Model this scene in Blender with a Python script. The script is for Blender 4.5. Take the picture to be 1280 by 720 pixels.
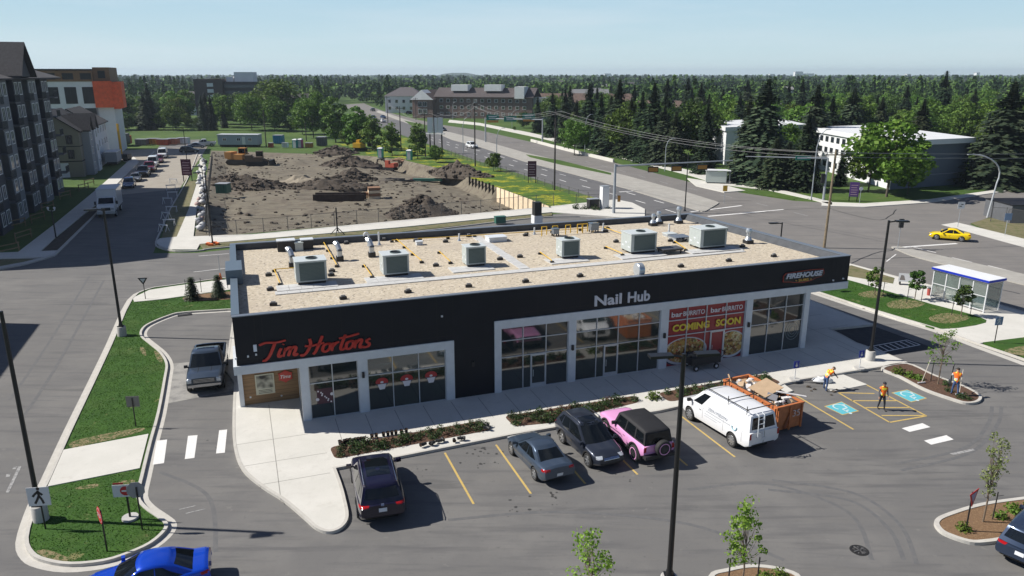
import bpy, bmesh, math, random
import numpy as np
from mathutils import Vector, Matrix
from mathutils.bvhtree import BVHTree
random.seed(7); rng = np.random.default_rng(11)
R = math.radians
for o in list(bpy.data.objects): bpy.data.objects.remove(o)
sc = bpy.context.scene; COL = sc.collection
# ------------------------------------------------------------ camera
FPX, HC, PITCH = 943.0, 19.5, math.atan(267/943)
cam = bpy.data.cameras.new('camera'); camo = bpy.data.objects.new('camera', cam); COL.objects.link(camo)
camo.location = (0, 0, HC); camo.rotation_euler = (math.pi/2-PITCH, 0, 0)
cam.sensor_width = 36; cam.lens = FPX/1280*36; cam.clip_start = .5; cam.clip_end = 30000
sc.camera = camo
# ------------------------------------------------------------ light
SUN_EL, SH_AZ = R(41.7), R(-4.6)          # shadows fall towards SH_AZ (measured from +X)
w = bpy.data.worlds.new('World'); sc.world = w; w.use_nodes = True
nt = w.node_tree; bg = nt.nodes['Background']
sky = nt.nodes.new('ShaderNodeTexSky'); sky.sky_type = 'NISHITA'; sky.sun_disc = False
sky.sun_elevation = SUN_EL
sundir = Vector((-math.cos(SH_AZ)*math.cos(SUN_EL), -math.sin(SH_AZ)*math.cos(SUN_EL), math.sin(SUN_EL)))
sky.sun_rotation = math.atan2(sundir.x, sundir.y)
sky.air_density = 1.0; sky.dust_density = 0.6; sky.ozone_density = 1.5; sky.altitude = 600
tc = nt.nodes.new('ShaderNodeTexCoord'); mp = nt.nodes.new('ShaderNodeMapping'); mp.inputs['Scale'].default_value = (1.2, 2.2, 13)
nz = nt.nodes.new('ShaderNodeTexNoise'); nz.inputs['Scale'].default_value = 1.6; nz.inputs['Detail'].default_value = 5; nz.inputs['Roughness'].default_value = .55
cr = nt.nodes.new('ShaderNodeValToRGB'); cr.color_ramp.elements[0].position = .46; cr.color_ramp.elements[1].position = .78
cr.color_ramp.elements[0].color = (0, 0, 0, 1); cr.color_ramp.elements[1].color = (.45, .45, .45, 1)
nt.links.new(tc.outputs['Generated'], mp.inputs[0]); nt.links.new(mp.outputs[0], nz.inputs['Vector'])
nt.links.new(nz.outputs['Fac'], cr.inputs[0])

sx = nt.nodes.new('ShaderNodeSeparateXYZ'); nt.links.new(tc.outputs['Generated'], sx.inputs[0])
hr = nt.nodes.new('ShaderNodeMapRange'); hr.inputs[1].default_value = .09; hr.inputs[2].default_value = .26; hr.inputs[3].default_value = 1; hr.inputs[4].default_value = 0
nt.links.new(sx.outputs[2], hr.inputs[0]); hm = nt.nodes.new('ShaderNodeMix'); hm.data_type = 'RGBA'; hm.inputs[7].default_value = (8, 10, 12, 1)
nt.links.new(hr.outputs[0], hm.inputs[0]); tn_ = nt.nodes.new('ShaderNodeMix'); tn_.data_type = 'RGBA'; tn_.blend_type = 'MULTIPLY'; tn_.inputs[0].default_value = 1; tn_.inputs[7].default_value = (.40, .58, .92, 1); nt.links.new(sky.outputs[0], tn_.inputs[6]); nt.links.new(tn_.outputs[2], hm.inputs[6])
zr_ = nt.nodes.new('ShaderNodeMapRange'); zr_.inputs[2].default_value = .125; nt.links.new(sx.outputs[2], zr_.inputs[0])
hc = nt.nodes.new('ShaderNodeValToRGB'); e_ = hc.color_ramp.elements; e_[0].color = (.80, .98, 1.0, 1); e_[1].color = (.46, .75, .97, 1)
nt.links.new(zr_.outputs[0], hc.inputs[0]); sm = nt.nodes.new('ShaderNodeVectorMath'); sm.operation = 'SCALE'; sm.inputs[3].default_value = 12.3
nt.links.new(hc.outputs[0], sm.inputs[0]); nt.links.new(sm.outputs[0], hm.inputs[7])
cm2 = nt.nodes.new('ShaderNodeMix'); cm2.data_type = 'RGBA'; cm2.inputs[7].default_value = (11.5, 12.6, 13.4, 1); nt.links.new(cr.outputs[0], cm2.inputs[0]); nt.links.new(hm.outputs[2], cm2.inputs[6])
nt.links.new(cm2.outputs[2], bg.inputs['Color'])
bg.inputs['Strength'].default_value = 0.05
sl = bpy.data.lights.new('sun', 'SUN'); sl.energy = 5.0; sl.angle = R(.53); sl.color = (1, .955, .88)
so = bpy.data.objects.new('sun', sl); COL.objects.link(so); so.rotation_euler = (-sundir).to_track_quat('-Z', 'Y').to_euler()
so.location = (0, 0, 60)
sc.view_settings.view_transform = 'Standard'; sc.view_settings.look = 'None'
sc.view_settings.exposure = 0.42; sc.view_settings.gamma = 1
sc.render.engine = 'CYCLES'
sc.cycles.max_bounces = 5; sc.cycles.diffuse_bounces = 2; sc.cycles.glossy_bounces = 3; sc.cycles.transparent_max_bounces = 10

# ------------------------------------------------------------ helpers
def G(x, y, z=0.0):
    u = (x-640)/FPX; v = (360-y)/FPX
    dy = math.cos(PITCH)+v*math.sin(PITCH); dz = -math.sin(PITCH)+v*math.cos(PITCH)
    t = (z-HC)/dz
    return Vector((u*t, dy*t, z))
def PX(p):
    z = p[2]-HC; d = p[1]*math.cos(PITCH)-z*math.sin(PITCH)
    return 640+FPX*p[0]/d
BA = R(20); BC, BS = math.cos(BA), math.sin(BA); BO = Vector((-15.2, 38.95, 0))
def B(a, b, z=0.0): return Vector((BO.x+a*BC-b*BS, BO.y+a*BS+b*BC, z))   # building axes
def rz(a): return Matrix.Rotation(a, 3, 'Z')

MATS = {}
def mat(name, col, rough=.6, metal=0, spec=.5, noise=0, nscale=5, bump=0, bscale=None, col2=None, detail=4, coat=0, obj_coord=True, emit=None, stretch=None, ior=None):
    if name in MATS: return MATS[name]
    m = bpy.data.materials.new(name); m.use_nodes = True; n = m.node_tree; p = n.nodes['Principled BSDF']
    p.inputs['Base Color'].default_value = (*col, 1); p.inputs['Roughness'].default_value = rough
    p.inputs['Metallic'].default_value = metal; p.inputs['Specular IOR Level'].default_value = spec
    if ior: p.inputs['IOR'].default_value = ior
    if coat: p.inputs['Specular IOR Level'].default_value = .15; p.inputs['Coat Weight'].default_value = coat; p.inputs['Coat Roughness'].default_value = .04
    if noise or col2 or bump:
        t = n.nodes.new('ShaderNodeTexCoord'); src = t.outputs['Object']
        if stretch:
            q = n.nodes.new('ShaderNodeMapping'); q.inputs['Scale'].default_value = stretch; n.links.new(src, q.inputs[0]); src = q.outputs[0]
        N = n.nodes.new('ShaderNodeTexNoise'); N.inputs['Scale'].default_value = nscale; N.inputs['Detail'].default_value = detail; N.inputs['Roughness'].default_value = .6
        n.links.new(src, N.inputs['Vector'])
        if noise or col2:
            rmp = n.nodes.new('ShaderNodeValToRGB'); e = rmp.color_ramp.elements; e[0].position = .32; e[1].position = .68
            c2 = col2 if col2 else tuple(min(1, c*(1+noise)) for c in col)
            c1 = col if col2 else tuple(c*(1-noise) for c in col)
            e[0].color = (*c1, 1); e[1].color = (*c2, 1)
            n.links.new(N.outputs['Fac'], rmp.inputs[0]); n.links.new(rmp.outputs[0], p.inputs['Base Color'])
        if bump:
            b = n.nodes.new('ShaderNodeBump'); b.inputs['Strength'].default_value = bump; b.inputs['Distance'].default_value = .05
            if bscale:
                N2 = n.nodes.new('ShaderNodeTexNoise'); N2.inputs['Scale'].default_value = bscale; N2.inputs['Detail'].default_value = 3
                n.links.new(src, N2.inputs['Vector']); n.links.new(N2.outputs['Fac'], b.inputs['Height'])
            else: n.links.new(N.outputs['Fac'], b.inputs['Height'])
            n.links.new(b.outputs[0], p.inputs['Normal'])
    if emit: p.inputs['Emission Color'].default_value = (*emit[:3], 1); p.inputs['Emission Strength'].default_value = emit[3]
    MATS[name] = m; return m

def layered(name, base, layers, rough=.9, bump=.3, bscale=40, spec=.3):
    """base colour plus noise layers: (scale, colour, lo, hi, stretch, amount)"""
    m = bpy.data.materials.new(name); m.use_nodes = True; n = m.node_tree; p = n.nodes['Principled BSDF']
    p.inputs['Roughness'].default_value = rough; p.inputs['Specular IOR Level'].default_value = spec
    t = n.nodes.new('ShaderNodeTexCoord'); src = t.outputs['Object']
    cur = n.nodes.new('ShaderNodeRGB'); cur.outputs[0].default_value = (*base, 1); cur = cur.outputs[0]
    for i, L in enumerate(layers):
        sc_, col, lo, hi, st, am = L[:6]; rot = L[6] if len(L) > 6 else 0
        q = n.nodes.new('ShaderNodeMapping'); q.inputs['Scale'].default_value = st; q.inputs['Rotation'].default_value = (0, 0, rot)
        q.inputs['Location'].default_value = (i*13.7, i*5.1, 0); q.vector_type = 'TEXTURE' if False else 'POINT'
        n.links.new(src, q.inputs[0])
        N = n.nodes.new('ShaderNodeTexNoise'); N.inputs['Scale'].default_value = sc_; N.inputs['Detail'].default_value = 5; N.inputs['Roughness'].default_value = .62
        n.links.new(q.outputs[0], N.inputs['Vector'])
        mr = n.nodes.new('ShaderNodeMapRange'); mr.inputs[1].default_value = lo; mr.inputs[2].default_value = hi; mr.inputs[4].default_value = am
        n.links.new(N.outputs['Fac'], mr.inputs[0])
        mx = n.nodes.new('ShaderNodeMix'); mx.data_type = 'RGBA'; mx.inputs[7].default_value = (*col, 1)
        n.links.new(mr.outputs[0], mx.inputs[0]); n.links.new(cur, mx.inputs[6]); cur = mx.outputs[2]
    n.links.new(cur, p.inputs['Base Color'])
    if bump:
        N = n.nodes.new('ShaderNodeTexNoise'); N.inputs['Scale'].default_value = bscale; N.inputs['Detail'].default_value = 4
        n.links.new(src, N.inputs['Vector'])
        b = n.nodes.new('ShaderNodeBump'); b.inputs['Strength'].default_value = bump; b.inputs['Distance'].default_value = .04
        n.links.new(N.outputs['Fac'], b.inputs['Height']); n.links.new(b.outputs[0], p.inputs['Normal'])
    MATS[name] = m; return m

def leafmat(name, c1, c2, c3, transl=.25, rough=.6):
    m = bpy.data.materials.new(name); m.use_nodes = True; n = m.node_tree
    p = n.nodes['Principled BSDF']; out = n.nodes['Material Output']
    g = n.nodes.new('ShaderNodeNewGeometry'); r = n.nodes.new('ShaderNodeValToRGB')
    e = r.color_ramp.elements; e[0].color = (*c1, 1); e[1].color = (*c3, 1); e[1].position = .95
    k = e.new(.5); k.color = (*c2, 1)
    n.links.new(g.outputs['Random Per Island'], r.inputs[0])
    oi = n.nodes.new('ShaderNodeObjectInfo'); hs = n.nodes.new('ShaderNodeHueSaturation')
    mr = n.nodes.new('ShaderNodeMapRange'); mr.inputs[3].default_value = .75; mr.inputs[4].default_value = 1.3
    n.links.new(oi.outputs['Random'], mr.inputs[0]); n.links.new(mr.outputs[0], hs.inputs['Value']); n.links.new(r.outputs[0], hs.inputs['Color'])
    mh = n.nodes.new('ShaderNodeMapRange'); mh.inputs[3].default_value = .485; mh.inputs[4].default_value = .515
    n.links.new(oi.outputs['Random'], mh.inputs[0]); n.links.new(mh.outputs[0], hs.inputs['Hue'])
    n.links.new(hs.outputs[0], p.inputs['Base Color']); p.inputs['Roughness'].default_value = rough; p.inputs['Specular IOR Level'].default_value = .25
    t = n.nodes.new('ShaderNodeBsdfTranslucent'); n.links.new(hs.outputs[0], t.inputs[0])
    mx = n.nodes.new('ShaderNodeMixShader'); mx.inputs[0].default_value = transl
    n.links.new(p.outputs[0], mx.inputs[1]); n.links.new(t.outputs[0], mx.inputs[2]); n.links.new(mx.outputs[0], out.inputs[0])
    MATS[name] = m; return m

class MB:
    def __init__(s): s.v = []; s.f = []; s.m = []
    def add(s, vs, fs, mi=0):
        k = len(s.v); s.v += [tuple(v) for v in vs]; s.f += [tuple(i+k for i in f) for f in fs]; s.m += [mi]*len(fs); return s
    def box(s, c, d, rot=None, mi=0):
        x, y, z = d[0]/2, d[1]/2, d[2]/2
        vs = [Vector((i*x, j*y, k*z)) for k in (-1, 1) for j in (-1, 1) for i in (-1, 1)]
        if rot is not None: vs = [rot @ v for v in vs]
        vs = [v+Vector(c) for v in vs]
        return s.add(vs, [(0, 2, 3, 1), (4, 5, 7, 6), (0, 1, 5, 4), (2, 6, 7, 3), (0, 4, 6, 2), (1, 3, 7, 5)], mi)
    def bx(s, x0, x1, y0, y1, z0, z1, mi=0): return s.box(((x0+x1)/2, (y0+y1)/2, (z0+z1)/2), (abs(x1-x0), abs(y1-y0), abs(z1-z0)), None, mi)
    def hexa(s, P, mi=0):  # 8 corners bottom 4 ccw + top 4 ccw
        return s.add(P, [(3, 2, 1, 0), (4, 5, 6, 7), (0, 1, 5, 4), (1, 2, 6, 5), (2, 3, 7, 6), (3, 0, 4, 7)], mi)
    def prism(s, poly, z0, z1, mi=0):
        n = len(poly); a = sum(poly[i][0]*poly[(i+1) % n][1]-poly[(i+1) % n][0]*poly[i][1] for i in range(n))
        if a < 0: poly = poly[::-1]
        vs = [(p[0], p[1], z0) for p in poly]+[(p[0], p[1], z1) for p in poly]
        fs = [tuple(range(n-1, -1, -1)), tuple(range(n, 2*n))]+[(i, (i+1) % n, n+(i+1) % n, n+i) for i in range(n)]
        return s.add(vs, fs, mi)
    def sheet(s, poly, z, mi=0):
        n = len(poly); a = sum(poly[i][0]*poly[(i+1) % n][1]-poly[(i+1) % n][0]*poly[i][1] for i in range(n))
        if a < 0: poly = poly[::-1]
        return s.add([(p[0], p[1], z) for p in poly], [tuple(range(n))], mi)
    def cyl(s, p0, p1, r0, r1=None, n=10, mi=0, cap=True):
        p0 = Vector(p0); p1 = Vector(p1); r1 = r0 if r1 is None else r1
        d = (p1-p0).normalized(); a = d.orthogonal().normalized(); b = d.cross(a)
        vs = []
        for p, r in ((p0, r0), (p1, r1)):
            for i in range(n):
                t = 2*math.pi*i/n; vs.append(p+a*(math.cos(t)*r)+b*(math.sin(t)*r))
        fs = [(i, (i+1) % n, n+(i+1) % n, n+i) for i in range(n)]
        if cap: fs += [tuple(range(n-1, -1, -1)), tuple(range(n, 2*n))]
        return s.add(vs, fs, mi)
    def tube(s, pts, r, n=6, mi=0):
        for i in range(len(pts)-1):
            ra = r[i] if isinstance(r, (list, tuple)) else r; rb = r[i+1] if isinstance(r, (list, tuple)) else r
            s.cyl(pts[i], pts[i+1], ra, rb, n, mi)
        return s
    def lathe(s, prof, n=16, axis='z', c=(0, 0, 0), mi=0, cap=False):
        vs = []; c = Vector(c)
        for r, h in prof:
            for i in range(n):
                t = 2*math.pi*i/n; a, b = r*math.cos(t), r*math.sin(t)
                vs.append(c+Vector((a, b, h) if axis == 'z' else (a, h, b) if axis == 'y' else (h, a, b)))
        m = len(prof); fs = [(j*n+i, j*n+(i+1) % n, (j+1)*n+(i+1) % n, (j+1)*n+i) for j in range(m-1) for i in range(n)]
        if cap: fs += [tuple(range(n-1, -1, -1)), tuple(range((m-1)*n, m*n))]
        return s.add(vs, fs, mi)
    def ball(s, c, r, n=8, mi=0, jit=0):
        c = Vector(c); r = r if isinstance(r, (tuple, list)) else (r, r, r); vs = [c+Vector((0, 0, -r[2]))]
        for j in range(1, n//2+1):
            ph = -math.pi/2+math.pi*j/(n//2+1)
            for i in range(n):
                t = 2*math.pi*i/n; k = 1+random.uniform(-jit, jit)
                vs.append(c+Vector((r[0]*math.cos(ph)*math.cos(t)*k, r[1]*math.cos(ph)*math.sin(t)*k, r[2]*math.sin(ph)*k)))
        vs.append(c+Vector((0, 0, r[2]))); L = n//2; fs = [(0, 1+(i+1) % n, 1+i) for i in range(n)]
        for j in range(L-1): fs += [(1+j*n+i, 1+j*n+(i+1) % n, 1+(j+1)*n+(i+1) % n, 1+(j+1)*n+i) for i in range(n)]
        e = len(vs)-1; fs += [(e, 1+(L-1)*n+i, 1+(L-1)*n+(i+1) % n) for i in range(n)]
        return s.add(vs, fs, mi)
    def build(s, name, m, parent=None, smooth=False, fix=False, **kw):
        me = bpy.data.meshes.new(name); me.from_pydata(s.v, [], s.f); me.update()
        for x in (m if isinstance(m, (list, tuple)) else [m]): me.materials.append(x)
        if any(s.m): me.polygons.foreach_set('material_index', s.m)
        if fix:
            bm = bmesh.new(); bm.from_mesh(me); bmesh.ops.remove_doubles(bm, verts=bm.verts, dist=1e-4); bmesh.ops.recalc_face_normals(bm, faces=bm.faces); bm.to_mesh(me); bm.free()
        if smooth:
            me.polygons.foreach_set('use_smooth', [True]*len(me.polygons)); me.set_sharp_from_angle(angle=R(38 if smooth is True else smooth))
        o = bpy.data.objects.new(name, me); COL.objects.link(o)
        if parent: o.parent = parent
        if kw: tag(o, **kw)
        return o
def tag(o, label=None, cat=None, group=None, kind=None):
    if label: o['label'] = label
    if cat: o['category'] = cat
    if group: o['group'] = group
    if kind: o['kind'] = kind
    return o
def thing(name, label, cat, loc=(0, 0, 0), rot=0, group=None):
    o = bpy.data.objects.new(name, None); COL.objects.link(o); o.location = loc; o.rotation_euler = (0, 0, rot); o.empty_display_size = .3
    return tag(o, label, cat, group)
def kids(o): return [c for c in COL.objects if c.parent == o]
def dup(root, loc=None, rot=None, label=None, group=None, scale=None, tree=None):
    ch = tree if tree is not None else [(c, kids(c)) for c in kids(root)]
    r = root.copy(); COL.objects.link(r)
    if loc is not None: r.location = loc
    if rot is not None: r.rotation_euler = (0, 0, rot)
    if scale is not None: r.scale = scale if isinstance(scale, (tuple, list)) else (scale,)*3
    if label: r['label'] = label
    if group: r['group'] = group
    for c, gs in ch:
        k = c.copy(); COL.objects.link(k); k.parent = r
        for g in gs:
            q = g.copy(); COL.objects.link(q); q.parent = k
    return r
ORD = 'first second third fourth fifth sixth seventh eighth ninth tenth eleventh twelfth thirteenth fourteenth fifteenth sixteenth seventeenth eighteenth nineteenth twentieth'.split()
def ordw(i):
    if i < 20: return ORD[i]
    if i >= 99: return 'hundred and '+ordw(i-100) if i > 99 else 'hundredth'
    t = (i+1)//10; u = (i+1) % 10; T = {2: 'twent', 3: 'thirt', 4: 'fort', 5: 'fift', 6: 'sixt', 7: 'sevent', 8: 'eight', 9: 'ninet', 10: 'hundred'}[t]
    return T+'ieth' if u == 0 else T+'y-'+ORD[u-1]
def number(objs, fmt, group):
    """label look-alikes by their order from left to right in the view"""
    objs = sorted(objs, key=lambda o: PX(o.location)); n = len(objs)
    for i, o in enumerate(objs):
        w_ = 'leftmost' if i == 0 else 'rightmost' if i == n-1 else ordw(i)+' from the left'
        o['label'] = fmt.replace('#', w_); o['group'] = group
def catmull(pts, k=6, closed=False):
    P = [Vector((p[0], p[1])) for p in pts]; n = len(P); out = []
    for i in range(n if closed else n-1):
        g = (lambda j: P[j % n]) if closed else (lambda j: P[max(0, min(n-1, j))])
        a, b, c, d = g(i-1), g(i), g(i+1), g(i+2)
        for t in range(k):
            t /= k; out.append(.5*((2*b)+(c-a)*t+(2*a-5*b+4*c-d)*t*t+(-a+3*b-3*c+d)*t**3))
    if not closed: out.append(P[-1])
    return out
def rounded(pts, r, k=6):
    """round the corners of a polygon; pts may be (x, y) or (x, y, own radius)"""
    n = len(pts); out = []
    for i in range(n):
        rr = pts[i][2] if len(pts[i]) > 2 and not isinstance(pts[i], Vector) else r
        p = Vector(pts[i][:2]); a = Vector(pts[i-1][:2]); b = Vector(pts[(i+1) % n][:2])
        u = (a-p); v = (b-p); lu, lv = u.length, v.length; q = min(rr, lu*.48, lv*.48)
        if q < .02: out.append(p); continue
        A_ = p+u/lu*q; B_ = p+v/lv*q
        for j in range(k+1):
            t = j/k; out.append((1-t)**2*A_+2*t*(1-t)*p+t*t*B_)
    return out
def offset(poly, d):
    """inward offset of a ccw polygon"""
    n = len(poly); a = sum(poly[i][0]*poly[(i+1) % n][1]-poly[(i+1) % n][0]*poly[i][1] for i in range(n))
    P = [Vector(p[:2]) for p in (poly if a > 0 else poly[::-1])]; out = []
    for i in range(n):
        e1 = (P[i]-P[i-1]).normalized(); e2 = (P[(i+1) % n]-P[i]).normalized()
        n1 = Vector((-e1.y, e1.x)); n2 = Vector((-e2.y, e2.x)); m = (n1+n2)
        if m.length < 1e-6: m = n1
        m.normalize(); k = max(.4, m.dot(n1)); out.append(P[i]+m*(d/k))
    return P, out
def island(poly, w=.16, h=.15, inner_h=.11, top=None, kerbmat=None, name='kerb', gutter=0.0):
    P, I = offset(poly, w); n = len(P); m = MB()
    m.add([(p.x, p.y, -.05) for p in P]+[(p.x, p.y, h) for p in P]+[(p.x, p.y, h) for p in I]+[(p.x, p.y, 0) for p in I],
          [(r*n+i, r*n+(i+1) % n, (r+1)*n+(i+1) % n, (r+1)*n+i) for r in range(3) for i in range(n)])
    m.build(name, kerbmat, kind='structure')
    if gutter:
        P2, Q = offset(poly, -gutter); g = MB()
        g.add([(p.x, p.y, .006) for p in P2]+[(p.x, p.y, .006) for p in Q], [(i, n+i, n+(i+1) % n, (i+1) % n) for i in range(n)])
        g.build('gutter', kerbmat, kind='structure')
    if top:
        t = MB(); t.prism([(p.x, p.y) for p in I], -.02, inner_h); return t.build(top[0], top[1], kind='structure')
def ribbon(pts, w0, w1, z0, z1, m, mi=0):
    """a strip along pts from lateral offset w0 to w1 between z0 and z1"""
    P = [Vector(p[:2]) for p in pts]; n = len(P); vs = []
    for i in range(n):
        d = (P[min(n-1, i+1)]-P[max(0, i-1)]).normalized(); q = Vector((-d.y, d.x))
        for ww, zz in ((w0, z0), (w0, z1), (w1, z1), (w1, z0)): e = P[i]+q*ww; vs.append((e.x, e.y, zz))
    fs = []
    for i in range(n-1):
        a, b = i*4, i*4+4
        for j in range(4): fs.append((a+j, a+(j+1) % 4, b+(j+1) % 4, b+j))
    fs += [(0, 3, 2, 1), (4*n-4, 4*n-3, 4*n-2, 4*n-1)]
    m.add(vs, fs, mi)
def line(p, q, w, z, m, mi=0):
    p = Vector(p[:2]); q = Vector(q[:2]); d = (q-p).normalized(); n = Vector((-d.y, d.x))*w/2
    m.sheet([p-n, q-n, q+n, p+n], z, mi)
def text(s, size, m, name, parent, loc, rot=(R(90), 0, 0), ext=.04, shear=0, off=0, width=None, height=None, spacing=1, z=None):
    cu = bpy.data.curves.new(name, 'FONT'); cu.body = s; cu.size = size; cu.extrude = ext; cu.shear = shear; cu.offset = off; cu.space_character = spacing; cu.resolution_u = 3
    t = bpy.data.objects.new('t', cu); COL.objects.link(t); bpy.context.view_layer.update()
    me = bpy.data.meshes.new_from_object(t.evaluated_get(bpy.context.evaluated_depsgraph_get())); bpy.data.objects.remove(t)
    co = np.zeros(len(me.vertices)*3); me.vertices.foreach_get('co', co); co = co.reshape(-1, 3)
    x0, x1 = co[:, 0].min(), co[:, 0].max(); y0, y1 = co[:, 1].min(), co[:, 1].max()
    sx = width/(x1-x0) if width else 1; sy = height/(y1-y0) if height else (sx if width else 1)
    co[:, 0] = (co[:, 0]-x0)*sx; co[:, 1] = (co[:, 1]-y0)*sy; me.vertices.foreach_set('co', co.ravel()); me.update()
    me.materials.clear(); me.materials.append(m)
    o = bpy.data.objects.new(name, me); COL.objects.link(o); o.location = loc; o.rotation_euler = rot
    if parent: o.parent = parent
    return o
def quadmesh(name, P, m, parent=None, mats=None, idx=None):
    """P: (N,4,3) or (N,3,3) array of loose faces"""
    n, k, _ = P.shape; me = bpy.data.meshes.new(name)
    me.vertices.add(n*k); me.vertices.foreach_set('co', P.astype(np.float32).ravel())
    me.loops.add(n*k); me.loops.foreach_set('vertex_index', np.arange(n*k, dtype=np.int32))
    me.polygons.add(n); me.polygons.foreach_set('loop_start', np.arange(0, n*k, k, dtype=np.int32))
    me.polygons.foreach_set('loop_total', np.full(n, k, dtype=np.int32))
    for x in (m if isinstance(m, (list, tuple)) else [m]): me.materials.append(x)
    if idx is not None: me.polygons.foreach_set('material_index', idx.astype(np.int32))
    me.update(calc_edges=True); me.validate()
    o = bpy.data.objects.new(name, me); COL.objects.link(o)
    if parent: o.parent = parent
    return o
# ------------------------------------------------------------ materials of the setting
ASPH = layered('asphalt', (.142, .138, .134), [
    (.22, (.172, .166, .158), .46, .62, (1, 1, 1), .9), (1.1, (.100, .098, .10), .5, .68, (.16, 1.6, 1), .75, R(20)), (.9, (.165, .157, .145), .52, .75, (.12, 1.5, 1), .5, R(-35)),
    (7, (.07, .07, .073), .58, .75, (1, 1, 1), .35), (60, (.15, .15, .15), .5, .8, (1, 1, 1), .5), (2.6, (.06, .06, .062), .64, .78, (1, 1, 1), .5), (.5, (.07, .07, .072), .62, .66, (.16, 1.2, 1), .35, R(-20)), (1.7, (.23, .22, .20), .66, .70, (1, 1, 1), .35)], bump=.25, bscale=60)
ASPHD = layered('asphalt_new', (.035, .035, .04), [(2, (.07, .07, .07), .45, .7, (1, 1, 1), .6), (60, (.09, .09, .09), .5, .8, (1, 1, 1), .5)], bump=.25, bscale=60)
HWY = layered('highway_asphalt', (.172, .162, .152), [
    (.25, (.215, .20, .185), .42, .7, (1, 1, 1), .7), (1.3, (.115, .113, .115), .5, .7, (.06, 1.5, 1), .6, R(62)), (30, (.18, .175, .17), .5, .8, (1, 1, 1), .4), (.8, (.09, .09, .09), .66, .8, (1, 1, 1), .5)], bump=.1)
HWYD = layered('highway_asphalt_dark', (.128, .126, .128), [
    (1.3, (.09, .09, .095), .5, .7, (.05, 1.5, 1), .7, R(67)), (.4, (.15, .148, .145), .5, .75, (1, 1, 1), .5), (30, (.15, .15, .15), .5, .8, (1, 1, 1), .3)], bump=.1)
CONC = layered('concrete', (.55, .535, .49), [
    (.5, (.62, .60, .555), .42, .7, (1, 1, 1), .8), (3, (.47, .45, .41), .55, .75, (1, 1, 1), .5), (30, (.46, .45, .42), .55, .8, (1, 1, 1), .4), (1.3, (.42, .395, .345), .62, .75, (1, 1, 1), .4)], bump=.12, bscale=30)
KERB = layered('kerb_concrete', (.46, .44, .40), [(2, (.53, .51, .47), .4, .7, (1, 1, 1), .8), (8, (.34, .32, .28), .58, .75, (1, 1, 1), .6)], bump=.15)
SAND = layered('dusty_road', (.30, .27, .225), [(.3, (.36, .33, .28), .4, .7, (1, 1, 1), .8), (3, (.22, .2, .17), .5, .7, (.2, 1, 1), .6, R(20))], bump=.2, bscale=8)
GRASS = layered('lawn_grass', (.030, .088, .008), [
    (.8, (.050, .125, .012), .4, .7, (1, 1, 1), .9), (9, (.017, .05, .005), .45, .7, (1, 1, 1), .7), (45, (.05, .105, .015), .5, .75, (1, 1, 1), .6), (.9, (.30, .25, .12), .64, .70, (1, 1, 1), .6), (.3, (.06, .10, .02), .5, .62, (1, 1, 1), .5)], bump=.9, bscale=35)
FIELD = layered('field_grass', (.042, .088, .014), [
    (.05, (.085, .135, .022), .4, .65, (1, 1, 1), .8), (.6, (.035, .075, .012), .45, .7, (1, 1, 1), .7), (6, (.10, .15, .03), .5, .75, (1, 1, 1), .5), (.12, (.13, .12, .06), .62, .75, (1, 1, 1), .5)], bump=.6, bscale=6)
VERGE = layered('verge_grass', (.042, .095, .010), [
    (.6, (.085, .16, .015), .4, .65, (1, 1, 1), .8), (4, (.03, .07, .01), .5, .7, (1, 1, 1), .7), (.25, (.50, .44, .015), .50, .60, (1, 1, 1), .85), (2.2, (.05, .11, .012), .47, .56, (1, 1, 1), .9), (7, (.10, .15, .02), .45, .6, (1, 1, 1), .5)], bump=.8, bscale=8)
DRYG = layered('dry_verge', (.17, .15, .08), [(1.2, (.07, .10, .025), .45, .65, (1, 1, 1), .8), (12, (.24, .2, .13), .5, .7, (1, 1, 1), .6)], bump=.7, bscale=20)
MULCH = layered('bark_mulch', (.095, .052, .034), [(9, (.17, .10, .065), .45, .65, (1, 1, 1), .9), (25, (.045, .026, .018), .5, .65, (1, 1, 1), .9), (40, (.30, .2, .13), .6, .75, (1, 1, 1), .6)], bump=1, bscale=25)
MULCH2 = layered('tan_mulch', (.20, .12, .065), [(9, (.28, .18, .10), .45, .65, (1, 1, 1), .9), (25, (.10, .06, .035), .5, .65, (1, 1, 1), .9)], bump=1, bscale=25)
DIRT = layered('dirt', (.160, .140, .104), [
    (.06, (.19, .168, .125), .4, .65, (1, 1, 1), .8), (.9, (.10, .082, .063), .50, .64, (.16, 1.3, 1), .9, R(25)), (.28, (.11, .09, .07), .54, .66, (1, 1, 1), .8), (2.4, (.235, .20, .15), .52, .72, (.35, 1, 1), .6, R(70)), (12, (.07, .058, .048), .55, .75, (1, 1, 1), .5)], bump=1, bscale=3)
DARKD = layered('dark_soil', (.072, .056, .042), [(1.5, (.11, .092, .075), .4, .7, (1, 1, 1), .9), (6, (.04, .034, .03), .5, .7, (1, 1, 1), .8)], bump=1, bscale=4)
PW = layered('road_paint_white', (.70, .69, .67), [(14, (.30, .29, .28), .56, .7, (1, 1, 1), .7)], bump=0)
PWF = layered('worn_paint', (.34, .335, .33), [(6, (.16, .16, .16), .45, .6, (1, 1, 1), .9)], bump=0)
PY = layered('road_paint_yellow', (.52, .37, .12), [(9, (.22, .19, .14), .55, .7, (1, 1, 1), .8)], bump=0)
PB = layered('road_paint_blue', (.10, .42, .50), [(9, (.2, .34, .37), .55, .7, (1, 1, 1), .6)], bump=0)

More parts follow.
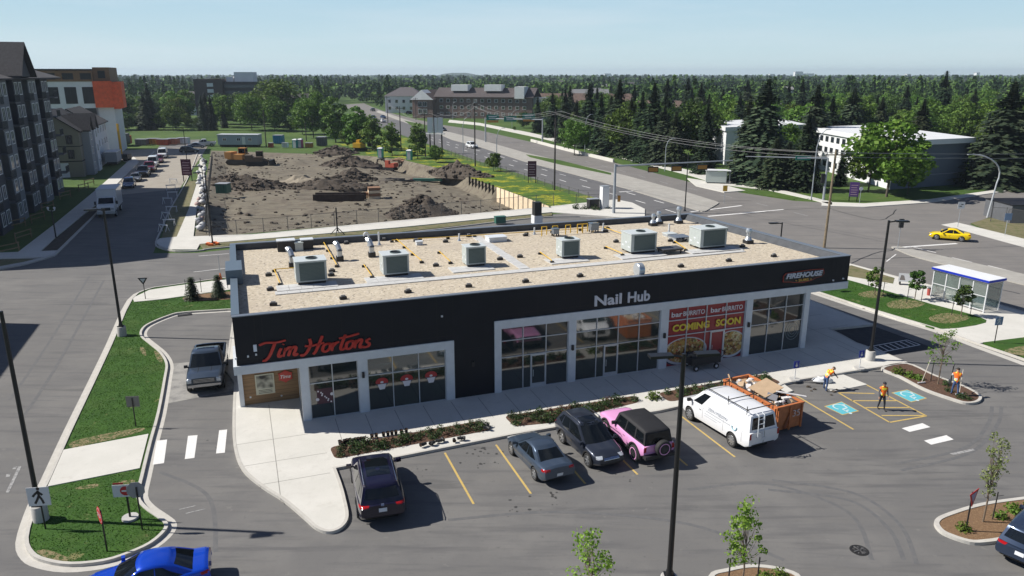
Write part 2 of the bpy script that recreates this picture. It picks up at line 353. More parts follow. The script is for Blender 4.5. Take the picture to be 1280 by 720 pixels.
DG_ = layered('bare_turf', (.22, .18, .095), [(5, (.045, .085, .014), .47, .56, (1, 1, 1), 1), (18, (.3, .25, .14), .5, .7, (1, 1, 1), .7)], bump=.5)
def S(*pts): return [G(*p) for p in pts]
def sheet(name, pts, z, m): q = MB(); q.sheet(pts, z); return q.build(name, m, kind='structure')
def slab(name, pts, z0, z1, m): q = MB(); q.prism([tuple(p[:2]) for p in pts], z0, z1); return q.build(name, m, kind='structure')

# ------------------------------------------------------------ ground with the excavated site left open
LOT = [G(243, 297.3).xy, G(692, 260).xy, Vector((-36, 190)), Vector((-80, 203))]
EDG = [LOT[1], G(625, 235.5).xy, G(560, 213).xy, G(505, 200).xy, LOT[2]]
def edge(v):
    d = [0]
    for a, b in zip(EDG, EDG[1:]): d.append(d[-1]+(b-a).length)
    s = v*d[-1]
    for i in range(4):
        if s <= d[i+1]+1e-6: return EDG[i].lerp(EDG[i+1], (s-d[i])/(d[i+1]-d[i]))
    return EDG[4]
OUT = [Vector((-9000, -600)), Vector((9000, -600)), Vector((14000, 12000)), Vector((-14000, 12000))]
NV = 150; RE = [edge((j/NV)**1.25) for j in range(1, NV)]
m_ = MB(); m_.add([(p.x, p.y, -.012) for p in OUT+LOT+RE], [(0, 1, 5, 4), (1, 2, 6)+tuple(8+j for j in range(NV-2, -1, -1))+(5,), (2, 3, 7, 6), (3, 0, 4, 7)])
m_.build('ground', FIELD, kind='structure')
def fbm(x, y, s, o=4):
    from mathutils import noise as N
    return N.fractal(Vector((x*s, y*s, 3.1)), 1.0, 2.0, o)
def lotz(x, y):
    best = 1e9
    for i in range(4):
        a, b = LOT[i], LOT[(i+1) % 4]; e = (b-a).normalized(); d = (x-a.x)*(-e.y)+(y-a.y)*e.x
        if i != 1: best = min(best, d)
    d1 = 1e9; seg = 0
    for i in range(4):
        a, b = EDG[i], EDG[i+1]; e = (b-a).normalized(); w_ = Vector((x, y))-a; t = max(0, min((b-a).length, w_.dot(e))); d = (w_-e*t).length
        if d < d1: d1 = d; seg = i
    k = max(0, min(1, best/4.5, d1/(.55 if seg == 0 else 2.0))); k = k*k*(3-2*k)
    deep = -.7-1.7*max(0, min(1, 1-(d1-1)/16.0))
    return k*(deep+.45*fbm(x, y, .06)+.17*fbm(x, y, .3)+.13*fbm(x, y, .9, 3))
N1, N2 = 110, 150; vs = []
for j in range(N2+1):
    for i in range(N1+1):
        u, v = 1-(1-i/N1)**1.35, (j/N2)**1.25
        p = (LOT[0]*(1-v)+LOT[3]*v)*(1-u)+edge(v)*u; e = i in (0, N1) or j in (0, N2)
        vs.append((p.x, p.y, -.012 if e else lotz(p.x, p.y)))
m_ = MB(); m_.add(vs, [(j*(N1+1)+i, j*(N1+1)+i+1, (j+1)*(N1+1)+i+1, (j+1)*(N1+1)+i) for j in range(N2) for i in range(N1)])
m_.build('dirt_lot', DIRT, smooth=80, kind='structure')

# ------------------------------------------------------------ asphalt sheets
lotp = [Vector((-150, 4)), Vector((90, 4)), Vector((95, 70)), G(1280, 392), G(1118, 350), G(1060, 330), Vector((30, 112)), G(790, 262), G(690, 268), G(285, 312), G(247, 316), G(60, 318), Vector((-75, 74)), Vector((-150, 60))]
sheet('parking_lot', lotp, 0, ASPH)
# side street on the left and its dusty far end
sL = [G(67, 324)+k*Vector((-BS, BC, 0)) for k in (-6, 0, 160)]; sR = [G(197, 303)+k*Vector((-BS, BC, 0)) for k in (-6, 0, 160)]
sheet('side_street', sL+sR[::-1], .004, ASPH)
yq = G(215, 236)
def at_street(k, side): return (G(67, 324) if side == 0 else G(197, 303))+k*Vector((-BS, BC, 0))
sheet('dusty_street_end', [at_street(48, 0), at_street(47, 1), at_street(134, 1)+Vector((3, 0, 0)), at_street(128, 0)+Vector((-14, 0, 0)), at_street(100, 0)+Vector((-4, 0, 0))], .010, SAND)
# highway
near = S((1330, 405), (1280, 390), (1200, 366), (1118, 345), (1062, 329), (980, 305), (900, 285), (845, 271), (786, 258), (740, 246), (700, 234), (640, 214), (600, 202), (560, 188), (520, 175), (480, 161), (458, 149), (440, 138), (425, 131))
far = S((455, 129), (466, 134), (480, 139), (515, 148), (552, 156), (600, 163), (662, 177), (767, 203), (860, 227), (927, 241), (992, 251), (1027, 253), (1080, 255), (1160, 250), (1230, 240), (1280, 233), (1360, 226), (1360, 262), (1280, 264), (1236, 272), (1212, 280), (1230, 288), (1280, 307), (1360, 328))
sheet('highway', near+far, .006, HWY)
med_b = S((880, 266), (850, 257), (782, 236), (720, 219), (655, 202), (600, 184), (565, 175), (540, 164), (520, 158), (497, 150), (470, 140))
med_t = S((473, 138), (505, 149), (530, 157), (552, 163), (600, 175), (655, 191), (720, 206), (782, 220), (855, 240), (900, 254))
sheet('near_carriageway', S((845, 271), (786, 258), (740, 246), (700, 234), (640, 214), (600, 202), (560, 188), (520, 175), (480, 161), (458, 149))+med_b[::-1][1:], .010, HWYD)
CONC2 = layered('median_concrete', (.33, .315, .285), [(.5, (.40, .385, .35), .42, .7, (1, 1, 1), .8), (2, (.24, .225, .2), .55, .75, (.3, 1, 1), .6, R(65))], bump=.1)
slab('median', rounded([tuple(p[:2]) for p in med_b+med_t], 1.2, 3), .0, .13, CONC2)
sheet('median_grass', S((657, 193.5), (700, 201), (764, 217), (764, 219.5), (700, 206.5), (662, 197)), .136, FIELD)
sheet('median_grass', S((556, 163), (530, 156), (505, 151), (515, 158), (540, 168)), .136, FIELD)
slab('median', rounded([tuple(p[:2]) for p in S((1112, 309), (1124, 309), (1280, 344), (1400, 372), (1400, 384), (1280, 357), (1140, 321))], 1.0, 3), 0, .13, CONC2)
# far verge, footpath beyond the highway
path = S((560, 153), (600, 157), (662, 170), (720, 183), (780, 199), (860, 219), (900, 231), (960, 238), (1015, 250), (1040, 257), (1040, 253), (985, 240), (910, 226), (860, 213), (780, 194), (720, 179), (662, 166), (600, 154), (562, 150))
slab('footpath', [tuple(p[:2]) for p in path], 0, .12, CONC)
slab('footpath', [tuple(p[:2]) for p in S((1027, 258), (1080, 259.5), (1160, 254), (1230, 243.5), (1280, 236.5), (1380, 227), (1380, 223), (1280, 233), (1230, 240), (1160, 250), (1080, 255), (1027, 253))], 0, .12, CONC)
slab('footpath', [tuple(p[:2]) for p in S((858, 223), (890, 228), (932, 239), (905, 241), (870, 233))], 0, .13, CONC)
slab('grass_verge', [tuple(p[:2]) for p in S((925, 238), (945, 239), (992, 249), (992, 250), (940, 243))], 0, .12, FIELD)
ret = MB(); ribbon(S((664, 177), (690, 184), (730, 194), (767, 203)), -.2, .2, 0, .75, ret); tag(ret.build('retaining_wall', CONC), 'low pale retaining wall beside the far lanes of the highway', 'wall')
# right shoulder beyond the taxi
sheet('dirt_shoulder', S((1214, 279), (1240, 271), (1290, 266), (1400, 262), (1400, 330), (1290, 307), (1232, 288)), .012, DRYG)
sheet('footpath', S((1176, 281), (1196, 278), (1290, 301), (1400, 327), (1400, 340), (1290, 312)), .016, CONC)
def dashes(pts, per, ln, w, z, name, m=PW, off=0):
    q = MB(); P = [Vector(p[:2]) for p in pts]; L = [0]
    for a, b in zip(P, P[1:]): L.append(L[-1]+(b-a).length)
    def at(s):
        for i in range(len(P)-1):
            if s <= L[i+1]: return P[i].lerp(P[i+1], (s-L[i])/(L[i+1]-L[i]))
        return P[-1]
    s = off
    while s+ln < L[-1]: line(at(s), at(s+ln), w, z, q); s += per
    return q.build(name, m, kind='structure')
dashes(S((845, 266), (800, 252), (734, 234), (707, 227), (677, 218), (630, 204), (560, 181), (510, 166)), 9, 3, .22, .014, 'lane_marking')
dashes(S((830, 254), (757, 233), (730, 225.6), (705, 219), (676, 211), (630, 197), (560, 178), (510, 163)), 9, 3, .22, .014, 'lane_marking')
dashes(S((1010, 270), (930, 250), (840, 231), (760, 209), (690, 191), (620, 174), (560, 164)), 9, 3, .2, .012, 'lane_marking', PWF)
q = MB()
for a, b, w_ in [((863, 265), (927, 257), .45), ((885, 270.5), (980, 262), .5), ((774, 240), (825, 237), .5), ((1122, 309.5), (1196, 304.5), .45), ((1142, 309), (1170, 316), .18), ((1235, 332), (1275, 342), .18), ((1190, 322), (1215, 328), .15), ((1108, 327), (1120, 318), .12)]:
    line(G(*a), G(*b), w_, .016, q)
q.build('lane_marking', PW, kind='structure')
q = MB()     # tar-sealed cracks
for pts in [((820, 262), (850, 258), (878, 252), (940, 251)), ((1060, 331), (1090, 318), (1117, 312)), ((1065, 324), (1140, 322), (1185, 321)), ((930, 268), (985, 262), (1040, 261)), ((1180, 340), (1215, 352), (1275, 368)), ((1040, 262), (1100, 275), (1120, 262))]:
    P = catmull(S(*pts), 5); P = [p+Vector((random.uniform(-.1, .1), random.uniform(-.2, .2))) for p in P]; ribbon(P, -.07, .07, .017, .019, q)
q.build('tar_seal', mat('tar', (.03, .03, .032), .5), kind='structure')

# ------------------------------------------------------------ left side: pavement, verge, corner
slab('pavement', [tuple(p[:2]) for p in [G(23, 316), G(67, 282), G(119, 239)]+[G(119, 239)+k*Vector((-BS, BC, 0)) for k in (60,)]+[G(122, 255)+k*Vector((-BS, BC, 0)) for k in (62, 0)]+[G(70, 297), G(51, 315), G(75, 314), G(68, 321), G(45, 323), G(0, 324), G(-90, 330), G(-90, 318), G(0, 317)]], 0, .12, CONC)
sheet('soil_strip', S((52, 314), (71, 297), (123, 255), (124, 262), (100, 286), (76, 313)), .03, DARKD)
slab('kerb', [tuple(p[:2]) for p in [G(-60, 350), G(0, 337.5), G(30, 332), (G(52, 326)), G(70, 320), G(117, 272)]+[G(117, 272)+k*Vector((-BS, BC, 0)) for k in (100,)]+[G(115, 272)+k*Vector((-BS, BC, 0)) for k in (100, 0)]+[G(67, 319), G(50, 324), G(30, 329), G(0, 334.5), G(-60, 346)]], 0, .15, KERB)
sheet('corner_grass', S((-60, 346), (0, 334.5), (30, 329), (50, 324), (0, 325), (-90, 331)), .05, DRYG)
sheet('shaded_yard', S((23, 316), (67, 282), (119, 239), (60, 238), (-20, 300), (-120, 320)), .02, FIELD)
# pavement along the building site, its kerb and grass strip
slab('pavement', [tuple(p[:2]) for p in S((200, 309), (194, 303), (200, 299), (210, 298), (221, 297), (236, 262), (246, 230), (250, 200), (257, 200), (256, 232), (246, 262), (242, 296.5), (320, 293.5), (690, 258.5), (770, 250), (790, 254), (806, 262), (806, 275), (690, 266), (500, 285), (286, 303), (250, 306), (246, 313), (215, 313))], 0, .12, CONC)
slab('grass_strip', [tuple(p[:2]) for p in S((250, 306.5), (286, 303.5), (500, 286), (690, 267), (690, 270), (500, 291), (286, 308), (254, 312))], 0, .11, DRYG)
slab('grass_strip', [tuple(p[:2]) for p in S((201, 301), (222, 297), (236, 262), (246, 228), (236, 226), (214, 262), (206, 285))], 0, .11, DRYG)
q = MB(); ribbon(catmull(S((806, 277), (690, 271.5), (500, 292.5), (286, 309.5), (250, 314), (220, 315), (200, 310.5), (195, 304), (203, 285), (213, 262), (233, 227), (244, 200), (248, 188)), 4), -.09, .09, 0, .15, q); q.build('kerb', KERB, kind='structure')
# ------------------------------------------------------------ long island on the left
isl = S((164, 375), (138, 432), (117, 477), (87, 540), (60, 600), (52, 615), (41, 640), (31, 676), (38, 695), (55, 704), (87, 709), (130, 705), (162, 695), (190, 682), (208, 666), (210, 656), (201, 648), (184, 636), (175, 622), (180, 597), (190, 555), (200, 518), (208, 474), (210, 456), (202, 442), (189, 431), (178, 421), (180, 412), (190, 405), (212, 396), (230, 392), (284, 388.5))
isl += [B(2, 24.5), B(2, 35.5), G(284, 348), G(212, 358), G(187, 362)]
isl2 = catmull(isl, 3, True); LAWNS = [isl2]
island(isl2, .16, .15, .10, ('lawn', GRASS), KERB, gutter=.35)
slab('pavement', [tuple(p[:2]) for p in S((80, 565), (186, 545), (175, 588), (60, 611))], .0, .14, CONC)
slab('pavement', [tuple(p[:2]) for p in S((166, 374), (187, 364), (212, 360), (284, 350), (330, 343), (330, 358), (284, 364), (235, 371), (200, 376), (168, 379))], 0, .135, CONC)
slab('mulch_bed', [tuple(p[:2]) for p in rounded(S((225, 375), (240, 370), (286, 366), (310, 364), (310, 374), (284, 376), (240, 378)), 1)], 0, .125, MULCH2)
# ------------------------------------------------------------ plaza and pavement round the building
plz = [Vector((p.x, p.y, 0)) for p in catmull(S((293, 480), (291, 520), (292, 558), (302, 588), (326, 610), (354, 628), (380, 650), (395, 663), (412, 668), (428, 662), (436, 648), (432, 625), (427, 607), (420, 588)), 4)]+S((436, 585), (500, 573.5), (640, 546), (693, 537), (780, 523), (824, 516), (851, 510), (900, 501), (960, 491), (980, 482), (1000, 477), (1022, 473.5), (1055, 468), (1100, 461), (1134, 455), (1109, 444), (1090, 437), (1070, 430), (1052, 420), (1038, 413), (1066, 410.5), (1093, 407.5), (1050, 391), (1010, 375))
plz += [B(41.5, 20.2), B(-.5, 20.6), B(-1.0, 10)]
P_, I_ = offset(plz, .15)
q = MB(); q.prism([tuple(p) for p in I_], -.02, .138); q.build('plaza', CONC, kind='structure')
island(plz, .15, .15, .1, None, KERB)
q = MB()    # tooled joints in the slabs
for k in range(3, 27):
    a = -.2+k*1.75
    if a < 42: line(B(a, -.35), B(a, -3.35), .035, .1395, q)
for a0, b0, a1, b1 in [(-.5, -4.4, 4.1, -4.4), (1.5, 3, 1.5, -8.6), (-.6, -1.8, 3.4, -1.8), (.4, -6.6, 4, -6.6), (39.3, 3, 46, 3), (39.3, 6, 46, 6), (42.5, -3, 42.5, 9)]: line(B(a0, b0), B(a1, b1), .035, .1395, q)
q.build('pavement_joint', mat('joint', (.22, .21, .19), .9), kind='structure')
def bed(pts, m=MULCH, h=.155, r=.4):
    q = MB(); q.prism([tuple(p[:2]) for p in rounded([tuple(v[:2]) for v in pts], r, 4)], .0, h); return q.build('mulch_bed', m, kind='structure')
BED1 = S((412, 562), (602, 528.5), (615, 540), (419, 577)); BED2 = S((630, 523), (795, 497), (800, 505), (693, 531), (643, 536)); BED3 = S((822, 494), (955, 470), (977, 481), (836, 505))
for b_ in (BED1, BED2, BED3): bed(b_)
slab('ramp', [tuple(p[:2]) for p in S((962, 480), (975, 478), (991, 490), (978, 494))], 0, .10, CONC)
slab('ramp', [tuple(p[:2]) for p in S((1022, 474), (1054, 468.5), (1084, 481), (1040, 490))], -.02, .03, CONC)
# mulch planters
PL1 = catmull(S((1101, 462), (1134, 456), (1169, 471), (1204, 484), (1223, 494), (1227, 500), (1221, 505), (1207, 506), (1189, 501), (1155, 489), (1124, 473)), 4, True)
island(PL1, .17, .15, .12, ('mulch_bed', MULCH), KERB)
PL2 = catmull(S((1280, 624), (1225, 632), (1182, 645), (1168, 653), (1170, 662), (1182, 671), (1212, 681), (1235, 681), (1265, 676), (1310, 665), (1350, 645), (1340, 625), (1310, 620)), 4, True)
island(PL2, .2, .15, .12, ('mulch_bed', MULCH2), KERB)
PL3 = catmull(S((885, 724), (908, 714), (940, 709), (975, 713), (1002, 726), (990, 762), (940, 790), (890, 770)), 4, True)
island(PL3, .2, .15, .12, ('mulch_bed', MULCH2), KERB)
PL4 = catmull(S((690, 745), (730, 738), (780, 745), (790, 790), (730, 810), (680, 785)), 4, True)
island(PL4, .2, .15, .12, ('mulch_bed', MULCH2), KERB)
# right lawn and pavement by the bus shelter
slab('pavement', [tuple(p[:2]) for p in S((1010, 352), (1040, 337), (1062, 331), (1118, 347), (1200, 368), (1280, 392), (1400, 424), (1400, 452), (1280, 424), (1222, 431), (1184, 415), (1120, 400), (1040, 372))], 0, .12, CONC)
lr = catmull(S((1000, 347), (1020, 341), (1062, 352), (1097, 362), (1165, 382), (1215, 395), (1232, 405), (1178, 413), (1140, 403), (1077, 384), (1040, 372), (1000, 358)), 3, True)
LAWNS.append(lr); q = MB(); q.prism([tuple(p) for p in lr], 0, .135); q.build('lawn', GRASS, kind='structure')
q = MB(); q.prism([tuple(p[:2]) for p in S((1228, 430), (1280, 423.5), (1400, 440), (1400, 480), (1280, 448))], 0, .135); q.build('lawn', GRASS, kind='structure')
slab('grass_strip', [tuple(p[:2]) for p in S((1040, 339), (1064, 333), (1118, 349), (1116, 356), (1098, 353), (1050, 345))], 0, .135, DRYG)
for pts in [((1072, 369), (1090, 365), (1108, 369), (1100, 374), (1080, 373)), ((1108, 381), (1130, 376), (1156, 381), (1140, 387), (1115, 387)), ((1162, 398), (1185, 393), (1212, 399), (1190, 406), (1166, 404)), ((1255, 440), (1300, 432), (1320, 445), (1280, 447))]:
    q = MB(); q.sheet(catmull(S(*pts), 3, True), .139); q.build('bare_patch', DG_, kind='structure')
q = MB(); ribbon(catmull(S((1000, 360), (1040, 373.5), (1077, 385.5), (1140, 404.5), (1178, 416), (1222, 433), (1280, 454), (1380, 492)), 3), -.45, .12, 0, .016, q)
ribbon(catmull(S((1000, 358.5), (1040, 372), (1077, 384), (1140, 403), (1178, 414.5), (1222, 431), (1280, 451), (1380, 489)), 3), -.08, .08, 0, .15, q); q.build('kerb', KERB, kind='structure')
q = MB(); ribbon(S((1040, 333), (1062, 331), (1118, 346.5), (1200, 367.5), (1280, 391.5), (1400, 424)), -.08, .08, 0, .15, q); q.build('kerb', KERB, kind='structure')
# darker asphalt patch and drive lane concrete
sheet('asphalt_patch', S((1038, 414), (1093, 408), (1170, 436), (1135, 441), (1110, 444), (1070, 431)), .004, ASPHD)
sheet('concrete_pad', S((213, 455), (292, 447), (293, 488), (206, 505)), .004, layered('stained_pad', (.30, .29, .27), [(1.2, (.18, .175, .17), .45, .65, (1, 1, 1), .9)]))
# verge between the site and the highway
vg = S((693, 262), (760, 250), (730, 243), (700, 235.5), (640, 216), (600, 204), (560, 190), (520, 177), (480, 163), (456, 152), (440, 160), (420, 180), (455, 188))
sheet('verge', vg+[Vector((p.x, p.y, 0)) for p in EDG[::-1]], .008, VERGE)
# ------------------------------------------------------------ painted markings
q = MB()
L0 = G(556, 566); L1 = G(592, 630); sv = (L1-L0); st = Vector((BC, BS, 0))
st = (G(620, 556)-G(556, 566)); st.z = 0
for k in range(0, 9):
    p = L0+st*k
    if k in (4,): pass
    line(p, p+sv, .11, .006, q)
    if k == 5: break
for a, b in [((991, 492), (1067, 537)), ((1048, 491), (1112, 528)), ((1112, 528), (1158, 520)), ((1083, 481), (1158, 520)), ((1048, 491), (1093, 492)), ((1065, 501), (1120, 501)), ((1082, 509.5), (1137, 509.5)), ((1102, 519.5), (1156, 519.5))]:
    line(G(*a), G(*b), .12, .008, q)
q.build('bay_marking', PY, kind='structure')
q = MB()
for P in [((1030, 508), (1052, 502), (1074, 514), (1053, 519)), ((1114, 491), (1134, 487), (1159, 498), (1139, 503))]: q.sheet(S(*P), .008)
q.build('bay_marking', PY, kind='structure')
q = MB(); q2 = MB()
for P in [((1030, 508), (1052, 502), (1074, 514), (1053, 519)), ((1114, 491), (1134, 487), (1159, 498), (1139, 503))]:
    W = S(*P); c = sum(W, Vector())/4; W = [c+(v-c)*.9 for v in W]; q.sheet(W, .012)
    ex = (W[1]-W[0]).normalized(); ey = (W[3]-W[0]).normalized()
    F = lambda x, y: c+ex*x+ey*y
    for a, b in [((-.1, .55), (-.05, .1)), ((-.05, .1), (.35, .1)), ((.35, .1), (.5, -.35)), ((.5, -.35), (.62, -.3)), ((-.08, .35), (.2, .35))]: line(F(*a), F(*b), .1, .016, q2)
    ring = [F(.05+.38*math.cos(t), -.2+.38*math.sin(t)) for t in [R(x) for x in range(150, 400, 25)]]
    for a, b in zip(ring, ring[1:]): line(a, b, .09, .0165, q2)
    q2.sheet([F(-.1+.11*math.cos(t), .72+.11*math.sin(t)) for t in [R(x) for x in range(0, 360, 45)]], .016)
q.build('accessible_symbol', PB, kind='structure'); q2.build('accessible_symbol', mat('symbol_white', (.5, .62, .64), .8), kind='structure')
q = MB()
for P in [((1127, 535.5), (1153, 529), (1163, 534), (1137, 540)), ((1155, 551), (1183, 544), (1192, 549.5), (1164, 556)),
          ((196, 551), (209, 549.5), (205, 579), (191, 581)), ((235, 545), (247, 544), (243, 572.5), (231, 574)), ((274, 538), (284, 537), (281, 566), (270, 567))]: q.sheet(S(*P), .008)
q.build('crossing_marking', PW, kind='structure')
q = MB(); q.sheet(S((1187, 567), (1216, 561), (1219, 563), (1192, 569)), .008)
for P in [((23, 583), (27, 583), (11, 616), (7, 616)), ((8, 593), (14, 592), (12, 596), (7, 597)), ((17, 584), (22, 583), (20, 586), (15, 587))]: q.sheet(S(*P), .008)
for a, b in [((245, 632), (224, 637)), ((257, 636), (232, 642)), ((1170, 426), (1191, 434))]: line(G(*a), G(*b), .07, .008, q)
q.build('worn_marking', PWF, kind='structure')
q = MB()
for a, b in [((1083, 434), (1134, 425)), ((1098, 441), (1150, 431)), ((1150, 431), (1134, 425)), ((1098, 441), (1083, 434))]+[((1083+51*t+3, 434-9*t+.5), (1098+52*t, 441-10*t)) for t in (.12, .25, .38, .51, .64, .77, .9)]: line(G(*a), G(*b), .1, .008, q)
q.build('hatch_marking', PW, kind='structure')
for a, b in [((248, 320), (286, 317)), ((242, 340), (286, 335))]:
    q = MB(); line(G(*a), G(*b), .12, .006, q); q.build('lane_marking', PW, kind='structure')
# tyre marks and drain covers
q = MB()
for x, y, n_, s_ in [(600, 566, 12, .12), (640, 640, 8, .1), (598, 578, 7, .12), (690, 625, 12, .09), (532, 590, 6, .07), (790, 600, 7, .08), (1020, 560, 6, .07), (250, 560, 5, .09)]:
    c = G(x, y)
    for _ in range(n_):
        a_ = c+Vector((random.gauss(0, .45), random.gauss(0, .4), 0)); r_ = s_*random.uniform(.3, 1); q.sheet([(a_.x+r_*random.uniform(.6, 1.2)*math.cos(t), a_.y+r_*random.uniform(.6, 1.2)*math.sin(t)) for t in [k*.9 for k in range(7)]], .003+.0002*_)
q.build('oil_stain', mat('oil', (.045, .044, .043), .6), kind='structure')
for pts in [((88, 556), (110, 549), (150, 541), (180, 537), (172, 543), (120, 556), (92, 562)), ((46, 692), (60, 690), (82, 698), (88, 703), (64, 702)), ((148, 605), (166, 602), (168, 606), (150, 609)), ((95, 612), (120, 607), (122, 611), (100, 614)), ((193, 440), (202, 446), (203, 456), (196, 450)), ((175, 436), (181, 437), (183, 446), (178, 444))]:
    q = MB(); q.sheet(catmull(S(*pts), 3, True), .108, 0); q.build('bare_patch', DG_, kind='structure')
TYR = layered('tyre_rubber_mark', (.085, .085, .088), [(5, (.13, .128, .13), .42, .62, (1, 1, 1), 1)], bump=0)
q = MB()
for pts in [((860, 612), (960, 605), (1060, 640), (1090, 700)), ((200, 590), (260, 620), (270, 690)), ((1240, 508), (1235, 530), (1205, 560), (1120, 580)), ((1252, 508), (1246, 532), (1212, 566), (1126, 588)), ((1130, 700), (1110, 660), (1060, 625), (960, 612)), ((1146, 705), (1124, 655), (1066, 616), (965, 600)), ((560, 650), (700, 640), (860, 655), (980, 700)), ((30, 520), (75, 450), (130, 350)), ((12, 500), (60, 430), (112, 345))]:
    P = catmull(S(*pts), 8); ribbon(P, -.1, .1, .0005, .0012+.0004*(len(q.v) % 97)/14, q)
q.build('tyre_mark', layered('tyre_mark', (.115, .115, .118), [(3, (.135, .133, .132), .4, .6, (1, 1, 1), 1)], bump=0), kind='structure')
mc = G(1074, 688); q = MB(); q.lathe([(.0, .012), (.30, .012), (.31, .02), (.38, .02), (.39, .0)], 28, c=(mc.x, mc.y, 0))
t = q.build('manhole_cover', mat('iron', (.045, .043, .042), .6, .6), label='round cast iron manhole cover in the asphalt near the lower right', cat='manhole cover')
q = MB()
for an in (25, 115): q.box((mc.x, mc.y, .026), (.58, .05, .012), rz(R(an)))
for an in range(0, 360, 40): q.box((mc.x+.22*math.cos(R(an)), mc.y+.22*math.sin(R(an)), .018), (.1, .05, .012), rz(R(an)))
q.build('grate_bar', mat('worn_iron', (.16, .155, .15), .5, .5), t)
dc = G(1086, 386); q = MB(); q.box((dc.x, dc.y, .02), (1.0, .5, .03), rz(R(-20))); t = q.build('drain_grate', mat('rust', (.11, .06, .04), .8), label='small rusty drain grate in the gutter beside the right lawn', cat='drain')
q = MB(); [q.box(Vector((dc.x, dc.y, .045))+rz(R(-20)) @ Vector((-.35+.12*i, 0, 0)), (.04, .42, .025), rz(R(-20))) for i in range(7)]; q.build('grate_bar', MATS['iron'], t)
dc = G(231, 394); q = MB(); q.box((dc.x, dc.y, .03), (1.1, .45, .04), rz(R(25))); q.build('drain_grate', MATS['iron'], label='dark storm drain inlet in the kerb of the drive lane', cat='drain')
# far hill
q = MB(); q.ball((-300, 4400, -22), (170, 160, 50), 24, jit=.04); q.build('hill', mat('far_hill', (.03, .055, .03), 1), smooth=80, kind='structure')
# ============================================================ the shop building
CLAD = mat('black_cladding', (.011, .012, .017), .5, spec=.22, noise=.12, nscale=.6)
CLADB = mat('grey_blue_cap', (.12, .16, .20), .45, .2)
CAPM = mat('cap_flashing', (.20, .23, .27), .4, .4)
INNER = mat('parapet_membrane', (.055, .06, .068), .8, noise=.2, nscale=2)
WHT = mat('white_metal_trim', (.60, .63, .66), .45, noise=.05, nscale=2)
ALU = mat('aluminium', (.52, .54, .56), .4, .3)
GL = mat('dark_glass', (.012, .018, .02), .05, spec=.8, ior=1.7, col2=(.022, .03, .03), nscale=.5)
GLG = mat('blind_behind_glass', (.055, .075, .072), .06, spec=1, ior=1.9, noise=.3, nscale=1.5, stretch=(.3, 1, 5))
GRAV = layered('roof_gravel', (.47, .405, .305), [(3.6, (.59, .515, .40), .45, .6, (1, 1, 1), .9), (4.6, (.15, .12, .10), .575, .65, (1, 1, 1), .95), (6, (.70, .66, .60), .56, .68, (1, 1, 1), .9), (.35, (.42, .36, .29), .45, .7, (1, 1, 1), .5)], bump=1, bscale=22)
WOOD = mat('brown_board', (.23, .135, .065), .6, col2=(.32, .19, .09), nscale=1.3, stretch=(.6, 1, 7))
DK = mat('soft_black', (.012, .012, .014), .5)
T = thing('commercial_building', 'long single storey black clad shop building with white framed shopfronts and a gravel roof', 'building', BO, BA)
DEP = 19.5; RR = [(0, 0), (42.4, 0), (41.0, 18.9), (0, 19.6)]
def lerp2(a, b, t): return (a[0]+(b[0]-a[0])*t, a[1]+(b[1]-a[1])*t)
# fascia and solid wall
q = MB(); q.bx(0, 12.4, 0, .3, 3.98, 6.8); q.bx(12.401, 14.999, 0, .3, .1, 6.8); q.bx(15, 42.1, 0, .3, 4.9, 6.8)
q.build('front_wall', CLAD, T)
q = MB()
for a in [2.9, 5.8, 8.7, 11.4, 12.4, 15.0, 17.9, 20.8, 23.7, 26.6, 29.5, 32.4, 35.3, 38.2, 40.9]: q.bx(a-.012, a+.012, -.003, .0, 4.1 if a < 12.3 else 5.0, 6.74)
for a in (1.1, 1.5, 41.3, 41.8): q.bx(a-.015, a+.015, -.003, .0, 4.0 if a < 2 else 5, 6.74)
q.bx(.05, 12.3, -.004, 0, 4.28, 4.31); q.bx(15.1, 42, -.004, 0, 5.22, 5.25); q.bx(12.45, 14.95, -.004, 0, 3.3, 3.32)
q.build('panel_seam', mat('seam', (.006, .006, .008), .7), T)
q = MB(); q.bx(0, .3, .301, 3.4, 3.98, 6.8); q.bx(0, .3, 3.401, 19.2, .1, 6.8); q.build('side_wall', CLAD, T)
q = MB(); q.hexa([(39.0, .35, .1), (39.25, .35, .1), (39.0, 18.7, .1), (38.7, 18.7, .1), (39.0, .35, 6.2), (39.25, .35, 6.2), (39.0, 18.7, 6.2), (38.7, 18.7, 6.2)]); q.build('side_wall', CLAD, T)
q = MB(); q.hexa([(42.1, .002, 4.9), (42.4, .002, 4.9), (41.0, 18.9, 4.9), (40.7, 18.9, 4.9), (42.1, .002, 6.8), (42.4, .002, 6.8), (41.0, 18.9, 6.8), (40.7, 18.9, 6.8)]); q.build('side_fascia', CLAD, T)
q = MB(); q.hexa([(.0, 19.3, .1), (40.7, 18.6, .1), (40.7, 18.88, .1), (0, 19.58, .1), (.0, 19.3, 6.8), (40.7, 18.6, 6.8), (40.7, 18.88, 6.8), (0, 19.58, 6.8)]); q.build('rear_wall', CLAD, T)
q = MB(); q.prism([(.31, .31), (42.08, .31), (40.69, 18.59), (.31, 19.29)], 6.05, 6.35); q.build('gravel_roof', GRAV, T)
q = MB(); q.prism([(.3, .3), (42.0, .3), (40.7, 18.5), (.3, 19.2)], 4.32, 4.40); q.build('soffit', WHT, T)
